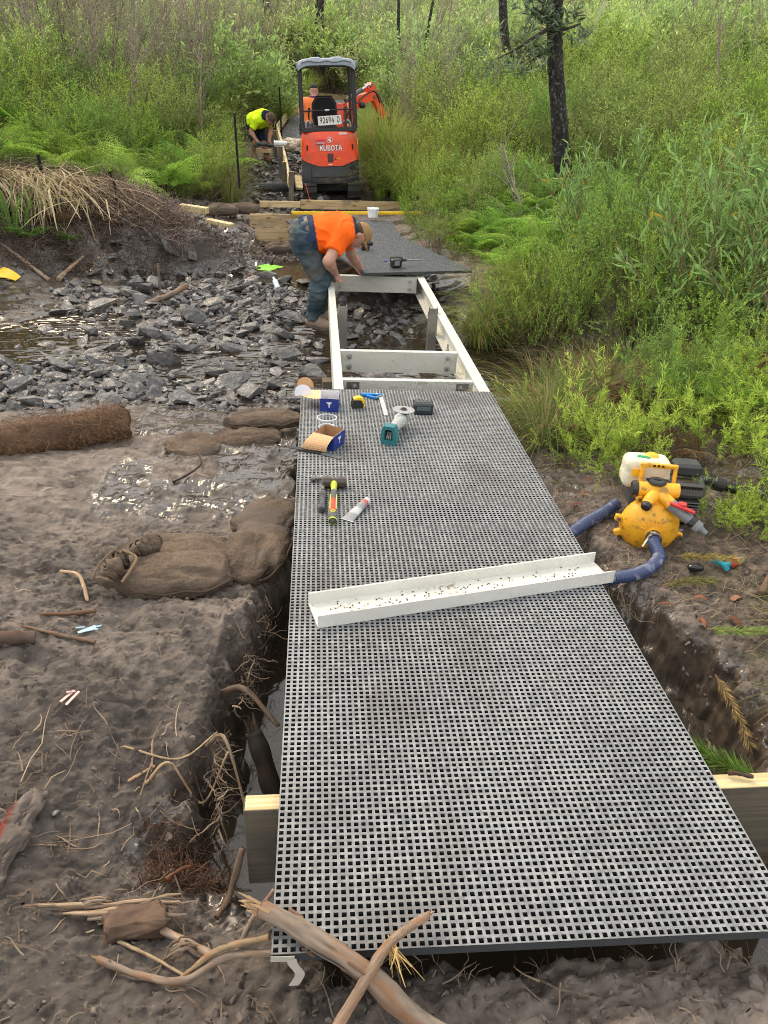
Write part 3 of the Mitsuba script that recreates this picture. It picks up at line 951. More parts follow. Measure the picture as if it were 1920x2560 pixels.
# its tied neck
rs = np.random.default_rng(4)
nk = spline([(-1.36, 1.60, -.11), (-1.33, 1.66, -.065), (-1.28, 1.74, -.045), (-1.24, 1.81, -.055), (-1.19, 1.88, -.075)], 40)
V, F = tube(nk, .026 + .012 * np.sin(np.linspace(0, 9, 40)) + .010 * rs.normal(size=40), 20)
V = V + .014 * np.stack([n3(V, 30, 60 + q, 3) for q in range(3)], 1)
put('sack_neck', (V, F), 'hessian', kb, smooth=True)
m = MB((.20, .14, .09))
a = np.linspace(0, 2 * np.pi, 18)
m.tube(np.array([-1.35, 1.735, -.045]) + np.stack([.022 * np.cos(a), .015 * np.sin(a), .024 * np.sin(a)], 1), .004, 6)
m.tube(spline([(-1.30, 1.72, -.015), (-1.24, 1.69, -.03), (-1.25, 1.63, -.05), (-1.28, 1.59, -.085)], 16), .006, 6)
m.tube(spline([(-1.34, 1.72, -.02), (-1.38, 1.68, -.05), (-1.41, 1.63, -.10)], 12), .004, 5)
put('tie', m, 'vc_cloth', kb)
sack((-.785, 1.97, -.185), .48, .28, .155, 78, 'brown hessian sandbag with a folded end, tucked against the left edge of the deck', 13, amp=.026)
sack((-.75, 2.34, -.205), .42, .30, .12, 62, 'muddy sandbag behind the one tucked against the deck edge', 17, amp=.02, parts=False)
k5 = sack((-.86, 3.74, -.245), .50, .25, .13, 4, 'long muddy sandbag with a seam, beside the far left corner of the deck', 23, amp=.02)
sack((-.95, 3.55, -.30), .46, .30, .12, 10, 'flattened muddy sandbag underneath the long sandbag with a seam', 24, amp=.015, parts=False)
sack((-1.26, 3.40, -.295), .36, .36, .11, 40, 'flat round mud caked sandbag on the mud near the creek edge', 29, e=2.2, amp=.018, parts=False)
sack((-2.02, 12.15, -.06), .52, .34, .20, 20, 'left one of two swollen brown sandbags on the far mud bank', 31, amp=.02, parts=False)
sack((-1.68, 12.35, -.05), .50, .30, .19, -8, 'right one of two swollen brown sandbags on the far mud bank', 37, amp=.02, parts=False)
sack((-1.02, 11.0, -.42), .52, .32, .20, 8, 'dark wet sandbag at the waterline below the stacked boards', 41, amp=.02, parts=False)

# coir log: a bristly brown roll at the edge of the creek
cl = thing('coir_log', 'bristly brown coir fibre log lying at the creek edge on the left', 'coir log')
ax = spline([(-3.1, 2.72, -.22), (-2.5, 3.08, -.205), (-2.05, 3.36, -.21), (-1.72, 3.60, -.225)], 60)
V, F = tube(ax, .105 + .010 * np.sin(np.linspace(0, 14, 60)), 26)
V = V + .030 * np.stack([n3(V, 14, 70 + q, 4) for q in range(3)], 1)
cc = np.array([.085, .048, .026]) * (1.0 + .8 * n3(V, 18, 75, 3))[:, None]
put('core', (V, F, np.clip(cc, .01, 1)), 'vc_matte', cl, smooth=True)


def hairs(P, D, n, L, w, col, rng, curl=.5, seg=4):
    """n thin flat fibres from points P (k,3) along D; returns V, F, C."""
    i = rng.integers(len(P), size=n)
    p, d = P[i], D[i] + rng.normal(0, .7, (n, 3))
    d /= np.linalg.norm(d, axis=1, keepdims=True)
    ln = L * rng.uniform(.4, 1.3, n)
    pts = [p]
    for s in range(seg):
        d = d + rng.normal(0, curl, (n, 3)) * np.array([1, 1, .6])
        d /= np.linalg.norm(d, axis=1, keepdims=True)
        pts.append(pts[-1] + d * (ln / seg)[:, None])
    pts = np.stack(pts, 1)
    side = np.cross(d, rng.normal(size=(n, 3)))
    side /= np.linalg.norm(side, axis=1, keepdims=True)
    hw = (w * rng.uniform(.6, 1.3, n))[:, None, None] * side[:, None] * np.linspace(1, .35, seg + 1)[None, :, None]
    V = np.stack([pts - hw, pts + hw], 2).reshape(n, -1, 3)
    k = np.arange(seg)[:, None] * 2
    f = np.concatenate([k + [[0, 1, 3]], k + [[0, 3, 2]]], 0)
    F = (np.arange(n)[:, None, None] * (2 * (seg + 1)) + f[None]).reshape(-1, 3)
    C = np.repeat(np.clip(np.asarray(col)[None] * rng.uniform(.5, 1.7, (n, 1)), 0, 1), 2 * (seg + 1), axis=0)
    return V.reshape(-1, 3), F, C


axc = ax[np.clip((np.arange(len(V)) // 26), 0, 59)]
Dn = V - axc
Dn /= np.linalg.norm(Dn, axis=1, keepdims=True)
k = put('fibres', hairs(V, Dn * .5, 9000, .075, .0011, (.20, .115, .060), np.random.default_rng(8)), 'vc_matte', cl)
labels[k] = {'kind': 'stuff'}
# ------------------------------------------------------------------ formwork, edging, pipe
fb = thing('form_boards', 'two pale sawn boards stacked on edge across the far end of the walkway', 'boards')
put_timber('board', fb, (-1.52, 11.45, -.10), (-.20, 11.47, -.065), .045, .185, 'timber', seed=1)
put_timber('board', fb, (-1.45, 11.46, -.305), (-.20, 11.48, -.27), .045, .19, 'timber', seed=4)
put_timber('stake', fb, (-.62, 11.52, -.6), (-.63, 11.52, .02), .07, .05, 'weathered_timber', up=(0, 1, 0), seed=9)
put_timber('stake', fb, (.96, 11.55, -.6), (.95, 11.55, .07), .07, .05, 'weathered_timber', up=(0, 1, 0), seed=11)
bb = thing('back_board', 'long honey coloured board on edge just in front of the excavator tracks', 'board')
put_timber('plank', bb, (-.79, 13.2, -.055), (.955, 13.2, -.025), .045, .145, 'timber', seed=6)
pb = thing('back_board', 'pale pinkish grey board on edge left of the honey coloured board', 'board')
put_timber('plank', pb, (-1.49, 13.2, -.075), (-.80, 13.22, -.06), .04, .10, 'fresh_timber', seed=8)

ed = thing('timber_edging', 'sawn timber edging boards on posts along the left side of the gravel path', 'timber edging')
E0 = [(-.99, 13.55, .345), (-1.12, 15.4, .52), (-1.27, 17.3, .70), (-1.47, 19.7, .93), (-1.30, 21.6, 1.16), (-.98, 23.6, 1.38), (-.62, 26.8, 1.62)]
for i in range(len(E0) - 1):
    a, b = np.array(E0[i]), np.array(E0[i + 1])
    put_timber('board', ed, a - (0, 0, .09), b - (0, 0, .09), .045, .18, 'fresh_timber', seed=20 + i)
put_timber('board', ed, (-.55, 26.9, 1.53), (.6, 26.9, 1.50), .045, .20, 'timber', seed=28)
for x, y, zt, zb, w in ((-.955, 13.48, .435, -.15, .085), (-1.10, 14.2, .525, -.1, .085), (-1.215, 15.6, .69, 0, .08), (-1.42, 17.6, .88, .2, .08), (-1.55, 19.8, 1.02, .5, .08)):
    p = put_timber('post', ed, (x, y, zb), (x - .005, y, zt), w, .07, 'weathered_timber', up=(0, 1, 0), seed=y)
    put_timber('end_grain', p, (x - w / 2 + .002, y, zt + .0015), (x + w / 2 - .002, y, zt + .0015), .066, .003, 'fresh_timber', seed=y + 1)

for c, sz, R, lab in (((-.84, 13.95, .22), (.12, .30, .05), rotm(38, 6, 12), 'pale timber offcut leaning between the edging post and the excavator'),
                      ((-1.62, 16.9, .52), (.30, .12, .07), rotm(0, 0, 8), 'pale timber offcut on the rocks between the boots of the kneeling height worker'),
                      ((-2.36, 11.55, .02), (.42, .14, .09), rotm(0, 4, -12), 'pale timber offcut lying on the mud left of the two swollen sandbags'),
                      ((-1.92, 10.95, -.08), (.40, .14, .05), rotm(0, 5, -24), 'flat pale timber offcut lying on the mud below the two swollen sandbags')):
    V, F, uv = timber(sz[0], sz[1], sz[2], 'fresh_timber')
    V = (V - (sz[0] / 2, 0, 0)) @ R.T + np.array(c)
    tag(put('timber_offcut', (V, F), 'fresh_timber', uv=uv + c[1]), lab.replace(' of the kneeling height worker', ' of the worker in yellow'), 'timber offcut')

# corrugated drain pipe
n = 2 * 46
prof = [(0.0, 0), (.075, 0)] + [(.090 if (i // 2) % 2 else .076, .012 + i * .0092) for i in range(n)] + [(.075, .86), (0.0, .86)]
pp = put('corrugated_pipe', MB((.022, .024, .027)).lathe(prof, (-1.56, 14.0, .10), (.995, .06, .06), 18), 'vc_satin')
tag(pp, 'black corrugated drain pipe running under the timber edging', 'pipe')

# yellow screed bar and the white tub on the far end of the deck
sb = thing('screed_bar', 'long yellow straightedge lying across the far end of the walkway', 'straightedge')
m = MB((.80, .50, .020)).bar((-.90, 11.38, .035), (1.13, 11.38, .105), .05, .040, .004, up=(0, 0, 1))
put('bar', m, 'vc_satin', sb)
m = MB((.03, .03, .03))
m.bar((-.905, 11.38, .035), (-.897, 11.38, .0353), .052, .042, .001)
m.bar((1.127, 11.38, .105), (1.136, 11.38, .1053), .052, .042, .001)
put('end_cap', m, 'vc_satin', sb)
tb = thing('plastic_tub', 'small white plastic tub standing in front of the yellow straightedge', 'tub')
put('tub', MB((.78, .80, .81)).lathe([(0, 0), (.068, 0), (.074, .005), (.082, .10), (.082, .135), (.078, .135), (.072, .01), (0, .01)], (.325, 11.25, .033), (0, 0, 1), 28), 'vc_satin', tb)
put('lid_rim', MB((.84, .86, .87)).lathe([(.083, .112), (.090, .112), (.090, .135), (.083, .139)], (.325, 11.25, .033), (0, 0, 1), 28), 'vc_satin', tb)

# steel and timber survey stakes
for x, y, z0, z1, r, lab in ((-4.05, 10.1, -.1, .80, .022, 'black steel stake standing in the straw heap at far left'),
                             (-1.80, 12.8, .2, 1.30, .020, 'black steel stake standing among bushes left of the worker in yellow'),
                             (-1.36, 19.2, .6, 1.72, .022, 'black steel stake standing behind the worker in yellow'),
                             (-3.05, 9.7, .1, .56, .014, 'short dark rusty stake in the root covered bank')):
    m = MB((.018, .018, .020))
    m.box((x, y, (z0 + z1) / 2), (2 * r, .006, z1 - z0), rotm(0, -2, 35), .001)
    m.box((x, y, (z0 + z1) / 2), (.006, 2 * r, z1 - z0), rotm(0, -2, 35), .001)
    tag(put('star_picket', m, 'vc_matte'), lab, 'stake')
# ------------------------------------------------------------------ tools and boxes on the deck
BLUE, CARD, WHITE = rgb(.012, .030, .20), rgb(.56, .33, .17), rgb(.66, .65, .68)


def quad_sheet(pts, t=.0012):
    """A thin panel through 4 points: top and bottom faces and rim."""
    p = np.asarray(pts, float)
    n = np.cross(p[1] - p[0], p[3] - p[0])
    n /= np.linalg.norm(n)
    V = np.vstack([p + n * t / 2, p - n * t / 2])
    F = [[0, 1, 2, 3], [7, 6, 5, 4]] + [[a, a + 4, (a + 1) % 4 + 4, (a + 1) % 4] for a in range(4)]
    return V, np.array(F)[:, ::1]


def grid_sheet(a, b, c, d, bend, n=8, t=.0012):
    """A card flap from edge a-b to edge d-c, bowed by the vector bend, with thickness."""
    a, b, c, d, bend = (np.asarray(v, float) for v in (a, b, c, d, bend))
    s = np.linspace(0, 1, n)
    L = a + (d - a) * s[:, None] + bend * (4 * s * (1 - s))[:, None]
    Rr = b + (c - b) * s[:, None] + bend * (4 * s * (1 - s))[:, None]
    nn = np.cross(b - a, d - a)
    nn /= np.linalg.norm(nn)
    V = np.vstack([L + nn * t, Rr + nn * t, L, Rr])
    F = []
    for i in range(n - 1):
        F += [[i, n + i, n + i + 1, i + 1], [2 * n + i, 2 * n + i + 1, 3 * n + i + 1, 3 * n + i], [i, i + 1, 2 * n + i + 1, 2 * n + i], [n + i, 3 * n + i, 3 * n + i + 1, n + i + 1]]
    F += [[0, 2 * n, 3 * n, n], [n - 1, 2 * n - 1, 4 * n - 1, 3 * n - 1]]
    return V, np.array(F)


def screw_icon(mb, o, X, Z, s, col):
    """A white countersunk screw printed on a box face at o; X right, Z up."""
    N = np.cross(X, Z)
    M = np.stack([X, Z, N], 1)
    for poly in ([(-.5, .45), (.5, .45), (.16, .05), (-.16, .05)], [(-.12, .02), (.14, .02), (.13, -.14), (-.11, -.14)], [(-.12, -.17), (.13, -.17), (.12, -.32), (-.10, -.32)], [(-.1, -.35), (.11, -.35), (.02, -.55)]):
        mb.prism([(x * s, z * s) for x, z in poly], .0004, M, col, o)


def carton(key, corners, h, open_side=None, inner=WHITE, back=WHITE):
    """An open carton on footprint corners (4 xy, counter-clockwise seen from above)."""
    c = [np.array([*q, .001]) for q in corners]
    up = np.array([0, 0, h])
    m, w = MB(BLUE), MB(inner)
    ctr = sum(c) / 4
    for i in range(4):
        a, b = c[i], c[(i + 1) % 4]
        V, F = quad_sheet([a, b, b + up, a + up], .0009)
        m.add(V, F)
        sh = (ctr - (a + b) / 2)
        sh /= np.linalg.norm(sh)
        a2, b2 = a + sh * .0012 + (b - a) * .012, b + sh * .0012 - (b - a) * .012
        V, F = quad_sheet([a2, b2, b2 + up, a2 + up], .0009)
        w.add(V, F, back if i in (1, 2) else inner)
    V, F = quad_sheet([c[0] + (0, 0, .002), c[1] + (0, 0, .002), c[2] + (0, 0, .002), c[3] + (0, 0, .002)], .001)
    w.add(V, F, rgb(.35, .24, .15))
    put('carton', m, 'vc_satin', key)
    put('lining', w, 'vc_matte', key)
    return c, up


b1 = thing('fastener_box', 'open blue screw box with white lining at the far edge of the deck', 'box')
c, up = carton(b1, [(-.495, 3.262), (-.385, 3.255), (-.376, 3.405), (-.486, 3.412)], .080)
m = MB(rgb(.62, .62, .66))
X = (c[1] - c[0]) / np.linalg.norm(c[1] - c[0])
screw_icon(m, (c[0] + c[1]) / 2 + (0, -.0012, .043), X, np.array([0, 0, 1.0]), .036, rgb(.66, .68, .78))
put('printed_screw', m, 'vc_matte', b1)
V, F = grid_sheet(c[3] + up, c[0] + up, (-.600, 3.355, .062), (-.585, 3.50, .060), (0, 0, -.006))
put('flap', (V, F, np.tile(rgb(.66, .42, .23), (len(V), 1))), 'vc_matte', b1)
t = np.linspace(0, np.pi, 14)
for dx, tilt, colr, o in ((0, 62, rgb(.60, .60, .64), (-.592, 3.372, .060)), (1, 75, rgb(.50, .30, .155), (-.583, 3.500, .062))):
    poly = [(-.052, 0)] + [(-.05 * math.cos(a) * 1.05, .012 + .052 * math.sin(a)) for a in t] + [(.052, 0)]
    Mx = rotm(tilt, 0, 12 if dx else 20)
    put('flap_ear', MB(colr).prism(poly, .0012, Mx, None, o), 'vc_matte', b1)
m = MB(rgb(.5, .5, .5))
rs = np.random.default_rng(2)
for k in range(26):
    p = np.array([rs.uniform(-.475, -.40), rs.uniform(3.28, 3.39), .012 + rs.uniform(0, .03)])
    d = rs.normal(size=3) * (1, 1, .4)
    d /= np.linalg.norm(d)
    m.cyl(p, p + d * .032, .0022, .0016, 6)
    m.cyl(p, p - d * .003, .0045, .0045, 8)
k = put('screws', m, 'vc_metal', b1)
labels[k] = {'kind': 'stuff'}

b2 = thing('fastener_box', 'open blue screw box turned cornerwise with its brown cardboard flap folded down', 'box')
c, up = carton(b2, [(-.424, 2.688), (-.362, 2.803), (-.467, 2.868), (-.530, 2.752)], .080, back=rgb(.33, .185, .09))
m = MB()
X = (c[1] - c[0]) / np.linalg.norm(c[1] - c[0])
N = np.cross(X, (0, 0, 1.0))
screw_icon(m, (c[0] + c[1]) / 2 + N * .0012 + (0, 0, .043), X, np.array([0, 0, 1.0]), .038, rgb(.62, .66, .80))
put('printed_screw', m, 'vc_matte', b2)
V, F = grid_sheet(c[3] + up, c[0] + up, (-.462, 2.652, .012), (-.590, 2.700, .012), (-.012, -.022, .006))
put('flap', (V, F, np.tile(rgb(.60, .36, .185), (len(V), 1)) * (1 + .12 * n3(V, 60, 3, 2))[:, None]), 'vc_matte', b2)
p = spline([(-.655, 2.715, .012), (-.58, 2.690, .010), (-.49, 2.655, .006), (-.388, 2.597, .003)], 20)
m = MB(rgb(.016, .015, .016))
for i in range(19):
    m.bar(p[i], p[i + 1], .030, .004, .001, color=rgb(.016, .015, .016) if i < 13 else rgb(.10, .11, .12))
tag(put('packing_strip', m, 'vc_satin'), 'thin curved black strip under the folded cardboard flap', 'strip')

tub = thing('clear_tub', 'small round clear plastic tub behind the cornerwise screw box', 'tub')
put('wall', MB().lathe([(.0, .001), (.046, .001), (.053, .058)], (-.456, 3.02, 0), (0, 0, 1), 32), 'clear_plastic', tub)
m = MB(rgb(.62, .66, .68)).lathe([(.0525, .054), (.0555, .054), (.0560, .061), (.0525, .062), (.0520, .058)], (-.456, 3.02, 0), (0, 0, 1), 36)
put('rim', m, 'vc_gloss', tub)
put('base_ring', MB(rgb(.50, .53, .54)).lathe([(.040, .0005), (.0465, .0005), (.0475, .006), (.0455, .006), (.040, .0025)], (-.456, 3.02, 0), (0, 0, 1), 36), 'vc_gloss', tub)

tm = thing('tape_measure', 'yellow and black tape measure on the deck', 'tape measure')
prof = [(-.036, 0), (.036, 0), (.036, .046)] + [(.036 * math.cos(a) * 1.0, .040 + .026 * math.sin(a)) for a in np.linspace(.2, 2.4, 9)] + [(-.036, .030)]
o = np.array([-.268, 3.345, .001])
Mx = rotm(90, 0, 8)
YEL, BLK = rgb(.80, .50, .02), rgb(.025, .025, .025)
put('body', MB(YEL).prism(prof, .040, Mx, None, o + (0, .018, 0)), 'vc_satin', tm)
sp = Polygon(prof)
put('grip', MB(BLK).prism(sp.buffer(.004).intersection(Polygon([(-.06, -.01), (.022, -.01), (.030, .02), (.014, .050), (-.06, .052)])), .050, Mx, None, o + (0, .023, 0)), 'vc_matte', tm)
put('blade_tip', MB(rgb(.6, .6, .6)).box(o + (.040, .0, .006), (.010, .022, .010), rotm(0, 0, 8), .001), 'vc_metal', tm)

sq = thing('combination_square', 'combination square with bright blue head and steel blade', 'square')
SB = rgb(.010, .19, .56)
m = MB(SB).bar((-.235, 3.535, .011), (-.108, 3.535, .011), .022, .018, .003)
m.bar((-.205, 3.520, .010), (-.150, 3.478, .010), .014, .014, .002)
m.bar((-.150, 3.478, .010), (-.108, 3.520, .010), .016, .014, .002, rgb(.10, .17, .22))
put('head', m, 'vc_satin', sq)
put('blade', MB(rgb(.40, .40, .41)).bar((-.118, 3.552, .010), (-.106, 3.205, .004), .026, .0025, .0005), 'vc_satin', sq)
put('lock_nut', MB(rgb(.6, .6, .62)).cyl((-.142, 3.522, .016), (-.142, 3.522, .024), .008, sides=14), 'vc_metal', sq)

ba = thing('power_tool_battery', 'black power tool battery block near the far right of the deck', 'battery')
put('case', MB(rgb(.026, .028, .030)).box((.120, 3.285, .034), (.118, .085, .058), rotm(0, 0, -3), .010), 'vc_satin', ba)
put('foot', MB(rgb(.016, .017, .018)).box((.121, 3.270, .009), (.108, .080, .016), rotm(0, 0, -3), .004), 'vc_matte', ba)
m = MB(rgb(.06, .065, .068))
for i in range(4):
    m.box((.085 + i * .024, 3.297, .064), (.014, .056, .005), rotm(0, 0, -3), .002)
put('rail', m, 'vc_satin', ba)
m = MB(rgb(.07, .10, .105)).box((.119, 3.2415, .033), (.082, .002, .026), rotm(0, 0, -3), .0006)
put('name_plate', m, 'vc_satin', ba)

TEAL = rgb(.020, .145, .165)
ag = thing('angle_grinder', 'cordless angle grinder with teal battery end and cutting disc uppermost', 'angle grinder')
e0, e1 = np.array([-.128, 2.785, .055]), np.array([-.050, 2.975, .062])
ad = (e1 - e0) / np.linalg.norm(e1 - e0)
Rg = np.stack([np.cross(ad, (0, 0, 1)) / np.linalg.norm(np.cross(ad, (0, 0, 1))), ad, np.cross(np.cross(ad, (0, 0, 1)), ad)], 1)
shell = Polygon([(-.037, -.052), (.037, -.052), (.040, -.03), (.037, .022), (.026, .047), (-.026, .047), (-.037, .022), (-.040, -.03)]).buffer(.004)
hole = Polygon([(-.024, -.030), (.024, -.030), (.022, .022), (.014, .032), (-.014, .032), (-.022, .022)])
Mp = np.stack([Rg[:, 0], Rg[:, 2], -Rg[:, 1]], 1)
put('battery_holder', MB(TEAL).prism(shell.difference(hole), .050, Mp, None, e0 + ad * .045), 'vc_satin', ag)
m = MB(rgb(.02, .022, .024)).prism(hole.buffer(.002), .004, Mp, None, e0 + ad * .035)
m.box(e0 + ad * .018 + Rg[:, 2] * .004, (.030, .014, .020), Rg, .002, rgb(.10, .10, .10))
for s in (-1, 0, 1):
    m.box(e0 + ad * .010 + Rg[:, 0] * .010 * s - Rg[:, 2] * .014, (.003, .020, .020), Rg, .0005, rgb(.45, .42, .36))
put('terminals', m, 'vc_satin', ag)
pts = spline([e0 + ad * .045, e0 + ad * .075 + (0, 0, .002), e0 + ad * .12 + (0, 0, .004), e0 + ad * .17, (-.034, 3.010, .060)], 16)
put('body', MB(rgb(.36, .38, .37)).tube(pts, np.array([.036, .034, .030, .027, .026, .026, .027, .028, .029, .030, .031, .032, .034, .036, .037, .034]), 14), 'vc_matte', ag, smooth=True)
put('side_grip', MB(rgb(.42, .44, .43)).tube(spline([(-.085, 2.93, .060), (-.062, 2.975, .092), (-.03, 2.99, .080)], 10), .014, 10), 'vc_matte', ag, smooth=True)
gh = np.array([-.028, 3.035, 0])
put('gear_head', MB(rgb(.34, .36, .35)).lathe([(0, .018), (.030, .018), (.038, .032), (.039, .070), (.033, .086), (.020, .092), (0, .094)], gh, (0, 0, 1), 20), 'vc_satin', ag)
put('guard', MB(rgb(.10, .105, .105)).lathe([(.020, .090), (.044, .092), (.046, .098), (.020, .100)], gh, (0, 0, 1), 24), 'vc_satin', ag)
put('cutting_disc', MB(rgb(.30, .30, .295)).lathe([(.008, .1030), (.062, .1030), (.0625, .1045), (.062, .1060), (.008, .1060)], gh, (.03, .02, 1), 40), 'vc_matte', ag)
put('nut', MB(rgb(.03, .03, .03)).lathe([(0, .106), (.020, .106), (.019, .111), (.010, .112), (.009, .118), (0, .118)], gh, (.03, .02, 1), 20), 'vc_satin', ag)

hm = thing('claw_hammer', 'steel claw hammer with worn grey rubber grip', 'hammer')
h0, h1 = np.array([-.478, 2.335, .016]), np.array([-.490, 2.015, .015])
put('shaft', MB(rgb(.30, .29, .28)).tube([h0, h0 * .6 + h1 * .4 + (0, 0, 0)], [.011, .009], 10), 'vc_metal', hm)
g = spline([h0 * .55 + h1 * .45, h0 * .3 + h1 * .7, h0 * .1 + h1 * .9, h1], 14)
gr = np.array([.012, .0165, .0170, .0160, .0150, .0145, .0145, .0150, .0158, .0165, .0175, .0185, .0190, .0150])
Vg, Fg = tube(g, gr, 14)
put('grip', (Vg, Fg, np.clip(rgb(.075, .080, .088) * (1 + .9 * n3(Vg, 60, 4, 3))[:, None] + .05 * sstep(.2, .5, n3(Vg, 40, 6, 2))[:, None], .01, 1)), 'vc_matte', hm, smooth=True)
m = MB(rgb(.24, .225, .215))
m.lathe([(0, 0), (.0155, 0), (.0165, .004), (.0165, .020), (.012, .026), (.012, .045), (.016, .052), (.016, .078), (.010, .085)], (-.540, 2.330, .018), (1, .07, 0), 16)
m2 = spline([(-.462, 2.337, .018), (-.445, 2.338, .020), (-.428, 2.330, .019), (-.415, 2.312, .014)], 9)
for s in (-1, 1):
    m.tube(m2 + np.array([0, .006 * s, 0]) * np.linspace(.4, 1.2, 9)[:, None], np.linspace(.010, .003, 9), 8)
put('head', m, 'vc_metal', hm)

sl = thing('lump_hammer', 'short sledge hammer with rusty head and yellow green handle', 'hammer')
f0, f1 = np.array([-.430, 2.275, .028]), np.array([-.443, 1.905, .018])
Rh = rotm(0, 0, -2)
oct_ = [(.027 * math.cos(a), .027 * math.sin(a)) for a in np.arange(8) * np.pi / 4 + np.pi / 8]
Mh = Rh @ np.array([[0, 0, 1], [1, 0, 0], [0, 1, 0]], float)
m = MB(rgb(.060, .044, .036))
for x0, x1, sc in ((-.058, -.046, .90), (-.046, -.020, 1.0), (-.020, .020, .86), (.020, .046, 1.0), (.046, .058, .90)):
    m.prism([(a * sc, b * sc) for a, b in oct_], x1 - x0, Mh, None, np.array([-.428, 2.268, .028]) + Rh @ np.array([x0, 0, 0]))
put('head', m, 'vc_satin', sl)
q = lambda a: f0 + (f1 - f0) * a
NEON, GREY = rgb(.42, .50, .035), rgb(.10, .105, .10)
put('neck', MB(NEON).tube([q(.02), q(.10), q(.20), q(.27)], [.018, .016, .013, .013], 12), 'vc_satin', sl, smooth=True)
gt = np.linspace(.27, .99, 12)
Vg, Fg = tube([q(a) for a in gt], np.array([.0145, .015, .0155, .0155, .0155, .0158, .0162, .0168, .0174, .018, .0188, .017]), 14)
cg = np.where((np.abs(Vg[:, 1] - 2.03) < .07)[:, None] & (Vg[:, 2] > .026)[:, None], rgb(.42, .07, .06), GREY) * (1 + .6 * n3(Vg, 70, 9, 2))[:, None]
put('grip', (Vg, Fg, np.clip(cg, .01, 1)), 'vc_matte', sl, smooth=True)
for s in (-1, 1):
    put('grip_stripe', MB(NEON).tube([q(.40) + (s * .0135, 0, .009), q(.60) + (s * .0135, 0, .010), q(.76) + (s * .0135, 0, .010)], .0032, 6), 'vc_satin', sl)
put('end_cap', MB(NEON).lathe([(0, 0), (.0185, 0), (.0195, .004), (.0185, .010)], q(.975), f1 - f0, 14), 'vc_satin', sl)
a = np.linspace(0, 2 * np.pi, 14)
put('printed_ring', MB(NEON).tube(q(.84) + np.stack([.0085 * np.cos(a), .0085 * np.sin(a), .0175 + 0 * a], 1), .0028, 6), 'vc_satin', sl)

gt_ = thing('grease_tube', 'squeezed grey tube of paste with a white cap', 'tube')
t0, t1 = np.array([-.378, 1.942, .004]), np.array([-.292, 2.078, .020])
s = np.linspace(0, 1, 12)
dirv = (t1 - t0) / np.linalg.norm(t1 - t0)
sx = np.cross(dirv, (0, 0, 1))
sx /= np.linalg.norm(sx)
a = np.arange(16) * 2 * np.pi / 16
rx, rz = .030 - .012 * s, .002 + .016 * s ** .7
V = (t0 + (t1 - t0) * s[:, None])[:, None] + rx[:, None, None] * np.cos(a)[None, :, None] * sx + rz[:, None, None] * np.sin(a)[None, :, None] * np.array([0, 0, 1.])
i, j = np.meshgrid(np.arange(11), np.arange(16), indexing='ij')
F = np.stack([i * 16 + j, i * 16 + (j + 1) % 16, (i + 1) * 16 + (j + 1) % 16, (i + 1) * 16 + j], -1).reshape(-1, 4)
cs = np.repeat(np.where((s > .86)[:, None], rgb(.42, .10, .09), np.where(((s > .35) & (s < .6))[:, None], rgb(.40, .40, .42), rgb(.20, .21, .225))), 16, axis=0)
put('tube', (V.reshape(-1, 3), np.vstack([F[:, :3], F[:, [0, 2, 3]]]), cs), 'vc_satin', gt_, smooth=True)
put('cap', MB(rgb(.55, .57, .60)).cyl(t1 - dirv * .002, t1 + dirv * .024, .0165, .0145, 18, bev=.002), 'vc_satin', gt_)
put('crimp', MB(rgb(.44, .45, .46)).bar(t0 - sx * .031, t0 + sx * .031, .012, .002, .0005), 'vc_satin', gt_)

# drill and the other tool on the loose sheet
dl = thing('cordless_drill', 'black cordless drill with a long steel bit lying on the loose sheet', 'drill')
R0 = rotm(0, 0, 22)
o = np.array([.33, 7.50, .032])
w = lambda x, y, z: o + R0 @ np.array([x, y, z])
put('battery', MB(rgb(.020, .021, .022)).box(w(0, -.01, .045), (.115, .075, .085), R0, .010), 'vc_satin', dl)
put('label_plate', MB(rgb(.22, .23, .24)).box(w(-.005, -.049, .048), (.060, .003, .045), R0, .001), 'vc_satin', dl)
put('body', MB(rgb(.030, .032, .033)).tube([w(-.03, .05, .07), w(.04, .05, .070), w(.10, .045, .068)], [.030, .033, .027], 14).tube([w(0, .0, .05), w(.01, .04, .065)], [.022, .024], 12), 'vc_matte', dl, smooth=True)
put('chuck', MB(rgb(.16, .16, .165)).cyl(w(.10, .045, .068), w(.155, .043, .064), .023, .015, 16, bev=.003), 'vc_metal', dl)
put('bit', MB(rgb(.42, .40, .38)).cyl(w(.155, .043, .064), w(.355, .036, .050), .0075, .006, 10), 'vc_metal', dl)
it = thing('impact_driver', 'black tool half hidden behind the bending worker\'s cap', 'power tool')
o = np.array([.035, 8.50, .036])
put('body', MB(rgb(.018, .018, .020)).tube([o + (-.02, 0, .06), o + (.06, .02, .065), o + (.11, .03, .065)], [.028, .033, .024], 14), 'vc_satin', it, smooth=True)
put('battery', MB(rgb(.014, .014, .015)).box(o + (.02, .0, .025), (.10, .07, .05), rotm(0, 0, 15), .008), 'vc_satin', it)
m = MB(rgb(.45, .46, .47))
for k in range(9):
    p = np.array([-.10 + .035 * (k % 4), 8.62 + .05 * (k // 4), .042]) + np.random.default_rng(k).normal(0, .008, 3) * (1, 1, 0)
    m.cyl(p, p + (.02, .01, 0), .007, .007, 6)
k = put('loose_bolts', m, 'vc_metal')
tag(k, 'handful of loose bright bolts on the sheet beside the hidden tool', 'bolts', kind='stuff')
tag(put('bottle_cap', MB(rgb(.02, .05, .45)).lathe([(0, .008), (.016, .008), (.018, .006), (.018, .0), (0, .0)], (.25, 7.82, .033), (0, 0, 1), 14), 'vc_satin'), 'tiny blue cap lying on the loose grating sheet', 'cap')
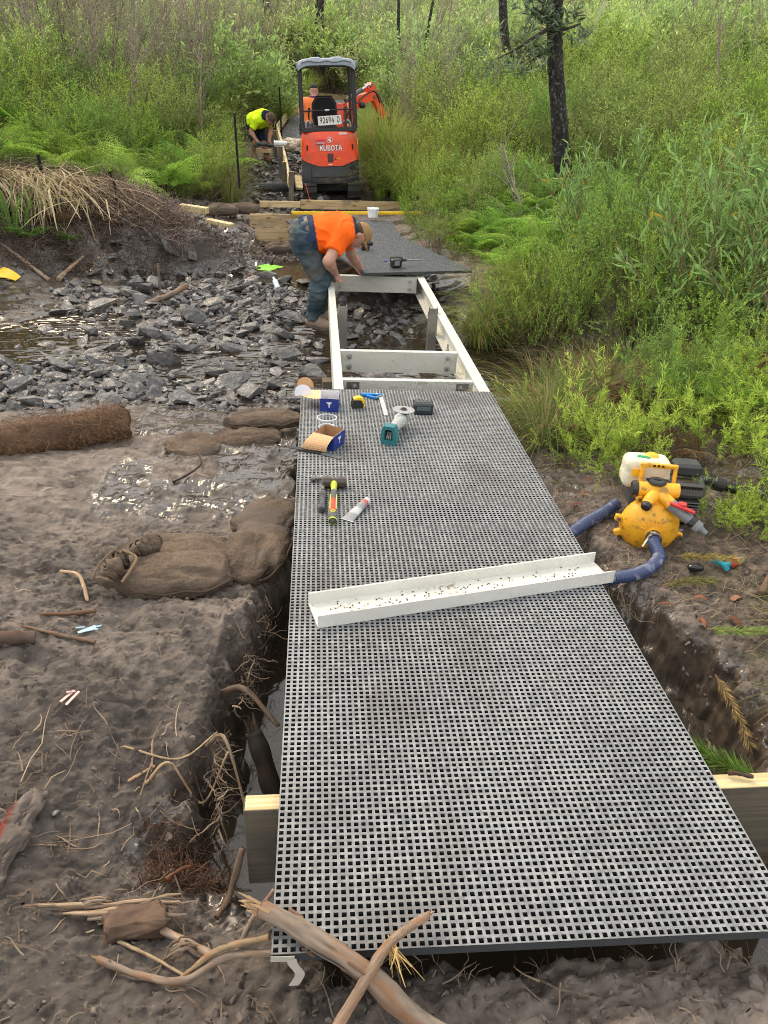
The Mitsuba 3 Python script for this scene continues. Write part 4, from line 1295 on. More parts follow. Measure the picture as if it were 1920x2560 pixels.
tp = spline([(-.566, -.004, -.012), (-.562, -.006, -.030), (-.548, -.010, -.055), (-.553, -.012, -.075), (-.562, -.016, -.090)], 14)
hw = np.array([.011, 0, 0])
V = np.concatenate([tp - hw, tp + hw, tp - hw - (0, .001, 0), tp + hw - (0, .001, 0)])
F = [[i, i + 1, 14 + i + 1, 14 + i] for i in range(13)] + [[28 + i, 42 + i, 42 + i + 1, 28 + i + 1] for i in range(13)]
m = MB(rgb(.42, .40, .34)).add(V, np.array(F)).box((-.585, -.0035, -.012), (.052, .0015, .019), rotm(0, 2, 0), .0004)
tag(put('masking_tape', m, 'vc_matte'), 'torn end of pale tape hanging from the near left corner of the deck', 'tape')
# ------------------------------------------------------------------ the yellow water pump and its hoses
PM = thing('water_pump', 'yellow engine driven water pump with white fuel tank on the right bank', 'water pump')
YP = 'yellow_paint'
pc = np.array([1.090, 2.10, -.115])         # centre of the round casing, its face towards the camera
fx = np.array([-.50, -.86, .06])            # the way the suction port points
fx /= np.linalg.norm(fx)
fx = np.array([-.18, -.98, .05]) / np.linalg.norm([-.18, -.98, .05])
CX = np.cross(fx, (0, 0, 1))
CX /= np.linalg.norm(CX)
CX = -CX if CX[0] < 0 else CX
CZ = np.cross(CX, -fx)
CZ = CZ if CZ[2] > 0 else -CZ
P = lambda x, y, z: pc + CX * x + fx * y + CZ * z     # x right, y towards the camera, z up
RR = np.stack([CX, fx, CZ], 1)
r0 = .140
put('casing', MB().lathe([(0, .075), (.030, .074), (.075, .066), (.108, .050), (.130, .025), (r0, -.005), (r0, -.030), (.120, -.075), (0, -.080)], pc, fx, 40), YP, PM, smooth=38)
for a in (25, 65, 118, 170, 200, 245, 300, 345):
    c, s = math.cos(math.radians(a)), math.sin(math.radians(a))
    put('lug', MB().box(P(c * (r0 + .010), -.012, s * (r0 + .010)), (.040, .026, .034), RR @ np.array([[c, 0, -s], [0, 1, 0], [s, 0, c]]), .008), YP, PM)
for a in (25, 118, 170, 345):
    c, s = math.cos(math.radians(a)), math.sin(math.radians(a))
    q = P(c * (r0 + .014), .004, s * (r0 + .014))
    put('bolt', MB(rgb(.22, .20, .18)).cyl(q, q + fx * .010, .0085, sides=6), 'vc_metal', PM)
m = MB()
for k in range(9):
    a = math.radians(20 + k * 17.5)
    m.bar(P(math.cos(a) * .040, .074, math.sin(a) * .040), P(math.cos(a) * .066, .069, math.sin(a) * .066), .005, .008, .001, up=fx)
put('rib', m, YP, PM)
put('suction_port', MB().lathe([(.026, .060), (.040, .066), (.034, .080), (.032, .105), (.027, .106)], pc + CZ * -.012, fx, 22), YP, PM)
# top manifold: a cross pipe with two branches
m = MB()
m.tube([P(-.085, -.03, .178), P(0, -.03, .180), P(.105, -.03, .182)], .036, 18)
m.tube([P(0, -.03, .11), P(0, -.028, .19)], [.052, .045], 18)
m.tube([P(0, -.02, .17), P(-.035, .030, .150), P(-.050, .055, .135)], [.034, .028, .026], 16)
m.tube([P(.0, -.02, .17), P(.050, .02, .150), P(.075, .045, .132)], [.034, .029, .028], 16)
put('manifold', m, YP, PM, smooth=40)
put('flange', MB().lathe([(.062, 0), (.062, .012), (.045, .014)], P(0, -.03, .118), CZ, 24), YP, PM)
BK = rgb(.020, .020, .021)
put('end_cap', MB(BK).cyl(P(-.085, -.03, .178), P(-.112, -.03, .177), .040, .038, 18, bev=.004), 'vc_satin', PM)
put('drain_cap', MB(BK).cyl(P(-.050, .055, .135), P(-.060, .075, .124), .026, .022, 16, bev=.004), 'vc_satin', PM)
put('filler_cap', MB(BK).lathe([(0, 0), (.042, 0), (.044, .006), (.040, .016), (.022, .020), (.018, .014), (0, .014)], P(.0, -.035, .212), CZ, 24).bar(P(-.052, -.04, .226), P(.052, -.04, .226), .010, .012, .003), 'vc_satin', PM)
hd = put('handle', MB().bar(P(-.062, -.085, .16), P(-.064, -.10, .270), .016, .016, .003, up=(0, 1, 0)).bar(P(.094, -.085, .16), P(.092, -.10, .270), .016, .016, .003, up=(0, 1, 0)).bar(P(-.074, -.10, .274), P(.102, -.10, .274), .020, .022, .004), YP, PM)
put('grip_slots', MB(rgb(.05, .03, .01)).box(P(-.012, -.0885, .277), (.012, .002, .012), RR, .0004).box(P(.008, -.0885, .277), (.012, .002, .012), RR, .0004).box(P(.028, -.0885, .277), (.012, .002, .012), RR, .0004), 'vc_matte', hd)
put('starter_plate', MB(YP and rgb(.74, .40, .02)).box(P(-.075, -.115, .225), (.060, .006, .04), RR, .002), 'vc_satin', PM)
# fuel tank
def tank_sdf(Q):
    q = np.abs(Q - np.clip(Q, [-.075, -.035, -.040], [.075, .035, .040]))
    return np.linalg.norm(q, axis=1) - .038 + .10 * np.clip(np.abs(Q[:, 0]) - .02, 0, 1) * (Q[:, 2] > 0) * .3


GV, GF = nets(tank_sdf, np.array([-.13, -.09, -.095]), np.array([.13, .09, .095]), .007)
put('fuel_tank', (GV @ RR.T + P(-.020, -.205, .205), GF, np.tile(rgb(.62, .59, .45), (len(GV), 1)) * (1 + .22 * n3(GV, 50, 3, 3))[:, None]), 'vc_satin', PM, smooth=True)
put('tank_seam', MB(rgb(.55, .52, .40)).tube(np.array([(math.cos(t) * .112, math.sin(t) * .072, 0) for t in np.linspace(0, 2 * np.pi, 40)]) @ RR.T + P(-.020, -.205, .195), .004, 5), 'vc_satin', PM)
put('tank_cap', MB(rgb(.66, .40, .02)).lathe([(0, .018), (.022, .018), (.034, .010), (.036, 0)], P(.0, -.215, .276), CZ, 22), 'vc_satin', PM)
m = MB(rgb(.02, .28, .12)).box(P(-.045, -.185, .2845), (.060, .030, .0015), RR @ rotm(0, 0, 12), .0003)
put('sticker', m, 'vc_matte', PM)
# engine behind and to the right
EN = rgb(.045, .045, .046)
eg = put('engine', MB(EN).box(P(.02, -.24, .10), (.20, .22, .17), RR, .02).tube([P(.02, -.08, .0), P(.02, -.20, .0)], .085, 20), 'vc_satin', PM)
put('air_cleaner', MB(rgb(.032, .034, .036)).box(P(.195, -.27, .215), (.135, .11, .065), RR, .024), 'vc_satin', PM)
mf = put('muffler_cover', MB(rgb(.075, .070, .066)).box(P(.205, -.235, .120), (.165, .13, .085), RR @ rotm(8, 0, 0), .022), 'vc_satin', PM)
m = MB(rgb(.008, .008, .008))
for k in range(9):
    m.box(P(.150 + k * .0135, -.168, .147), (.0075, .006, .020), RR @ rotm(-30, 0, 0), .0005)
put('vent_slot', m, 'vc_matte', mf)
put('muffler_panel', MB(rgb(.10, .072, .055)).box(P(.205, -.225, .164), (.10, .07, .003), RR @ rotm(8, 0, 0), .001), 'vc_matte', mf)
m = MB(rgb(.20, .20, .20))
for k in range(8):
    m.box(P(.205, -.19, .075 - k * .0145), (.118, .09, .005), RR, .001)
put('cooling_fin', m, 'vc_metal', eg)
put('mount', MB(rgb(.16, .16, .16)).box(P(.10, -.16, -.09), (.22, .24, .03), RR, .004).box(P(.15, -.04, -.05), (.05, .03, .07), RR, .006), 'vc_metal', PM)
# tap and grey fittings
GP = rgb(.17, .18, .185)
vd = np.array([.72, .40, -.42])
vd = RR @ (vd / np.linalg.norm(vd))
v0 = P(.072, .043, .134)
vp = lambda t: v0 + vd * t
put('valve', MB(GP).tube([vp(-.012), vp(.03), vp(.10)], [.030, .027, .026], 18).lathe([(0, 0), (.022, 0), (.022, .02), (0, .02)], vp(.045) + (0, 0, .018), (0, 0, 1), 16), 'vc_satin', PM)
put('valve_nut', MB(BK).cyl(vp(.10), vp(.122), .029, .029, 8).cyl(vp(.122), vp(.128), .022, .022, 14), 'vc_satin', PM)
m = MB(rgb(.20, .21, .21)).cyl(vp(.128), vp(.158), .026, .024, 18)
for k in range(16):
    a = k * np.pi / 8
    u1 = np.cross(vd, (0, 0, 1))
    u1 /= np.linalg.norm(u1)
    u2 = np.cross(vd, u1)
    m.cyl(vp(.129) + (u1 * math.cos(a) + u2 * math.sin(a)) * .0255, vp(.157) + (u1 * math.cos(a) + u2 * math.sin(a)) * .0240, .0028, sides=5)
put('ribbed_collar', m, 'vc_satin', PM)
put('hose_tail', MB(GP).tube([vp(.158), vp(.175), vp(.195)], [.019, .014, .012], 14), 'vc_satin', PM)
put('tap_handle', MB(rgb(.50, .028, .030)).bar(vp(.045) + (0, 0, .036) - RR @ np.array([.060, -.01, -.012]), vp(.045) + (0, 0, .040) + RR @ np.array([.055, .03, -.022]), .024, .012, .004).lathe([(0, 0), (.022, 0), (.020, .014), (0, .016)], vp(.045) + (0, 0, .034), (0, 0, 1), 14), 'vc_satin', PM)

# hoses: ribbed blue suction hose and its other run
HB = rgb(.038, .058, .135)


def ribbed_hose(name, pts, r, parent=None, n=260, col=HB, amp=.055, per=.0115):
    c = spline(pts, n)
    L = np.concatenate([[0], np.cumsum(np.linalg.norm(np.diff(c, axis=0), axis=1))])
    rr = r * (1 + amp * np.sin(2 * np.pi * L / per))
    V, F = tube(c, rr, 16)
    ring = np.clip(np.arange(len(V)) // 16, 0, n - 1)
    pale = .5 + .5 * np.sin(2 * np.pi * L / per)
    C = col * (0.75 + .5 * pale[ring])[:, None]
    s = sstep(.12, .5, n3(V, 34, 5, 3))[:, None]
    C = C * (1 - .75 * s) + rgb(.30, .32, .40) * .75 * s
    return put(name, (V, F, np.clip(C, 0, 1)), 'vc_satin', parent, smooth=True)


q0 = pc + CZ * -.012 + fx * .095
h1 = ribbed_hose('suction_hose', [q0, q0 + fx * .045 + (-.004, 0, -.012), (1.060, 1.885, -.158), (.99, 1.815, -.172), (.90, 1.772, -.180), (.80, 1.758, -.188), (.70, 1.77, -.215), (.55, 1.80, -.34)], .029)
tag(h1, 'ribbed blue suction hose curving from the pump face down under the deck', 'hose')
cl_ = thing('hose_clamp', 'metal clamp with a loose tag holding the blue hose to the pump face', 'hose clamp')
put('band', MB(rgb(.50, .48, .45)).lathe([(.0330, 0), (.0345, 0), (.0345, .016), (.0330, .016)], q0 + fx * .020, fx, 24).box(q0 + fx * .028 + CX * -.012 + CZ * .036, (.026, .016, .010), RR, .002), 'vc_metal', cl_)
put('strap_end', MB(rgb(.62, .58, .50)).bar(q0 + fx * .03 - CX * .03 + CZ * .012, q0 + fx * .04 - CX * .052 - CZ * .035, .010, .0015, .0004), 'vc_matte', cl_)
put('strap', MB(rgb(.03, .03, .028)).lathe([(.0335, 0), (.036, .002), (.036, .018), (.0335, .02)], q0 - fx * .006, fx, 22), 'vc_satin', cl_)
h2 = ribbed_hose('delivery_hose', [(1.02, 2.36, -.13), (.93, 2.30, -.155), (.82, 2.22, -.165), (.70, 2.13, -.195), (.56, 2.05, -.30)], .030, n=220)
tag(h2, 'blue delivery hose running from behind the pump under the deck edge', 'hose')

hx = ribbed_hose('black_hose', [(1.40, 2.46, -.02), (1.48, 2.44, -.03), (1.56, 2.42, -.04), (1.72, 2.37, -.07), (1.95, 2.30, -.08)], .026, col=rgb(.014, .014, .015), n=160)
scene[hx]['bsdf'] = {'type': 'ref', 'id': 'vc_satin'}
tag(hx, 'black corrugated hose disappearing into plants right of the pump', 'hose')
put('coupling', MB(BK).cyl((1.545, 2.425, -.038), (1.60, 2.407, -.050), .037, .034, 16, bev=.004), 'vc_satin', hx)
# mossy board under the pump
V, F, uv = timber(.30, .36, .03, 'weathered_timber')
pb_ = put('timber_slab', (V @ rotm(-3, 3, 9).T + np.array([.885, 2.20, -.255]), F), 'weathered_timber', uv=uv)
tag(pb_, 'old grey timber slab under the yellow pump', 'slab')
# hose fittings on the ground
hf = thing('hose_fitting', 'blue and red garden hose fitting lying on dead leaves', 'hose fitting')
g0 = np.array([1.355, 1.835, Hs(1.36, 1.835) + .022])
gd = np.array([.93, .30, .10])
put('y_joint', MB(rgb(.02, .30, .42)).tube([g0, g0 + gd * .03], .014, 12).tube([g0, g0 + np.array([-.035, .025, .012])], .012, 12).tube([g0, g0 + np.array([-.010, -.040, .010])], .012, 12).cyl(g0 + (-.035, .025, .012), g0 + (-.046, .032, .015), .016, .016, 8), 'vc_satin', hf)
put('quick_connector', MB(rgb(.55, .06, .035)).cyl(g0 + gd * .030, g0 + gd * .075, .021, .019, 14, bev=.003), 'vc_satin', hf)
put('grey_end', MB(rgb(.26, .23, .20)).cyl(g0 + gd * .075, g0 + gd * .108, .019, .016, 16, bev=.002), 'vc_satin', hf)
VV, FF = superell(.085, .06, .05, 2.4, seed=77, amp=.02, wr=.003)
tag(put('plastic_scrap', (VV + np.array([1.205, 1.815, Hs(1.2, 1.815) + .03]), FF, np.tile(rgb(.012, .012, .014), (len(VV), 1))), 'vc_gloss', smooth=True), 'scrunched piece of shiny black plastic on the ground in front of the pump', 'plastic scrap')
# ------------------------------------------------------------------ the orange mini excavator, seen from behind
EX = thing('mini_excavator', 'orange and black mini excavator with canopy, seen from behind, its arm swung right', 'excavator')
XR, XO = rotm(0, -3.6, 1.5), np.array([-.232, 13.92, -.075])


def ex(mb, *a):
    V, F, C = mb.get() if isinstance(mb, MB) else (mb if len(mb) > 2 else (*mb, np.full((len(mb[0]), 3), .5)))
    return V @ XR.T + XO, F, C


def exput(name, mb, mat, parent=EX, smooth=False, **kw):
    return put(name, ex(mb), mat, parent, smooth, **kw)


def plan_loft(levels, n=40, depth=1.0, pw=4.0, bow=.15):
    """Stacked plans, rounded at the back. levels: (z, half width, y of the back, corner bow)."""
    rings = []
    for z, hw, y0, *r in levels:
        u = np.linspace(-1, 1, n)
        p = pw if not r else r[0]
        b = [(hw * v, y0 + bow * abs(v) ** p) for v in u] + [(hw, depth), (-hw, depth)]
        rings.append([(x, y, z) for x, y in b])
    m = n + 2
    V = np.array(rings).reshape(-1, 3)
    F = []
    for k in range(len(levels) - 1):
        for j in range(m):
            j2 = (j + 1) % m
            F.append([k * m + j, k * m + j2, (k + 1) * m + j2, (k + 1) * m + j])
    V = np.vstack([V, V[:m].mean(0), V[-m:].mean(0)])
    T = []
    for j in range(m):
        j2 = (j + 1) % m
        T += [[len(V) - 2, j2, j], [len(V) - 1, (len(levels) - 1) * m + j, (len(levels) - 1) * m + j2]]
    F = np.array(F)
    return V, np.vstack([F[:, :3], F[:, [0, 2, 3]], np.array(T)]), np.full((len(V), 3), .05)


# counterweight and hood
cw = exput('counterweight', plan_loft([(.285, .44, .10), (.295, .475, .05), (.33, .495, .025), (.40, .505, .012), (.60, .512, .008), (.655, .512, .010), (.672, .505, .018)]), 'grey_paint', smooth=32)
m = MB(rgb(.015, .015, .016))
m.box((-.355, .008, .45), (.006, .01, .30), None, .001).box((.385, .012, .45), (.006, .01, .30), None, .001)
m.bar((-.35, .003, .41), (.38, .003, .405), .008, .010, .001)
exput('panel_gap', m, 'vc_matte', cw)
m = MB(rgb(.012, .012, .012)).lathe([(0, .004), (.030, .004), (.044, .0), (.048, -.012), (.048, -.03)], (.385, .03, .575), (0, -1, 0), 20)
exput('exhaust_port', m, 'vc_satin', cw)
hood = exput('rear_hood', plan_loft([(.655, .500, .030), (.672, .508, -.002), (.70, .508, -.008), (.80, .500, -.010), (1.00, .488, .002), (1.085, .482, .014), (1.125, .470, .040), (1.135, .455, .065)]), 'orange_paint', smooth=32)
# tongue of the hood that dips into the counterweight
exput('hood_lip', MB().prism([(-.36, .70), (-.28, .612), (-.20, .588), (.20, .588), (.28, .612), (.36, .70)], .05, np.array([[1, 0, 0], [0, 0, 1], [0, 1, 0]], float).T @ np.diag([1, 1, 1]), None, (0, -.016, 0)), 'orange_paint', hood)
MX = np.array([[1, 0, 0], [0, 0, -1], [0, 1, 0]], float)     # xy of a print -> x, z of the rear; its normal to the back


def pr(poly, d, y, mat, name, col=None, parent=hood):
    return exput(name, MB(rgb(.5, .5, .5) if col is None else col).prism(poly, d, MX, None, (0, y, 0)), mat, parent)


pr(Polygon([(-.45, .69), (-.40, .80), (-.20, .83), (-.14, .80), (-.17, .66), (-.30, .63)]).buffer(.012), .012, -.002, 'orange_paint', 'hood_bulge')
pr(Polygon([(.45, .69), (.40, .80), (.20, .83), (.15, .80), (.18, .66), (.30, .63)]).buffer(.012), .012, -.002, 'orange_paint', 'hood_bulge')
pr(Polygon([(-.045, .655), (.045, .655), (.045, .785), (-.045, .785)]).buffer(.006), .010, -.008, 'vc_satin', 'latch_frame', rgb(.10, .02, .015))
pr([(-.022, .672), (.028, .672), (.028, .77), (-.022, .77)], .012, -.009, 'vc_satin', 'latch', rgb(.045, .045, .048))
exput('key_lock', MB(rgb(.03, .02, .02)).cyl((.085, -.006, .695), (.085, -.018, .695), .013, sides=14), 'vc_satin', hood)
pr([(.118, .665), (.165, .665), (.165, .718), (.118, .718)], .004, -.0105, 'vc_matte', 'warning_label', rgb(.75, .50, .03))
pr([(.136, .680), (.148, .680), (.142, .704)], .0015, -.0150, 'vc_matte', 'warning_mark', rgb(.06, .05, .02))
pr([(-.04, .606), (.035, .606), (.035, .622), (-.04, .622)], .003, -.0165, 'vc_matte', 'serial_label', rgb(.72, .66, .62))
rl = pr([(-.235, .925), (-.080, .925), (-.080, 1.018), (-.235, 1.018)], .003, -.0115, 'vc_matte', 'hire_label', rgb(.52, .13, .13))
pr([(-.233, .985), (-.082, .985), (-.082, 1.016), (-.233, 1.016)], .001, -.0150, 'vc_matte', 'label_band', rgb(.66, .04, .10), rl)
pr([(-.228, .932), (-.130, .932), (-.130, .944), (-.228, .944)], .001, -.0150, 'vc_matte', 'label_line', rgb(.10, .05, .05), rl)
pr([(-.228, .952), (-.088, .952), (-.088, .970), (-.228, .970)], .001, -.0150, 'vc_matte', 'label_line', rgb(.62, .40, .38), rl)
ring = Polygon([(.052 * math.cos(a), .048 * math.sin(a)) for a in np.linspace(0, 2 * np.pi, 32)[:-1]])
em = pr(shapely.affinity.translate(ring, .0, 1.005), .003, -.0115, 'vc_matte', 'emblem', rgb(.80, .78, .76))
pr(shapely.affinity.translate(ring.buffer(-.007), .0, 1.005), .0012, -.0150, 'vc_matte', 'emblem_field', rgb(.60, .055, .025), em)
pr([(-.030, 1.012), (-.012, 1.030), (.018, 1.032), (.004, 1.016), (.026, 1.004), (.022, .984), (-.012, .972), (.004, .990), (-.022, .998)], .0012, -.0164, 'vc_matte', 'emblem_mark', rgb(.80, .78, .76), em)
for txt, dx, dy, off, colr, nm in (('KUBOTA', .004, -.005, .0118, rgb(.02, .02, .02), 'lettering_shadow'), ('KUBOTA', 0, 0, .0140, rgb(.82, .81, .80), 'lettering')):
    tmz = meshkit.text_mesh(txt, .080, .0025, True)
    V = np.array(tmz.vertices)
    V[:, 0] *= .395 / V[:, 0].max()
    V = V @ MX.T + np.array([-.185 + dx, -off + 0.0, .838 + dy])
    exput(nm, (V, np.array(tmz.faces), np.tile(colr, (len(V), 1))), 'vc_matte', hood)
for s in (-1, 1):
    exput('tail_lamp', MB(rgb(.22, .05, .06)).box((s * .455, .080, .690), (.10, .03, .035), rotm(0, 0, s * 32), .006), 'vc_gloss', hood)
    exput('side_reflector', MB(rgb(.80, .42, .03)).box((s * .492, .115, .965), (.012, .02, .10), None, .002), 'vc_satin', hood)
    exput('side_vent', MB(rgb(.02, .02, .02)).box((s * .40, -.001 + .05, .885), (.022, .02, .085), rotm(0, 0, s * 18), .004), 'vc_matte', hood)
pr([(.165, 1.085), (.300, 1.085), (.300, 1.118), (.165, 1.118)], .002, .012, 'vc_matte', 'top_label', rgb(.72, .60, .58))

# rear frame, plate, canopy posts
BLK = rgb(.020, .021, .023)
fr_ = exput('rear_frame', MB(BLK).box((0, .14, 1.165), (.96, .10, .062), None, .010).box((0, .13, 1.137), (.985, .13, .012), None, .003), 'vc_satin')
exput('frame_corner', MB(BLK).prism([(-.45, 1.19), (-.45, 1.27), (-.435, 1.225), (-.40, 1.20), (-.36, 1.19)], .05, MX, None, (0, .16, 0)), 'vc_satin', fr_)
exput('frame_corner', MB(BLK).prism([(.45, 1.19), (.45, 1.27), (.435, 1.225), (.40, 1.20), (.36, 1.19)], .05, MX, None, (0, .16, 0)), 'vc_satin', fr_)
exput('cross_rail', MB(BLK).tube([(-.47, .13, 1.455), (.47, .13, 1.475)], .013, 10), 'vc_satin', fr_)
exput('rail_clip', MB(rgb(.6, .6, .6)).tube([(-.055, .13, 1.464), (.020, .13, 1.466)], .016, 10), 'vc_satin', fr_)
exput('post', MB(BLK).bar((-.462, .14, 1.17), (-.452, .12, 2.20), .078, .060, .012, up=(0, 1, 0)), 'vc_satin')
exput('post', MB(BLK).bar((.462, .14, 1.17), (.452, .12, 2.20), .078, .060, .012, up=(0, 1, 0)), 'vc_satin')
exput('post', MB(BLK).bar((.435, .95, 1.17), (.43, .90, 2.20), .050, .050, .010, up=(0, 1, 0)), 'vc_satin')
exput('hose_guard', MB(BLK).bar((.300, .16, 1.18), (.300, .16, 1.46), .035, .03, .006, up=(0, 1, 0)), 'vc_satin', fr_)
pl = exput('number_plate', MB(rgb(.68, .68, .64)).prism(Polygon([(-.205, 1.232), (.195, 1.248), (.191, 1.385), (-.209, 1.369)]).buffer(.006), .004, MX, None, (.025, .085, 0)), 'vc_satin')
exput('plate_border', MB(rgb(.10, .10, .10)).prism(Polygon([(-.205, 1.232), (.195, 1.248), (.191, 1.385), (-.209, 1.369)]).buffer(.007).difference(Polygon([(-.205, 1.232), (.195, 1.248), (.191, 1.385), (-.209, 1.369)]).buffer(.003)), .0045, MX, None, (.025, .085, 0)), 'vc_matte', pl)
for txt, x0, wd in (('92694', -.175, .245), ('D', .122, .046)):
    tmz = meshkit.text_mesh(txt, .090, .0015, True)
    V = np.array(tmz.vertices)
    V[:, 0] -= V[:, 0].min()
    V[:, 0] *= wd / V[:, 0].max()
    V = V @ rotm(0, 0, 2.3).T @ MX.T + np.array([x0 + .025, .0805, 1.263 + .04 * (x0 + .175)])
    exput('plate_letters', (V, np.array(tmz.faces), np.tile(rgb(.015, .015, .016), (len(V), 1))), 'vc_matte', pl)
exput('plate_mark', MB(rgb(.05, .05, .05)).box((.108, .0795, 1.315), (.006, .001, .006), None, .0002), 'vc_matte', pl)

# canopy roof with ribs
CG = rgb(.27, .31, .35)
xs = np.linspace(-.485, .485, 33)
def roof(off, drop, y0, y1):
    z = 2.180 + off + .062 * (1 - (np.abs(xs) / .485) ** 7)
    return z
zt = roof(0, 0, 0, 1)
ys = np.array([-.03, .0, .06, .5, 1.0, 1.06, 1.09])
dz = np.array([-.055, -.012, 0.0, .012, .0, -.012, -.055])
V = np.array([[(x * (1 - .02 * (k in (0, 6))), y, z + dd + .016 * (abs(abs(x) - .17) < .075) * (0 < k < 6)) for x, z in zip(xs, zt)] for k, (y, dd) in enumerate(zip(ys, dz))])
top = V.reshape(-1, 3)
bot = top.copy()
bot[:, 2] -= np.tile(.050 + .020 * (np.abs(xs) / .485) ** 4, 7)
n1 = len(xs)
F = []
for k in range(6):
    for j in range(n1 - 1):
        a = k * n1 + j
        F += [[a, a + 1, a + n1 + 1, a + n1], [len(top) + a, len(top) + a + n1, len(top) + a + n1 + 1, len(top) + a + 1]]
for j in range(n1 - 1):
    F += [[j, len(top) + j, len(top) + j + 1, j + 1], [6 * n1 + j, 6 * n1 + j + 1, len(top) + 6 * n1 + j + 1, len(top) + 6 * n1 + j]]
for k in range(6):
    for j, s in ((0, 1), (n1 - 1, -1)):
        a = k * n1 + j
        q = [a, a + n1, len(top) + a + n1, len(top) + a]
        F.append(q if s > 0 else q[::-1])
cn = exput('canopy', (np.vstack([top, bot]), np.array(F), np.tile(CG, (2 * len(top), 1)) * (1 + .12 * n3(np.vstack([top, bot]), 9, 4, 3))[:, None]), 'vc_satin')
m = MB(rgb(.17, .20, .23))
pts = spline([(-.42, -.036, 2.175), (-.30, -.036, 2.20), (-.22, -.036, 2.19), (-.12, -.036, 2.18), (0, -.036, 2.20), (.12, -.036, 2.18), (.22, -.036, 2.19), (.30, -.036, 2.20), (.42, -.036, 2.175)], 40)
exput('moulded_rib', m.tube(pts, .011, 8), 'vc_satin', cn, smooth=True)
m = MB(rgb(.022, .023, .025))
pts = np.stack([xs * .97, 0 * xs - .008, zt - .118], 1)
exput('roof_frame', m.tube(pts, .020, 8), 'vc_satin', cn, smooth=True)
for s in (-1, 1):
    exput('canopy_corner', MB(CG * .8).box((s * .472, .10, 2.135), (.070, .20, .115), rotm(0, s * 6, 0), .022), 'vc_satin', cn)

# seat and controls
seat = exput('seat', MB(rgb(.017, .017, .018)).prism(Polygon([(-.16, 1.20), (.16, 1.20), (.20, 1.36), (.185, 1.56), (.12, 1.655), (-.12, 1.655), (-.185, 1.56), (-.20, 1.36)]).buffer(.03).simplify(.003), .10, MX, None, (-.055, .48, 0)), 'vc_cloth')
exput('seat_piping', MB(rgb(.05, .05, .052)).tube(np.array([(x - .055, .377, z) for x, z in Polygon([(-.16, 1.22), (.16, 1.22), (.19, 1.36), (.175, 1.55), (.115, 1.635), (-.115, 1.635), (-.175, 1.55), (-.19, 1.36)]).buffer(.02).simplify(.003).exterior.coords]), .006, 6), 'vc_satin', seat)
exput('seat_base', MB(rgb(.03, .03, .03)).box((-.05, .52, 1.17), (.42, .42, .12), None, .03), 'vc_satin', seat)
for s, lab in ((-1, ''), (1, '')):
    c = exput('control_console', MB(rgb(.10, .11, .12)).box((s * .33, .52, 1.22), (.11, .30, .14), rotm(0, 0, 0), .02), 'vc_satin')
    exput('console_trim', MB(rgb(.42, .42, .42)).tube(spline([(s * .39, .36, 1.17), (s * .395, .36, 1.24), (s * .35, .36, 1.30), (s * .30, .36, 1.25)], 12), .012, 8), 'vc_satin', c)
    exput('lever', MB(rgb(.016, .016, .016)).tube([(s * .33, .55, 1.28), (s * .335, .53, 1.38), (s * .325, .54, 1.44)], [.012, .014, .020], 10).tube([(s * .325, .54, 1.43), (s * .32, .54, 1.50)], [.024, .020], 10), 'vc_satin', c)
exput('beacon', MB(rgb(.75, .19, .02)).lathe([(0, .05), (.030, .042), (.040, .012), (.040, 0), (0, 0)], (.325, .20, 1.20), (0, 0, 1), 16), 'vc_gloss')
exput('platform', MB(rgb(.05, .052, .055)).box((0, .75, 1.02), (.94, .70, .18), None, .02), 'vc_satin')
exput('side_box', MB(BLK).box((-.485, .52, 1.17), (.06, .36, .20), None, .02), 'vc_satin')

# undercarriage
for s in (-1, 1):
    tr = []
    a = np.linspace(0, 2 * np.pi, 41)[:-1]
    prof = np.array([(np.clip(1.35 * math.cos(t), -.78, .78) if False else (.62 * np.sign(math.cos(t)) + .17 * math.cos(t)), .175 + .175 * math.sin(t)) for t in a])
    trk = Polygon(prof)
    M2 = np.array([[0, 0, 1], [1, 0, 0], [0, 1, 0]], float)
    tk = exput('track', MB(rgb(.028, .027, .026)).prism(trk, .23, M2, None, (s * .395 - .115 + .01, .78, .0)), 'vc_matte')
    ext = np.array(LineString(trk.exterior.coords).segmentize(.02).coords)
    L = LineString(trk.exterior.coords)
    for k in range(34):
        p = L.interpolate(k / 34, normalized=True)
        p2 = L.interpolate((k / 34 + .004) % 1, normalized=True)
        t = np.array([0, p2.x - p.x, p2.y - p.y])
        t /= np.linalg.norm(t)
        nrm = np.array([0, t[2], -t[1]])
        exput('track_lug', MB(rgb(.034, .033, .031)).box(np.array([s * .395 + .01, p.x + .78, p.y]) + nrm * .010, (.225, .035, .026), np.stack([np.array([1, 0, 0]), t, np.cross([1, 0, 0], t)], 1), .006), 'vc_matte', tk)
exput('track_frame', MB(rgb(.020, .020, .020)).box((0, .78, .22), (.62, 1.0, .16), None, .02), 'vc_matte')

# slew post, boom, stick and bucket, swung to the right
OP = 'orange_paint'
def plate(pts, t, yc, name, mat=OP, parent=EX, M=None):
    """A side profile in (distance along the arm, height) of thickness t, laid in the arm's plane."""
    return exput(name, MB().prism(Polygon(pts).buffer(.006), t, MA, None, BO - AN * t / 2), mat, parent)


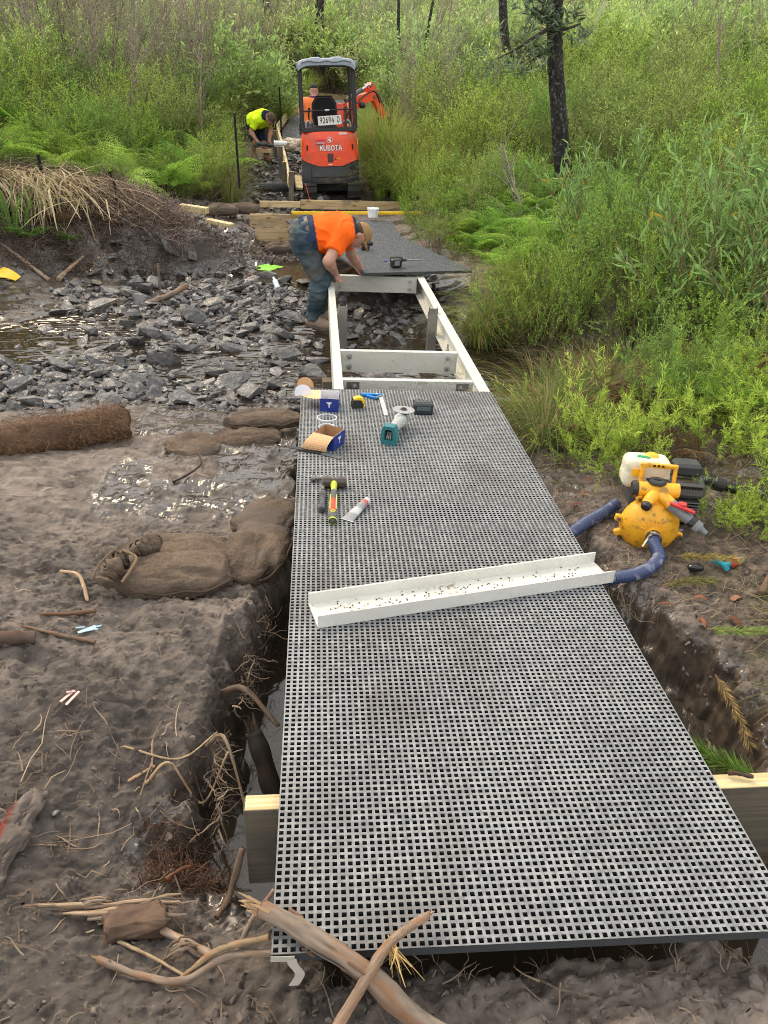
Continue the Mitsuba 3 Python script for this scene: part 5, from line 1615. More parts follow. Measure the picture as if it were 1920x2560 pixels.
BO = np.array([.30, 1.02, -.07])
adir = np.array([math.cos(math.radians(48)), math.sin(math.radians(48)), 0])
AN = np.cross(adir, (0, 0, 1))
MA = np.stack([adir, np.array([0, 0, 1.0]), np.cross(adir, (0, 0, 1.0))], 1)
sw = plate([(-.10, .75), (.10, .70), (.12, 1.25), (.02, 1.62), (-.06, 1.62), (-.12, 1.30)], .16, 0, 'slew_post')
bm = plate([(-.02, 1.05), (.10, 1.02), (.20, 1.30), (.34, 1.50), (.52, 1.60), (.90, 1.66), (.95, 1.76), (.86, 1.80), (.52, 1.745), (.28, 1.68), (.06, 1.40)], .12, 0, 'boom')
stk = plate([(.76, 1.86), (.84, 1.95), (.95, 1.90), (1.05, 1.70), (1.36, 1.34), (1.30, 1.28), (1.20, 1.36), (.90, 1.66), (.80, 1.74)], .10, 0, 'stick')
A = lambda s, z, n=0: BO + adir * s + AN * n + np.array([0, 0, z])
exput('arm_cylinder', MB(rgb(.06, .062, .065)).cyl(A(.10, 1.66), A(.58, 1.83), .040, sides=14), 'vc_satin', bm)
exput('arm_rod', MB(rgb(.55, .55, .55)).cyl(A(.58, 1.83), A(.80, 1.91), .020, sides=12), 'vc_metal', bm)
exput('boom_cylinder', MB(rgb(.06, .062, .065)).cyl(A(.10, .95), A(.36, 1.38), .036, sides=14), 'vc_satin', sw)
exput('bucket_cylinder', MB(rgb(.05, .05, .052)).cyl(A(.98, 1.86, .0), A(1.30, 1.48, .0), .034, sides=14), 'vc_satin', stk)
exput('work_lamp', MB(rgb(.02, .02, .021)).lathe([(0, .05), (.050, .05), (.058, .03), (.050, -.03), (.02, -.05), (0, -.05)], A(.48, 1.58, .10), -AN + np.array([0, -.5, 0]), 18), 'vc_satin', bm)
for s_, z_ in ((.90, 1.71), (.80, 1.90), (.03, 1.56)):
    exput('pin', MB(rgb(.25, .24, .23)).cyl(A(s_, z_, -.08), A(s_, z_, .08), .030, sides=14), 'vc_metal', bm)
exput('hydraulic_hose', MB(rgb(.014, .014, .014)).tube(spline([A(.02, 1.40, .07), A(.16, 1.58, .09), A(.34, 1.62, .08), A(.50, 1.70, .07), A(.78, 1.80, .07), A(.95, 1.78, .06), A(1.10, 1.60, .06)], 40), .013, 8), 'vc_satin', bm, smooth=True)
exput('bucket', MB(rgb(.16, .05, .028)).prism(Polygon([(1.26, 1.36), (1.42, 1.30), (1.52, 1.16), (1.44, 1.02), (1.28, 1.02), (1.34, 1.10), (1.38, 1.18), (1.30, 1.26)]).buffer(.008), .30, MA, None, BO - AN * .15), 'vc_satin', stk)
# red string line lying off the track
tag(put('string_line', MB(rgb(.55, .06, .03)).tube([(-.72, 13.86, .22), (-.66, 13.60, .05), (-.62, 13.45, -.10)], .005, 5), 'vc_matte'), 'thin red string line hanging beside the left track of the excavator', 'string line')
# ------------------------------------------------------------------ the three workers
SKIN = rgb(.46, .25, .185)


def frame(up, fwd):
    up = np.asarray(up, float) / np.linalg.norm(up)
    fwd = np.asarray(fwd, float) - up * np.dot(fwd, up)
    fwd /= np.linalg.norm(fwd)
    return np.stack([np.cross(fwd, up), fwd, up], 1)       # columns: right, forward, up


def torso(P, J, b, off=0.0):
    """Pelvis, belly, chest and shoulders."""
    S = J['neck'] - J['pelvis']
    up = S / np.linalg.norm(S)
    f = frame(up, J['fwd'])
    L = np.linalg.norm(S)
    d = ell(P, J['pelvis'] + up * .02, np.array([.185 * b, .140 * b, .15]) + off, f)
    d = smin(d, ell(P, J['pelvis'] + up * .38 * L + f[:, 1] * .025, np.array([.180 * b, .150 * b, .20]) + off, f), .07)
    d = smin(d, ell(P, J['pelvis'] + up * .70 * L, np.array([.190 * b, .138 * b, .19]) + off, f), .07)
    for s in ('R', 'L'):
        d = smin(d, cone(P, J['neck'] - up * .05, J['sh' + s], .068 + off, .068 * b + off), .07)
    return d


def hand(P, d, w, hd, fd, side, curl):
    """A palm from the wrist along hd, palm facing fd, with four curled fingers and a thumb at its side."""
    hd = hd / np.linalg.norm(hd)
    fd = fd - hd * (fd @ hd)
    fd /= np.linalg.norm(fd)
    ac = np.cross(hd, fd) * side
    pc = w + hd * .045
    d = smin(d, ell(P, pc, (.046, .050, .020), np.stack([ac, hd, fd], 1)), .016)
    for k, (o, ln) in enumerate(((-.032, .072), (-.011, .082), (.011, .078), (.031, .062))):
        p0 = w + hd * .080 + ac * o
        a1, a2 = curl * .6, curl * 1.5
        p1 = p0 + (hd * math.cos(a1) + fd * math.sin(a1)) * ln * .5
        p2 = p1 + (hd * math.cos(a2) + fd * math.sin(a2)) * ln * .5
        d = smin(d, np.minimum(cone(P, p0 - hd * .02, p1, .0115, .0100), cone(P, p1, p2, .0100, .0082)), .004)
    t0 = w + hd * .030 - ac * .040
    t1 = t0 + hd * .030 - ac * .022 + fd * .014
    t2 = t1 + hd * .026 + fd * .022 + ac * .006
    return smin(d, np.minimum(cone(P, t0, t1, .0150, .0120), cone(P, t1, t2, .0120, .0095)), .008)


def head_sdf(P, J):
    f = frame(J['headup'], J['face'])
    c = J['head']
    r, fw, u = f[:, 0], f[:, 1], f[:, 2]
    d = ell(P, c + u * .035 - fw * .010, (.078, .098, .088), f)
    d = smin(d, ell(P, c - u * .045 + fw * .030, (.058, .064, .072), f), .04)
    d = smin(d, cone(P, c + fw * .086 + u * .004, c + fw * .112 - u * .020, .011, .015), .014)          # nose
    d = smin(d, ell(P, c + fw * .080 - u * .058, (.024, .014, .008), f), .012)                         # lips
    d = smin(d, ell(P, c + fw * .068 - u * .095, (.026, .022, .018), f), .018)                         # chin
    d = smin(d, ell(P, c + fw * .080 + u * .026, (.052, .016, .012), f), .014)                         # brow
    for s in (-1, 1):
        d = np.maximum(d, -ell(P, c + fw * .098 + u * .010 + r * .032 * s, (.017, .016, .011), f))     # eye sockets
        d = smin(d, ell(P, c + fw * .076 + u * .009 + r * .031 * s, (.012, .012, .010), f), .003)
        d = smin(d, ell(P, c - fw * .008 - u * .010 + r * .080 * s, (.012, .022, .034), f), .008)      # ears
    return smin(d, cone(P, J['neck'] - (J['head'] - J['neck']) * .15, c - u * .04 - fw * .02, .068, .058), .03)


def arms_sdf(P, J, b=1.0):
    d = np.full(len(P), 9.0)
    for s, sg in (('R', 1), ('L', -1)):
        if 'el' + s not in J:
            continue
        e, w = J['el' + s], J['wr' + s]
        m = e + (w - e) * .3
        a = smin(cone(P, J['sh' + s], e, .058 * b, .046 * b), smin(cone(P, e, m, .045 * b, .047 * b), cone(P, m, w, .047 * b, .029 * b), .02), .02)
        d = np.minimum(d, hand(P, a, w, J['hd' + s], J['pf' + s], sg, J.get('curl' + s, .7)))
    return d


def legs_sdf(P, J, b, off=0.0, taper=1.0, to=1.0):
    d = np.full(len(P), 9.0)
    for s in 'RL':
        h, k, a = J['hip' + s], J['kn' + s], J['an' + s]
        calf = k + (a - k) * .32
        q = smin(cone(P, h, k, .098 * b + off, .064 * b + off), smin(cone(P, k, calf, .062 * b + off, .060 * b + off), cone(P, calf, a, .060 * b + off, .040 * taper + off), .03), .03)
        d = smin(d, q, .02)
    return d


def boot(mbU, mbS, an, toe, cu, cs, low=-.085):
    """Upper and sole of a boot from the ankle to the toe."""
    an, toe = np.asarray(an, float), np.asarray(toe, float)
    fw = toe - an
    fw[2] *= .35
    fw /= np.linalg.norm(fw)
    f = frame((0, 0, 1) - fw * fw[2], fw)
    heel = an + f[:, 2] * low
    def sdf(P):
        d = cone(P, an + f[:, 2] * .05, an - f[:, 2] * .02 - fw * .01, .060, .054)
        d = smin(d, cone(P, heel + f[:, 2] * .050 - fw * .015, heel + f[:, 2] * .046 + fw * .16, .050, .044), .035)
        d = smin(d, cone(P, an + fw * .03, heel + f[:, 2] * .06 + fw * .12, .046, .040), .03)
        d = d + .003 * n3(P, 45, 3, 2)
        return np.maximum(d, -((P - heel) @ f[:, 2] - .016))
    lo = np.minimum(heel - .25, heel - .25)
    V, F = nets(sdf, lo, heel + .30, .009)
    mbU.add(V, F, cu)
    out = [(-.062 - .0, .0), (-.052, .034), (.0, .046), (.10, .054), (.17, .046), (.205, .018), (.205, -.018), (.17, -.046), (.10, -.050), (0, -.044), (-.052, -.034)]
    mbS.prism(Polygon(out).buffer(.004), .020, np.stack([fw, np.cross(f[:, 2], fw), f[:, 2]], 1), cs, heel)


def bounds(J, keys, pad):
    p = np.array([J[k] for k in keys])
    return p.min(0) - pad, p.max(0) + pad


def build(key, J, b, cl, h=.011):
    """Skin as one continuous mesh, then the clothes."""
    for k in list(J):
        J[k] = np.asarray(J[k], float) if not np.isscalar(J[k]) else J[k]
    up = (J['neck'] - J['pelvis']) / np.linalg.norm(J['neck'] - J['pelvis'])
    pts = [k for k in J if k[:2] in ('pe', 'ne', 'sh', 'el', 'wr', 'hi', 'kn', 'an') or k == 'head']
    lo, hi = bounds(J, pts, .19)
    def skin(P):
        d = smin(head_sdf(P, J), arms_sdf(P, J, b), .01)
        d = smin(d, torso(P, J, b, -.035), .03)
        return smin(d, legs_sdf(P, J, b, -.018), .03)
    V, F = nets(skin, lo, hi, h)
    tone = (1 + .16 * n3(V, 14, 3, 3))[:, None] * cl.get('skin', SKIN)
    fh = frame(J['headup'], J['face'])
    loc = (V - J['head']) @ fh
    lips = (np.abs(loc[:, 0]) < .026) & (np.abs(loc[:, 2] + .058) < .010) & (loc[:, 1] > .062)
    tone = np.where(lips[:, None], rgb(.30, .11, .09), tone)
    eye = (np.abs(np.abs(loc[:, 0]) - .031) < .013) & (np.abs(loc[:, 2] - .009) < .009) & (loc[:, 1] > .070)
    tone = np.where(eye[:, None], rgb(.12, .09, .07), tone)
    if 'beard' in cl:
        bd = (loc[:, 2] < -.035) & (loc[:, 1] > -.02) & (loc[:, 2] > -.16)
        tone = np.where(bd[:, None], tone * .5 + cl['beard'] * .5, tone)
    put('body', (V, F, np.clip(tone, .01, 1)), 'vc_skin', key, smooth=True)

    def shirt(P):
        d = torso(P, J, b, .012)
        for s in 'RL':
            a, e = J['sh' + s], J['el' + s]
            t = (P - a) @ (e - a) / ((e - a) @ (e - a))
            d = smin(d, np.maximum(cone(P, a, e, .078 * b, .070 * b), (t - cl.get('sleeve', .72)) * .26), .045)
        hem = (P - J['pelvis']) @ up
        fold = .012 * n3(P, 9, 31, 3) + .006 * np.sin(55 * ((P - J['pelvis']) @ np.cross(up, J['fwd'])) + 12 * n3(P, 5, 33, 2)) * sstep(.5, .0, hem / .5)
        d = d + fold * .6 - .012 * (1 - np.abs(n3(P * np.array([1.3, 1, .8]), 6.5, 37, 2))) ** 7 + .004
        d = np.maximum(d, -hem + cl.get('hem', -.06) + .02 * n3(P, 6, 35, 2))
        neck = (P - J['neck']) @ up - .055
        return np.maximum(d, neck)
    lo2, hi2 = bounds(J, ['pelvis', 'neck', 'shR', 'shL', 'elR', 'elL'], .24)
    V, F = nets(shirt, lo2, hi2, h)
    hem = (V - J['pelvis']) @ up
    c = np.where((hem > cl['split'] + .012 * n3(V, 8, 5, 2) * 0)[:, None], cl['top'], cl['low'])
    if 'collar' in cl:
        c = np.where((hem > np.linalg.norm(J['neck'] - J['pelvis']) + .022)[:, None], cl['collar'], c)
    c = c * (1 + .10 * n3(V, 7, 8, 3))[:, None]
    if 'dust' in cl:
        c = c + cl['dust'] * sstep(.30, .7, n3(V, 7, 12, 3))[:, None] * (hem < cl['split'])[:, None]
    put('shirt', (V, F, np.clip(c, 0, 1)), 'vc_cloth', key, smooth=True)

    def pants(P):
        hem = (P - J['pelvis']) @ up
        d = smin(np.maximum(torso(P, J, b, -.002), hem - .075), legs_sdf(P, J, b * 1.06, .012, 1.40), .04)
        if cl.get('shorts'):
            for s in 'RL':
                pass
            tk = np.minimum(*[np.maximum(-((P - J['kn' + s]) @ (J['hip' + s] - J['kn' + s])) / .42 + cl['shorts'], np.linalg.norm(P - (J['kn' + s] + J['an' + s]) / 2, axis=1) - .75) for s in 'RL'])
            d = np.maximum(d, tk)
        else:
            for s in 'RL':
                a = J['an' + s]
                dn = (J['kn' + s] - a) / np.linalg.norm(J['kn' + s] - a)
                d = np.maximum(d, np.where(np.linalg.norm(P - a, axis=1) < .16, -((P - a) @ dn) - .012, -9))
            w = np.minimum(*[np.abs(np.linalg.norm(P - J['kn' + s], axis=1)) for s in 'RL'])
            d = d - .012 * (1 - np.abs(n3(P * np.array([.8, .8, 1.5]), 8, 47, 2))) ** 6 + .012 * n3(P * np.array([1, 1, 1.9]), 10, 41, 3) * sstep(.45, .1, w) + .010 * n3(P * np.array([1, 1, 2.6]), 9, 43, 2)
        return d
    lo3, hi3 = bounds(J, ['pelvis', 'hipR', 'hipL', 'knR', 'knL', 'anR', 'anL'], .22)
    V, F = nets(pants, lo3, hi3, h)
    put('trousers' if not cl.get('shorts') else 'shorts', (V, F, np.tile(cl['pants'], (len(V), 1)) * (1 + .15 * n3(V, 10, 4, 3))[:, None]), 'denim' if cl.get('denim') else 'vc_cloth', key, smooth=True)
    for s in 'RL':
        mu, ms = MB(), MB()
        boot(mu, ms, J['an' + s], J['to' + s], cl['boot'], cl['sole'])
        bk = put('boot', mu, 'vc_matte', key, smooth=True)
        put('sole', ms, 'vc_matte', bk)


def cap(key, J, col, brim, flip=1, size=1.0):
    f = frame(J['headup'], J['face'])
    c = J['head'] + f[:, 2] * .042 - f[:, 1] * .008
    r = np.array([.088, .106, .094]) * size
    def sdf(P):
        d = ell(P, c, r, f) + .003 * n3(P, 30, 51, 2)
        return np.maximum(d, -((P - c) @ f[:, 2]) + .004)
    V, F = nets(sdf, c - .14, c + .14, .007)
    k = put('cap', (V, F, np.tile(col, (len(V), 1)) * (1 + .13 * n3(V, 24, 6, 3))[:, None]), 'vc_cloth', key, smooth=True)
    a = np.linspace(-1.0, 1.0, 15)
    pts = []
    for t in a:
        e = c + f[:, 0] * (.088 * math.sin(t)) + f[:, 1] * flip * (.103 * math.cos(t)) + f[:, 2] * .008
        o = c + f[:, 0] * (.092 * math.sin(t)) + f[:, 1] * flip * (.103 * math.cos(t) + .072 * max(math.cos(t * 1.35), 0)) - f[:, 2] * (.010 + .012 * t * t)
        pts.append((e, o))
    E, O = np.array([p[0] for p in pts]), np.array([p[1] for p in pts])
    th = f[:, 2] * .003
    V = np.vstack([E + th, O + th, E - th, O - th])
    n = 15
    F = []
    for i in range(n - 1):
        F += [[i, n + i, n + i + 1, i + 1], [2 * n + i, 2 * n + i + 1, 3 * n + i + 1, 3 * n + i], [n + i, 3 * n + i, 3 * n + i + 1, n + i + 1]]
    put('brim', (V, np.array(F), np.tile(brim, (len(V), 1))), 'vc_cloth', k)
    return k


# 1: the man bending over the walkway frame
P1 = thing('person', 'worker in orange and navy shirt and jeans bending over the walkway frame', 'person')
J1 = dict(pelvis=(-.660, 6.88, .425), neck=(-.180, 6.90, .505), fwd=(.15, 0, -1), head=(-.105, 6.88, .440), headup=(.93, .05, .32), face=(.30, -.12, -.95),
          shR=(-.262, 6.715, .470), elR=(-.405, 6.565, .245), wrR=(-.335, 6.740, .105), hdR=(.20, .45, -.8), pfR=(.9, .1, .2), curlR=1.0,
          shL=(-.235, 7.085, .465), elL=(-.165, 7.190, .205), wrL=(-.02, 7.395, -.035), hdL=(.35, .05, -.9), pfL=(.1, -1, -.1), curlL=1.35,
          hipR=(-.645, 6.79, .37), knR=(-.475, 6.715, .055), anR=(-.555, 6.745, -.345), toR=(-.36, 6.68, -.42),
          hipL=(-.630, 6.98, .37), knL=(-.405, 7.010, .040), anL=(-.475, 7.035, -.345), toL=(-.28, 7.00, -.42))
build(P1, J1, 1.13, dict(top=rgb(.92, .135, .012), low=rgb(.030, .042, .080), collar=rgb(.028, .034, .060), split=.135, hem=-.005, sleeve=.66, denim=True, pants=rgb(.05, .09, .12), boot=rgb(.27, .205, .150), sole=rgb(.10, .085, .07), dust=rgb(.07, .07, .07)), h=.0095)
cap(P1, J1, rgb(.30, .185, .085), rgb(.27, .165, .080))
f = frame(J1['headup'], J1['face'])
m = MB(rgb(.045, .032, .024))
c0 = np.asarray(J1['head'], float)
def hair_sdf(P):
    d = ell(P, c0 + f[:, 2] * .020 - f[:, 1] * .022, (.082, .092, .088), f)
    return np.maximum(np.maximum(d, (P - c0) @ f[:, 1] - .0), -((P - c0) @ f[:, 2]) - .045) + .004 * n3(P, 60, 3, 2)
V, F = nets(hair_sdf, c0 - .13, c0 + .13, .008)
put('hair', (V, F, np.tile(rgb(.05, .034, .024), (len(V), 1))), 'vc_matte', P1, smooth=True)
# belt round the hips
ud = np.array([.98, .04, .17])
ud /= np.linalg.norm(ud)
fr1 = frame(ud, (.15, 0, -1))
a = np.linspace(0, 2 * np.pi, 40)
bp = np.array([-.660, 6.88, .425]) + ud * .060 + fr1[:, 0] * (.216 * np.cos(a))[:, None] + fr1[:, 1] * (.170 * np.sin(a))[:, None]
m = MB(rgb(.12, .085, .065))
for i in range(39):
    m.bar(bp[i], bp[i + 1], .036, .006, .001, up=(bp[i] - bp.mean(0)))
put('belt', m, 'vc_satin', P1)

# 2: the man in yellow sawing beside the timber edging
P2_ = thing('person', 'worker in bright yellow shirt and navy shorts bending over the timber edging', 'person')
g2 = .30
J2 = dict(pelvis=(-1.83, 17.00, 1.07), neck=(-1.545, 16.68, 1.185), fwd=(.25, -.3, -1), head=(-1.455, 16.58, 1.125), headup=(.52, -.50, .45), face=(.42, -.30, -.88),
          shR=(-1.735, 16.60, 1.090), elR=(-1.860, 16.62, .880), wrR=(-1.735, 16.52, .715), hdR=(.55, -.25, -.5), pfR=(.6, .2, -.4), curlR=1.1,
          shL=(-1.445, 16.80, 1.140), elL=(-1.465, 16.72, .900), wrL=(-1.490, 16.58, .725), hdL=(.4, -.3, -.6), pfL=(-.3, -.3, -.4), curlL=1.1,
          hipR=(-1.86, 16.93, 1.00), knR=(-1.810, 16.78, .66), anR=(-1.830, 16.85, g2 + .10), toR=(-1.76, 16.62, g2 + .02),
          hipL=(-1.72, 17.05, 1.00), knL=(-1.620, 16.86, .68), anL=(-1.580, 16.95, g2 + .11), toL=(-1.47, 16.74, g2 + .03))
build(P2_, J2, 1.0, dict(top=rgb(.60, .88, .015), low=rgb(.60, .88, .015), collar=rgb(.02, .025, .04), split=-.5, hem=.02, sleeve=.70, shorts=.05, pants=rgb(.014, .020, .034), boot=rgb(.16, .085, .050), sole=rgb(.05, .04, .03), skin=rgb(.33, .165, .110)), h=.013)
f2 = frame(J2['headup'], J2['face'])
c2 = np.asarray(J2['head'], float)
def hair2(P):
    d = ell(P, c2 + f2[:, 2] * .040 - f2[:, 1] * .014, (.084, .104, .090), f2)
    return np.maximum(d, -((P - c2) @ f2[:, 2]) + .008 + .25 * ((P - c2) @ f2[:, 1])) + .004 * n3(P, 60, 3, 2)
V, F = nets(hair2, c2 - .15, c2 + .15, .009)
put('hair', (V, F, np.tile(rgb(.075, .045, .028), (len(V), 1))), 'vc_matte', P2_, smooth=True)
a = np.linspace(-1.7, 1.7, 16)
put('sunglasses', MB(rgb(.02, .02, .02)).tube(np.array([c2 + f2[:, 2] * .065 + f2[:, 0] * .090 * math.sin(t) + f2[:, 1] * (.112 * math.cos(t)) for t in a]), .010, 6), 'vc_gloss', P2_)
# his saw and the white pipe it rests on
sw_ = thing('power_saw', 'dark green and black power saw held by the worker in yellow', 'saw')
put('body', MB(rgb(.020, .055, .050)).tube([(-1.74, 16.42, .685), (-1.66, 16.42, .680), (-1.56, 16.41, .672)], [.030, .040, .036], 12), 'vc_satin', sw_, smooth=True)
put('nose', MB(rgb(.018, .018, .019)).tube([(-1.56, 16.41, .672), (-1.46, 16.40, .655), (-1.38, 16.40, .645)], [.036, .034, .018], 12), 'vc_satin', sw_, smooth=True)
put('battery', MB(rgb(.02, .02, .02)).box((-1.755, 16.42, .635), (.09, .07, .06), None, .01), 'vc_satin', sw_)
put('blade', MB(rgb(.4, .4, .4)).bar((-1.38, 16.40, .645), (-1.26, 16.395, .640), .004, .020, .0005), 'vc_metal', sw_)
tag(put('plastic_pipe', MB(rgb(.72, .76, .76)).lathe([(.040, 0), (.050, 0), (.052, .02), (.046, .022), (.046, .25), (.038, .25), (.038, .0), (.040, 0)], (-1.345, 15.58, .745), (1, .02, .015), 20), 'vc_satin'), 'short white plastic pipe lying on top of an edging post', 'pipe')

# 3: the man standing behind the excavator
P3 = thing('person', 'worker in orange shirt and dark cap standing beyond the excavator, back turned', 'person')
J3 = dict(pelvis=(-.60, 16.42, 1.02), neck=(-.590, 16.36, 1.535), fwd=(.05, 1, 0), head=(-.585, 16.40, 1.665), headup=(.0, .10, 1), face=(-.25, 1, -.25),
          shR=(-.395, 16.36, 1.465), elR=(-.355, 16.47, 1.20), wrR=(-.42, 16.68, 1.09), hdR=(-.2, .8, -.2), pfR=(-.8, 0, -.2), curlR=.9,
          shL=(-.785, 16.36, 1.455), elL=(-.835, 16.47, 1.19), wrL=(-.76, 16.68, 1.08), hdL=(.2, .8, -.2), pfL=(.8, 0, -.2), curlL=.9,
          hipR=(-.51, 16.42, .93), knR=(-.50, 16.46, .53), anR=(-.49, 16.42, .16), toR=(-.47, 16.64, .09),
          hipL=(-.69, 16.42, .93), knL=(-.70, 16.48, .53), anL=(-.71, 16.42, .16), toL=(-.74, 16.64, .09))
build(P3, J3, 1.0, dict(top=rgb(.90, .24, .075), low=rgb(.12, .12, .17), collar=rgb(.09, .03, .07), split=.10, hem=-.08, sleeve=.75, pants=rgb(.03, .035, .045), boot=rgb(.14, .09, .055), sole=rgb(.05, .04, .035), skin=rgb(.50, .27, .21)), h=.014)
cap(P3, J3, rgb(.035, .037, .036), rgb(.030, .032, .031))
# ------------------------------------------------------------------ vegetation
vr = np.random.default_rng(77)


def leaves(P, D, N, L, W, col, shape='lance', jitter=.18, rng=vr):
    """Many small leaves at P, along D, facing N; lance = two triangles, long = four. Returns V, F, C."""
    n = len(P)
    D = D / (np.linalg.norm(D, axis=1, keepdims=True) + 1e-9)
    S = np.cross(D, N)
    S /= np.linalg.norm(S, axis=1, keepdims=True) + 1e-9
    U = np.cross(S, D)
    L, W = np.broadcast_to(L, n)[:, None], np.broadcast_to(W, n)[:, None]
    if shape == 'lance':
        V = np.stack([P, P + D * L * .45 + S * W * .5, P + D * L - U * L * .08, P + D * L * .45 - S * W * .5], 1)
        f = np.array([[0, 1, 2], [0, 2, 3]])
    else:
        V = np.stack([P, P + D * L * .35 + S * W * .5 + U * L * .03, P + D * L * .35 - S * W * .5 + U * L * .03, P + D * L * .72 + S * W * .38, P + D * L * .72 - S * W * .38, P + D * L - U * L * .12], 1)
        f = np.array([[0, 1, 2], [2, 1, 3], [2, 3, 4], [4, 3, 5]])
    k = V.shape[1]
    F = (np.arange(n)[:, None, None] * k + f[None]).reshape(-1, 3)
    c = np.clip((np.broadcast_to(col, (n, 3)) * np.array([1.18, 1.23, 1.25]) + np.array([.013, .013, .012])) * (1 + jitter * rng.normal(size=(n, 1))), .004, .85)
    return V.reshape(-1, 3), F, np.repeat(c, k, axis=0)


def ribbons(pts, w, col, up=None):
    """Blades: pts (n, m, 3) polylines with width w (n,) tapering; col (n,3) or (n,m,3)."""
    n, m, _ = pts.shape
    t = np.gradient(pts, axis=1)
    s = np.cross(t, np.array([0, 0, 1.0]) if up is None else up)
    s /= np.linalg.norm(s, axis=2, keepdims=True) + 1e-9
    tp = np.sin(np.linspace(.25, 1, m) * np.pi * .98) ** .6 if m > 2 else np.ones(m)
    hw = .5 * np.broadcast_to(w, n)[:, None, None] * tp[None, :, None] * s
    V = np.stack([pts - hw, pts + hw], 2).reshape(-1, 3)
    k = np.arange(m - 1)[:, None] * 2
    f = np.concatenate([k + [[0, 1, 3]], k + [[0, 3, 2]]], 0)
    F = (np.arange(n)[:, None, None] * (2 * m) + f[None]).reshape(-1, 3)
    C = np.broadcast_to(col[:, None] if col.ndim == 2 else col, (n, m, 3))
    return V, F, np.repeat(C.reshape(-1, 3), 2, axis=0)


def sticks(segs, sides=3):
    """Thin stems: list of (points, r0, r1, colour)."""
    mb = MB()
    for p, r0, r1, c in segs:
        V, F = tube(p, np.linspace(r0, r1, len(p)), sides, False)
        mb.add(V, F, c)
    return mb.get()


def join(*ms):
    mb = MB()
    for V, F, C in ms:
        mb.add(V, F, C)
    return mb.get()


def grow(rng, base, d, L, n=6, bend=.12, up=.08):
    p, out = np.array(base, float), [np.array(base, float)]
    d = np.array(d, float)
    for _ in range(n):
        d = d + rng.normal(0, bend, 3) + (0, 0, up)
        d /= np.linalg.norm(d)
        p = p + d * L / n
        out.append(p)
    return np.array(out)


def sample_line(p, n, lo=.1, rng=vr):
    t = lo + (1 - lo) * (np.arange(n) + rng.uniform(0, 1, n)) / n
    x = t * (len(p) - 1)
    i = np.minimum(x.astype(int), len(p) - 2)
    u = (x - i)[:, None]
    return p[i] * (1 - u) + p[i + 1] * u, p[i + 1] - p[i], t


def heath(seed, h=1.0, spread=.45, stems=22, twigs=7, lv=26, ll=.030, lw=.0065, green=(.10, .17, .028), tip=(.20, .28, .05), lean=.35, droop=.0):
    """Fine leaved heath shrub: upright feathery stems with small narrow leaves."""
    r = np.random.default_rng(seed)
    segs, Ps, Ds, Ts = [], [], [], []
    for _ in range(stems):
        a, rad = r.uniform(0, 2 * np.pi), spread * r.uniform(0, .4)
        o = np.array([math.cos(a) * rad, math.sin(a) * rad, -.05])
        d = np.array([math.cos(a) * lean * r.uniform(.3, 1.5), math.sin(a) * lean * r.uniform(.3, 1.5), 1])
        L = h * r.uniform(.55, 1.1)
        p = grow(r, o, d / np.linalg.norm(d), L, 6, .10, .05 - droop)
        segs.append((p, .006 * h, .002, rgb(.11, .085, .055) * r.uniform(.6, 1.3)))
        for _ in range(twigs):
            q, dd, t = sample_line(p, 1, .28, r)
            td = dd[0] / np.linalg.norm(dd[0]) + r.normal(0, .45, 3) + (0, 0, .15 - droop)
            tw = grow(r, q[0], td / np.linalg.norm(td), L * r.uniform(.18, .38), 4, .10, .06 - droop)
            segs.append((tw, .0025, .001, rgb(.13, .12, .055)))
            lp, ld, lt = sample_line(tw, lv, .05, r)
            Ps.append(lp); Ds.append(ld); Ts.append(np.full(lv, t[0]) * .6 + lt * .4)
    P, D, T = np.vstack(Ps), np.vstack(Ds), np.concatenate(Ts)
    D = D / np.linalg.norm(D, axis=1, keepdims=True) + r.normal(0, .55, P.shape)
    N = r.normal(size=P.shape) + (0, 0, .8)
    col = np.array(green)[None] * (1 - T[:, None] ** 1.5) + np.array(tip)[None] * T[:, None] ** 1.5
    col = col * (.82 + .36 * meshkit.noise(P * 7, seed))[:, None]
    return leaves(P, D, N, ll * r.uniform(.6, 1.3, len(P)), lw, col, rng=r), sticks(segs)


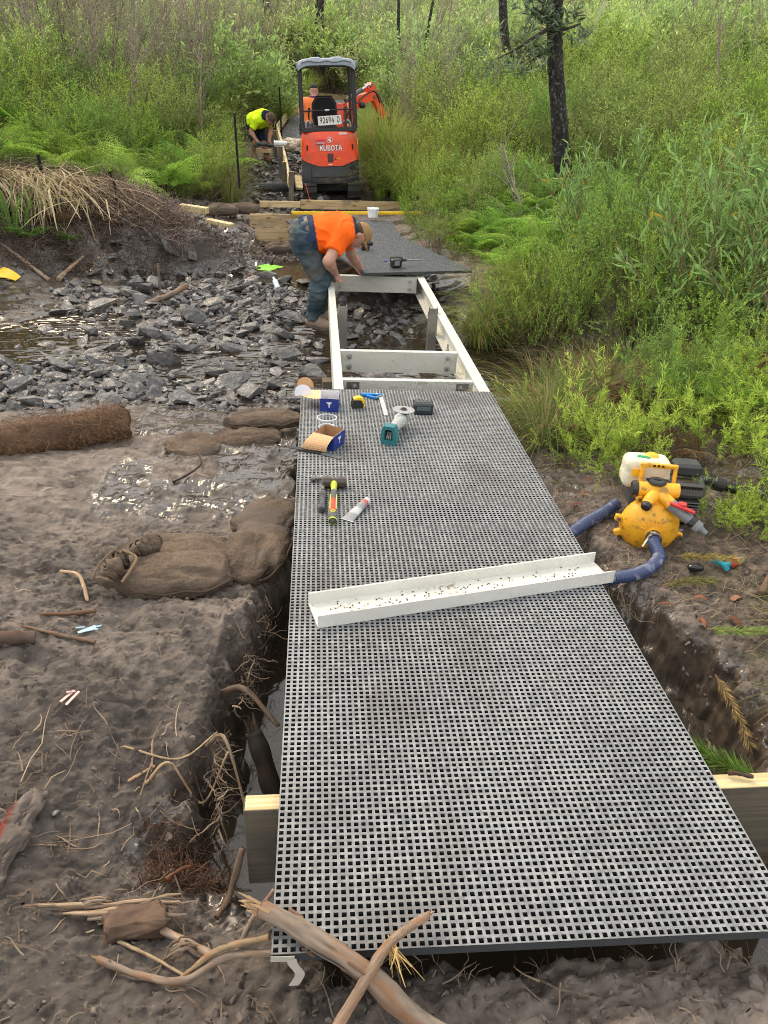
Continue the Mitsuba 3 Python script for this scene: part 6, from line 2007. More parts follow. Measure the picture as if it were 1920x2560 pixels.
def bush(seed, h=1.0, rad=.55, clumps=20, lv=170, ll=.035, lw=.010, green=(.16, .26, .04), tip=(.30, .40, .07), cr=.20):
    """A rounded bush: leafy sprays clustered on a branching frame, uneven on top."""
    r = np.random.default_rng(seed)
    segs, Ps, Ds, Ts = [], [], [], []
    for k in range(clumps):
        a, q = r.uniform(0, 2 * np.pi), rad * math.sqrt(r.uniform(0, 1))
        z = h * (.30 + .70 * r.uniform(0, 1) ** .7 * (1 - .55 * (q / rad) ** 2))
        c = np.array([math.cos(a) * q, math.sin(a) * q, z])
        p = spline([(c[0] * .15, c[1] * .15, -.05), c * (.55, .55, .5) + r.normal(0, .03, 3), c], 7)
        segs.append((p, .007 * h, .002, rgb(.12, .09, .06) * r.uniform(.6, 1.3)))
        out = c * (1, 1, 0) / (rad + 1e-9) * .7 + np.array([0, 0, .9])
        for _ in range(9):
            d = out + r.normal(0, .55, 3)
            tw = grow(r, c + r.normal(0, cr * .30, 3), d / np.linalg.norm(d), cr * r.uniform(.7, 1.5) * h, 4, .12, .05)
            m = lv // 9
            lp, ld, lt = sample_line(tw, m, .0, r)
            Ps.append(lp + r.normal(0, .008, lp.shape)); Ds.append(ld); Ts.append(lt * .8 + .2 * z / h)
            segs.append((tw, .0022, .001, rgb(.16, .14, .06)))
    P, D, T = np.vstack(Ps), np.vstack(Ds), np.concatenate(Ts)
    D = D / np.linalg.norm(D, axis=1, keepdims=True) + r.normal(0, .75, P.shape)
    col = np.array(green)[None] * (1 - T[:, None] ** 1.6) + np.array(tip)[None] * T[:, None] ** 1.6
    col = col * (.75 + .5 * meshkit.noise(P * 5, seed))[:, None]
    return leaves(P, D, r.normal(size=P.shape) + (0, 0, 1.0), ll * r.uniform(.6, 1.3, len(P)), lw, col, rng=r), sticks(segs)


def bracken(seed, h=.8, fronds=9, green=(.085, .19, .030), spread=.6, dead=0.0):
    """Bracken: arching fronds with pinnae of many pinnules."""
    r = np.random.default_rng(seed)
    segs, Ps, Ds, Ns, Cs, Ls = [], [], [], [], [], []
    for k in range(fronds):
        a = k * 2.4 + r.uniform(-.4, .4)
        out = np.array([math.cos(a), math.sin(a), 0])
        L = h * r.uniform(.8, 1.35)
        t = np.linspace(0, 1, 12)
        b = r.uniform(.7, 1.25) * spread
        cbv = r.uniform(.6, 1.45)
        p = np.stack([out[0] * b * L * t ** 1.5 * 1.2, out[1] * b * L * t ** 1.5 * 1.2, L * (t - .62 * (b + .25) * t ** 2.3) * .9], 1) + out * .03
        segs.append((p, .005, .0015, rgb(.16, .15, .05)))
        isdead = r.uniform() < dead
        cb = (np.array([.15, .095, .055]) if isdead else np.array(green)) * cbv
        npin = 13
        for j in range(npin):
            u = .30 + .70 * j / npin
            x = u * 11
            i = min(int(x), 10)
            o = p[i] + (p[i + 1] - p[i]) * (x - i)
            T = p[i + 1] - p[i]
            T /= np.linalg.norm(T)
            side = np.cross(T, (0, 0, 1.0))
            side /= np.linalg.norm(side) + 1e-9
            nrm = np.cross(side, T)
            pl = L * .36 * (1 - ((u - .30) / .72)) ** .8 + .015
            for sg in (-1, 1):
                dv = side * sg * .9 + T * .45 - nrm * .16 + r.normal(0, .06, 3)
                dv /= np.linalg.norm(dv)
                m = max(4, int(pl / .021))
                s = (np.arange(m) + .5) / m
                q = o + dv * (s * pl)[:, None] - np.array([0, 0, 1]) * (s ** 2 * pl * .22)[:, None]
                sd = np.cross(dv, nrm)
                for s2 in (-1, 1):
                    Ps.append(q); Ds.append(np.tile(sd * s2 + dv * .45, (m, 1)))
                    Ns.append(np.tile(nrm, (m, 1)) + r.normal(0, .25, (m, 3)))
                    Ls.append((pl * .27 * (1 - .75 * s) + .005) * r.uniform(.7, 1.2, m))
                    Cs.append(np.tile(cb * (1 + .5 * u - .25), (m, 1)) * r.uniform(.85, 1.15))
    P = np.vstack(Ps)
    L = np.concatenate(Ls)
    return leaves(P, np.vstack(Ds), np.vstack(Ns), L, np.maximum(L * .30, .006), np.vstack(Cs), jitter=.10, rng=r), sticks(segs)


def tussock(seed, h=.8, n=260, w=.006, green=(.19, .31, .05), dead=.15, stiff=.5, m=7, r0=.10, tipc=(.36, .40, .12)):
    r = np.random.default_rng(seed)
    a = r.uniform(0, 2 * np.pi, n)
    rad = r0 * np.sqrt(r.uniform(0, 1, n))
    out = np.stack([np.cos(a), np.sin(a), 0 * a], 1)
    L = h * r.uniform(.6, 1.25, n)
    reach = r.uniform(.15, 1.0, n) * (1.25 - stiff)
    t = np.linspace(0, 1, m)
    x = reach[:, None] * L[:, None] * t ** 1.7
    z = L[:, None] * (t - (.35 + .65 * reach[:, None]) * .62 * t ** 2.4)
    pts = out[:, None] * (rad[:, None] + x)[..., None]
    pts[..., 2] = z - .03
    pts[..., :2] += (r.normal(0, .05, (n, 1, 2)) * t[None, :, None])
    c = np.array(green)[None] * r.uniform(.6, 1.35, (n, 1))
    dd = r.uniform(size=n) < dead
    c = np.where(dd[:, None], np.array([.34, .25, .12])[None] * r.uniform(.6, 1.2, (n, 1)), c)
    c = c * 1.25
    cc = c[:, None] * (1 - t[None, :, None] ** 2) + np.where(dd[:, None, None], c[:, None], np.array(tipc)[None, None]) * t[None, :, None] ** 2
    return ribbons(pts, w * r.uniform(.6, 1.3, n), cc)


def wattle(seed, h=1.6, stems=9, ll=.13, lw=.014, green=(.135, .225, .055), spread=.7, twigs=8, lv=15):
    """Long leaved wattle: branches with long lance leaves."""
    r = np.random.default_rng(seed)
    segs, Ps, Ds = [], [], []
    for _ in range(stems):
        a = r.uniform(0, 2 * np.pi)
        d = np.array([math.cos(a) * spread * r.uniform(.2, 1), math.sin(a) * spread * r.uniform(.2, 1), 1])
        p = grow(r, (r.normal(0, .05), r.normal(0, .05), -.05), d / np.linalg.norm(d), h * r.uniform(.7, 1.1), 7, .13, .04)
        segs.append((p, .011, .003, rgb(.17, .13, .085) * r.uniform(.6, 1.2)))
        for _ in range(twigs):
            q, dd, t = sample_line(p, 1, .22, r)
            td = dd[0] / np.linalg.norm(dd[0]) + r.normal(0, .5, 3)
            tw = grow(r, q[0], td / np.linalg.norm(td), h * r.uniform(.18, .36), 4, .12, .05)
            segs.append((tw, .0035, .0015, rgb(.22, .12, .06)))
            lp, ld, _ = sample_line(tw, lv, .0, r)
            Ps.append(lp); Ds.append(ld)
    P = np.vstack(Ps)
    D = np.vstack(Ds)
    D = D / np.linalg.norm(D, axis=1, keepdims=True) + r.normal(0, .50, P.shape) + (0, 0, .1)
    col = np.array(green) * r.uniform(.65, 1.5, (len(P), 1))
    odd = r.uniform(size=len(P)) < .012
    col = np.where(odd[:, None], np.array([.62, .33, .02]), col)
    return leaves(P, D, r.normal(size=P.shape) + (0, 0, .6), ll * r.uniform(.55, 1.25, len(P)), lw, col, 'long', rng=r), sticks(segs, 4)


def twiggy(seed, h=2.4, stems=8, lv=5, bark=(.20, .155, .125), leaf=(.13, .14, .055), twigs=10, spread=.45, ll=.035):
    """Wiry shrub, mostly bare purplish twigs."""
    r = np.random.default_rng(seed)
    segs, Ps, Ds = [], [], []
    for _ in range(stems):
        a = r.uniform(0, 2 * np.pi)
        d = np.array([math.cos(a) * spread * r.uniform(.2, 1), math.sin(a) * spread * r.uniform(.2, 1), 1])
        p = grow(r, (r.normal(0, .06), r.normal(0, .06), -.1), d / np.linalg.norm(d), h * r.uniform(.65, 1.1), 7, .08, .03)
        c = np.array(bark) * r.uniform(.7, 1.3)
        segs.append((p, .012 * h / 2.4, .003, c * .8))
        for _ in range(twigs):
            q, dd, t = sample_line(p, 1, .25, r)
            td = dd[0] / np.linalg.norm(dd[0]) + r.normal(0, .33, 3)
            tw = grow(r, q[0], td / np.linalg.norm(td), h * r.uniform(.15, .38), 4, .10, .05)
            segs.append((tw, .0045, .0020, c))
            for _ in range(3):
                q2, d2, _t = sample_line(tw, 1, .2, r)
                e = d2[0] / np.linalg.norm(d2[0]) + r.normal(0, .40, 3)
                t2 = grow(r, q2[0], e / np.linalg.norm(e), h * r.uniform(.06, .16), 3, .1, .05)
                segs.append((t2, .0028, .0014, c * 1.15))
                lp, ld, _ = sample_line(t2, lv, .1, r)
                Ps.append(lp); Ds.append(ld)
    P, D = np.vstack(Ps), np.vstack(Ds)
    D = D / np.linalg.norm(D, axis=1, keepdims=True) + r.normal(0, .6, P.shape)
    col = np.array(leaf) * r.uniform(.6, 1.5, (len(P), 1))
    return leaves(P, D, r.normal(size=P.shape), ll * r.uniform(.6, 1.3, len(P)), .008, col, rng=r), sticks(segs, 3)


def group(key, fol, stem=None, fname='foliage', sname='stem'):
    d = {'type': 'shapegroup', fname: mikit.ply((fol[0], fol[1]), 'leaf', color=fol[2])}
    if stem is not None:
        d[sname] = mikit.ply((stem[0], stem[1]), 'vc_matte', color=stem[2])
    scene[key] = d
    RES.add(key)


KIND = {}


def proto(kind, k, fol, stem=None):
    key = f'{kind}_shapes_{k}'
    group(key, fol, stem)
    KIND.setdefault(kind, []).append(key)


G1, G2, G3 = (.165, .265, .035), (.105, .195, .036), (.165, .275, .05)
for k, g in enumerate((G1, G3)):
    proto('heath_shrub', k, *heath(100 + k, green=g, tip=tuple(np.array(g) * (1.9, 1.6, 1.5)), h=1.0 + .1 * k, lean=.3 + .1 * k, ll=.034, lw=.008))
for k, g in enumerate(((.17, .265, .04), (.13, .215, .045), (.225, .30, .05), (.20, .245, .07))):
    proto('leafy_shrub', k, *bush(150 + k, green=tuple(np.array(g) * .75), tip=tuple(np.array(g) * 1.7), h=.9 + .12 * k, rad=.50, ll=(.040, .050, .034, .045)[k]))
for k, g in enumerate(((.24, .37, .045), (.28, .39, .055))):
    proto('feathery_shrub', k, *heath(140 + k, green=g, tip=(.44, .54, .09), h=.75, stems=18, twigs=8, lv=30, ll=.050, lw=.006, lean=.75, droop=.04))
for k, g in enumerate(((.20, .33, .05), (.27, .39, .06), (.15, .27, .045), (.24, .34, .06))):
    proto('bracken_fern', k, *bracken(200 + k, green=g, h=.75, fronds=8 + k))
proto('brown_bracken', 0, *bracken(230, green=(.16, .15, .055), h=.6, dead=.5))
proto('brown_bracken', 1, *bracken(231, green=(.17, .12, .07), h=.55, dead=.8))
for k in range(3):
    proto('grass_tussock', k, tussock(300 + k, h=.95, n=420, stiff=.02 + .22 * k))
for k in range(2):
    proto('sedge_tussock', k, tussock(310 + k, h=.8, n=300, w=.005, stiff=.0, green=(.10, .165, .045), dead=.30, tipc=(.20, .23, .09), r0=.16))
for k in range(2):
    proto('long_leaf_wattle', k, *wattle(400 + k, ll=.175, lw=.022, green=(.17, .265, .085), twigs=7, lv=11))
for k, (b, lf) in enumerate((((.25, .195, .165), (.22, .235, .10)), ((.30, .24, .21), (.25, .25, .11)), ((.19, .15, .115), (.18, .225, .08)))):
    proto('twiggy_shrub', k, *twiggy(500 + k, bark=b, leaf=lf, lv=4 + 3 * (k == 2)))
# coarser copies for the far slope
for k, g in enumerate(((.27, .36, .10), (.21, .295, .09), (.33, .39, .12), (.30, .32, .14), (.25, .325, .13))):
    proto('far_shrub', k, *bush(600 + k, h=1.5, rad=.95, clumps=22, lv=100, ll=.10, lw=.034, cr=.24, green=tuple(np.array(g) * .8), tip=tuple(np.array(g) * 1.6)))
for k in range(2):
    proto('far_tussock', k, tussock(640 + k, h=1.1, n=110, w=.016, m=5, green=(.24, .34, .07)))


def plant(kind, x, y, s=1.0, rz=None, name=None, dz=-.02, k=None, sz=None, tilt=6):
    ks = KIND[kind]
    g = ks[int(vr.integers(len(ks)))] if k is None else ks[k]
    R = rotm(vr.normal(0, tilt), vr.normal(0, tilt), vr.uniform(0, 360) if rz is None else rz) @ np.diag([s, s, s if sz is None else sz])
    key = numbered(name or kind)
    scene[key] = {'type': 'instance', 'shapes': {'type': 'ref', 'id': g}, 'to_world': tmat(R, (x, y, Hs(x, y) + dz))}
    return key


LAB = {'heath_shrub': ('{} heath shrub with upright sprays {}', 'shrub', 'fine leaved heath shrubs {}'),
       'leafy_shrub': ('{} rounded leafy shrub {}', 'shrub', 'leafy shrubs {}'),
       'feathery_shrub': ('bright yellow green feathery shrub {}', 'shrub', 'feathery shrubs {}'),
       'bracken_fern': ('bright green bracken fern with arching fronds {}', 'fern', 'green ferns {}'),
       'brown_bracken': ('half dead brown bracken fern {}', 'fern', 'brown ferns {}'),
       'grass_tussock': ('tussock of long arching green grass {}', 'grass tussock', 'grass tussocks {}'),
       'sedge_tussock': ('dark drooping tussock of fine sedge {}', 'grass tussock', 'sedge tussocks {}'),
       'long_leaf_wattle': ('tall shrub with long narrow green leaves {}', 'shrub', 'long leaved shrubs {}'),
       'twiggy_shrub': ('wiry brown shrub of nearly bare twigs {}', 'shrub', 'wiry bare shrubs {}')}
TONE = ('green', 'dull green', 'yellow green', 'grey green')


def many(kind, pts, s=(.8, 1.2), where='', **kw):
    for x, y in pts:
        u = vr.uniform(*s)
        k = plant(kind, x, y, u, sz=u * vr.uniform(.85, 1.2), **kw)
        i = KIND[kind].index(scene[k]['shapes']['id'])
        t = [TONE[(0, 2)[i] if kind == 'heath_shrub' else i]] if kind in ('heath_shrub', 'leafy_shrub') else []
        l, c, g = LAB[kind]
        tag(k, l.format(*t, where), c, g.format(where) if not t else (t[0] + ' ' + g.format(where)))


def scatter(poly, n, dmin, avoid=None, rng=vr):
    pg = Polygon(poly) if not hasattr(poly, 'exterior') else poly
    x0, y0, x1, y1 = pg.bounds
    out = []
    c = rng.uniform((x0, y0), (x1, y1), (n * 30, 2))
    c = c[shapely.contains_xy(pg, c[:, 0], c[:, 1])]
    for q in c:
        if len(out) >= n:
            break
        if out and (np.hypot(*(np.array(out) - q).T) < dmin).any():
            continue
        out.append(q)
    return out


# ---- right bank, from the pump to the far slope
W1, W2, W3 = 'beside the right of the open walkway frame', 'on the right bank behind the pump', 'on the right slope beyond the creek'
many('grass_tussock', [(1.52, 6.55), (1.70, 7.05), (1.85, 6.6)], (.75, .95), W1, k=0)
many('sedge_tussock', [(1.12, 6.45), (1.45, 6.4), (1.7, 6.3)], (.7, .9), W1)
many('grass_tussock', [(1.12, 6.62), (1.30, 6.80), (1.55, 7.25)], (.58, .66), W1, k=0)
many('bracken_fern', [(1.55, 7.9), (1.5, 8.6), (1.25, 9.3), (1.35, 10.0), (1.8, 8.1), (1.8, 7.5)], (.5, .75), W1)
many('leafy_shrub', [(1.0, 9.2), (.98, 9.8), (.97, 10.5), (1.0, 11.1), (.98, 11.8), (1.2, 8.7)], (.30, .42), W1)
many('leafy_shrub', [(1.15, 9.9), (1.10, 10.7), (1.12, 11.4), (1.4, 10.6), (1.6, 9.4), (1.55, 11.7), (1.05, 12.2)], (.45, .65), W1)
many('heath_shrub', [(1.6, 6.0), (1.95, 5.75), (2.25, 5.45), (2.1, 6.25), (2.5, 6.0), (1.75, 6.35), (2.75, 5.5), (2.4, 5.0)], (.75, 1.05), W1, k=1)
many('bracken_fern', scatter([(1.8, 7.6), (1.6, 9.5), (2.2, 11.5), (4.6, 12), (4.8, 9), (3.0, 7.2), (2.2, 6.8)], 40, .36), (.8, 1.2), W3)
many('leafy_shrub', scatter([(1.6, 9.5), (1.4, 12), (1.7, 13.2), (2.6, 12.5), (2.2, 9.2)], 14, .45), (.6, .9), W3)
many('leafy_shrub', scatter([(2.4, 4.6), (2.2, 6.8), (3.4, 8.4), (5.2, 9.5), (6, 7.5), (4, 4.6)], 22, .55), (.8, 1.15), W3)
many('heath_shrub', scatter([(2.4, 4.6), (2.2, 6.8), (3.4, 8.4), (5.2, 9.5), (6, 7.5), (4, 4.6)], 14, .6), (.7, 1.15), W3)
many('feathery_shrub', [(1.95, 3.45), (2.2, 3.1), (2.35, 3.7), (1.80, 2.95), (2.6, 3.2), (1.25, 3.15), (2.45, 4.35), (2.75, 4.7), (2.05, 2.35), (2.3, 2.5)], (.55, .90), W2)
many('feathery_shrub', [(1.05, 3.0), (1.30, 2.80), (1.40, 3.30), (1.02, 4.05)], (.35, .5), W2)
many('feathery_shrub', [(1.47, 2.27), (1.62, 2.12), (1.76, 2.28)], (.28, .38), 'right beside the pump engine')
many('brown_bracken', [(1.9, 4.0), (2.2, 4.6), (1.6, 3.9), (1.7, 4.4), (2.5, 3.9), (1.35, 3.6), (1.15, 3.40), (1.55, 2.95), (1.9, 4.8), (2.9, 4.2), (1.2, 4.5), (1.5, 4.9)], (.6, .85), W2)
many('sedge_tussock', [(1.20, 4.45), (.95, 3.85), (1.45, 4.75), (1.75, 5.1), (1.15, 3.7), (1.6, 4.2), (.92, 3.40), (1.3, 4.1), (1.9, 4.6)], (.6, .85), W2)
many('bracken_fern', [(2.4, 2.2), (2.2, 3.4), (2.6, 2.7), (2.0, 3.8), (2.9, 3.3)], (.6, .8), W2)
many('leafy_shrub', [(2.15, 3.95), (1.75, 3.55), (2.7, 2.2), (2.5, 1.6)], (.5, .7), W2)
many('feathery_shrub', [(1.95, 1.85), (2.15, 1.55), (1.85, 2.15), (2.3, 1.9)], (.35, .55), W2)
many('brown_bracken', [(1.75, 1.50), (1.95, 1.25), (1.55, 1.20), (1.7, .85), (1.35, .75)], (.28, .42), 'on the litter right of the pit')
many('sedge_tussock', [(1.30, .95), (1.45, 1.35), (1.25, .55), (1.6, .6)], (.22, .34), 'on the litter right of the pit')
many('long_leaf_wattle', [(2.75, 5.05), (3.05, 5.6), (2.9, 4.5), (3.3, 5.2), (3.6, 6.3), (2.5, 4.85)], (.80, 1.0), 'at the right edge of the view')
many('long_leaf_wattle', [(2.35, 7.2), (2.7, 7.9)], (.6, .75), W3)
many('leafy_shrub', scatter([(2.2, 12.5), (1.8, 18), (3, 22), (9, 22), (8, 12), (5, 9.5)], 80, .75), (1.0, 1.6), W3)
many('heath_shrub', scatter([(2.2, 12.5), (1.8, 18), (3, 22), (9, 22), (8, 12), (5, 9.5)], 26, 1.0), (.9, 1.4), W3)
many('bracken_fern', scatter([(2.2, 12), (2.6, 18), (8, 19), (7.5, 11), (5, 9.5)], 55, .6), (.9, 1.3), W3)
many('grass_tussock', [(1.05, 13.2), (1.35, 12.7), (1.25, 14.2), (1.0, 15.0), (1.7, 13.5), (1.55, 14.8), (1.3, 15.8), (2.1, 14.4), (.98, 14.0), (1.08, 14.7), (.80, 15.7), (.72, 16.6), (.9, 17.4), (.6, 18.6), (.75, 19.8), (.62, 15.0), (.55, 16.0), (.66, 14.2)], (1.15, 1.6), 'right of the excavator')
many('grass_tussock', [(.98, 15.2), (1.15, 15.4), (.85, 15.3)], (1.6, 1.8), 'right of the excavator', k=2)
many('grass_tussock', scatter([(1.6, 15.5), (1.6, 22), (4, 23), (4, 15)], 14, .8), (1.2, 1.6), 'right of the excavator')
many('twiggy_shrub', [(1.35, 16.6), (1.8, 18.2), (2.3, 16.2), (2.5, 19.5), (1.5, 20.5), (3.0, 17.6), (3.6, 20.4), (4.6, 18.6), (6.0, 16.5), (3.3, 22.5), (1.9, 22.6)], (.75, 1.1), W3)
# ---- left bank
L1, L2 = 'on the left slope behind the straw heap', 'left of the worker in yellow'
many('bracken_fern', scatter([(-7.5, 11.4), (-4.6, 11.6), (-3.2, 12.4), (-2.4, 13.6), (-2.6, 17), (-5, 20), (-10, 18)], 84, .58), (.85, 1.55), L1, tilt=14)
many('leafy_shrub', scatter([(-7.5, 12), (-3.6, 12.6), (-2.8, 14), (-8, 15)], 12, .9), (.6, .9), L1)
many('leafy_shrub', scatter([(-10, 14.5), (-4.3, 13.6), (-3, 15.5), (-2.6, 19), (-9, 23), (-13, 18)], 48, .85), (1.0, 1.55), L1)
many('heath_shrub', scatter([(-10, 14.5), (-4.3, 13.2), (-3, 15.5), (-2.6, 19), (-9, 23), (-13, 18)], 22, 1.0), (.9, 1.5), L1)
many('sedge_tussock', scatter([(-2.6, 12.9), (-2.0, 13.3), (-2.0, 15.6), (-2.5, 16.2), (-3.2, 13.6)], 14, .33), (.8, 1.1), L2)
many('grass_tussock', [(-1.75, 20.6), (-1.5, 21.6), (-2.2, 21.2), (-2.6, 19.6), (-1.9, 22.5)], (1.4, 1.8), 'beside the timber edging beyond the worker in yellow')
many('leafy_shrub', [(-2.35, 13.5), (-2.2, 14.5), (-2.3, 15.5), (-2.5, 16.4), (-2.4, 17.4), (-2.2, 18.5)], (.6, .9), L2)
many('twiggy_shrub', scatter([(-12, 19), (-3.6, 16.5), (-2.2, 20), (-2.2, 26), (-14, 27)], 50, .9), (1.0, 1.5), L1)
# ---- beyond the path
many('grass_tussock', scatter([(-1.4, 25), (.9, 26.5), (1.4, 21), (2.4, 26), (1.8, 31), (-1.8, 31)], 16, .55), (.9, 1.3), 'at the far end of the gravel path')
many('leafy_shrub', scatter([(.9, 21), (2.6, 21), (3, 31), (-2.5, 31), (-2.5, 28), (.9, 27.5)], 20, .7), (.8, 1.3), 'at the far end of the gravel path')
many('twiggy_shrub', scatter([(-2, 30), (2, 30), (3, 35), (-3, 35)], 10, .8), (1.0, 1.4), 'at the far end of the gravel path')

# ---- the far slope: one mass
fp = []
for (x0, x1, y0, y1, n) in ((-15, 16, 19, 30, 330), (-24, 26, 28, 48, 420), (-40, 44, 46, 85, 380)):
    q = vr.uniform((x0, y0), (x1, y1), (n, 2))
    path = (np.abs(q[:, 0] + .45) < 1.5) & (q[:, 1] < 28)
    fp += [(a, i) for a, i in zip(q[~path], vr.uniform(size=(~path).sum()))]
for (x, y), u in fp:
    kd = 'far_tussock' if u < .08 else 'twiggy_shrub' if u < (.34 if x < 0 else .16) and y < 46 else 'far_shrub'
    s = vr.uniform(.9, 1.5) * (1 + max(0, y - 40) / 45) * (.75 if kd == 'twiggy_shrub' and y > 30 else 1)
    KEY = f'bush__{len([1]) and 0:03d}'
    k = plant(kd, x, y, s, name='hill_scrub_tmp')
    d = scene.pop(k)
    RES.discard(k)
    HS = globals().setdefault('HS', [])
    HS.append(d)
for x, y, s in ((6, 62, 4.2), (14, 58, 4.6), (20, 60, 5), (27, 58, 4.4), (10, 66, 5), (17, 68, 5.2), (24, 66, 5), (-12, 64, 4), (-20, 60, 4.6), (-26, 64, 5), (-5, 66, 4.2), (32, 62, 5), (1, 68, 4.6), (-32, 62, 5)):
    k = plant('far_shrub', x, y, s, name='hill_scrub_tmp', k=1)
    HS.append(scene.pop(k))
    RES.discard(k)
for i, d in enumerate(HS):
    scene[f'hill_scrub__{i + 1:03d}'] = d
labels['hill_scrub'] = {'label': 'dense far scrub of mixed green and brown bushes covering the hillside', 'category': 'scrub', 'kind': 'stuff'}
# ------------------------------------------------------------------ sticks, roots, litter, the straw heap
dr_ = np.random.default_rng(55)


def bark_cols(V, base, seed, var=.35):
    return np.clip(np.asarray(base) * (1 + var * n3(V, 40, seed, 3) + var * .8 * n3(V * np.array([1, 1, 1]), 9, seed + 1, 2))[:, None], .005, 1)


def branch(name, label, pts, r0, r1, col, seed=0, knob=.12, sides=12, cat='stick', n=40, splinters=0, parent=None, jag=.0):
    """A bent stick with knots; optional splintered start."""
    p = spline(pts, n)
    r = np.linspace(r0, r1, n) * (1 + knob * np.sin(np.linspace(0, 17, n) + seed) * np.linspace(.3, 1, n))
    V, F = tube(p, r, sides)
    ring = np.minimum(np.arange(len(V)) // sides, n - 1)
    th = (np.arange(len(V)) % sides) * 2 * np.pi / sides
    Q = np.stack([np.cos(th) * 3.2, np.sin(th) * 3.2, ring / n * np.linalg.norm(p[-1] - p[0]) / r0 * .22 + seed], 1)     # along the grain
    st = n3(Q, 1.0, seed, 4)
    nrm = V - p[ring]
    V = V + (r0 * .16) * np.stack([n3(V, .35 / r0, seed + q, 3) for q in range(3)], 1) + nrm * (.16 * st + .10 * np.abs(n3(Q * np.array([2, 2, .6]), 1, seed + 4, 2)))[:, None]
    cc = np.asarray(col) * (1 + .75 * st)[:, None]
    o = sstep(.05, .36, n3(Q * np.array([.5, .5, .7]), 1.0, seed + 7, 3))[:, None]
    cc = cc * (1 - .7 * o) + np.asarray(col) * np.array([1.15, .72, .45]) * .7 * o
    dk = sstep(.25, .55, n3(Q * np.array([1.1, 1.1, .8]), 1.0, seed + 9, 3))[:, None]
    k = put(name, (V, F, np.clip(cc * (1 - .85 * dk), .006, 1)), 'vc_matte', parent, smooth=True)
    if parent is None:
        tag(k, label, cat)
    if splinters:
        d = p[0] - p[3]
        d /= np.linalg.norm(d)
        m = MB()
        rs_ = np.random.default_rng(seed)
        for _ in range(splinters):
            o = p[1] + rs_.normal(0, r0 * .45, 3)
            L = r0 * rs_.uniform(1.2, 3.6)
            m.tube([o - d * r0, o + d * L * .5 + rs_.normal(0, r0 * .1, 3), o + d * L + rs_.normal(0, r0 * .25, 3)], [r0 * .30, r0 * .24, r0 * .05], 5, color=np.asarray(col) * rs_.uniform(.8, 2.0) * np.array([1.25, 1.05, .75]))
        put('splinters', m, 'vc_matte', k)
        labels[f'{k}__splinters'] = {'kind': 'stuff'}
    return k


PALE, GREYB, RUST, DARK = rgb(.34, .23, .14), rgb(.25, .19, .145), rgb(.24, .105, .05), rgb(.045, .034, .027)
B1 = branch('broken_branch', 'thick broken branch with splintered pale end lying over the near left corner of the deck', [(-.635, .085, .035), (-.54, .03, .030), (-.42, -.045, .012), (-.325, -.10, -.05), (-.24, -.145, -.095)], .0195, .025, rgb(.185, .145, .112), 3, splinters=18, sides=22, n=90)
m = MB()
rs = np.random.default_rng(9)
for _ in range(14):      # torn bark along its upper side
    t = rs.uniform(.1, .75)
    o = np.array([-.635, .085, .035]) * (1 - t) + np.array([-.33, -.10, -.04]) * t + rs.normal(0, .012, 3) + (0, 0, .016)
    m.bar(o, o + np.array([.055, -.034, -.012]) * rs.uniform(.4, 1.0), .006, .003, .0008, rs.uniform(.4, 1.2) * rgb(.17, .095, .055))
put('torn_bark', m, 'vc_matte', B1)
labels[f'{B1}__torn_bark'] = {'kind': 'stuff'}
B2 = branch('broken_branch', 'thinner peeled limb crossing over the thick broken branch in the foreground', [(-.268, .045, .040), (-.315, .015, .045), (-.365, -.025, .040), (-.42, -.085, .005), (-.50, -.17, -.06), (-.56, -.22, -.10)], .0085, .0145, rgb(.22, .155, .105), 6, splinters=6, n=70, sides=16)
m = MB(rgb(.50, .33, .11))
for _ in range(16):
    o = np.array([-.352, -.012, .042]) + rs.normal(0, .008, 3)
    e = o + np.array([rs.normal(.02, .02), rs.normal(-.045, .012), rs.uniform(-.05, .0)])
    m.tube([o, (o + e) / 2 + rs.normal(0, .004, 3), e], [.0018, .0014, .0006], 4, color=rs.uniform(.6, 1.3) * rgb(.48, .32, .12))
put('fibres', m, 'vc_matte', B2)
labels[f'{B2}__fibres'] = {'kind': 'stuff'}


def on(x, y, dz=.0):
    return (x, y, Hs(x, y) + dz)


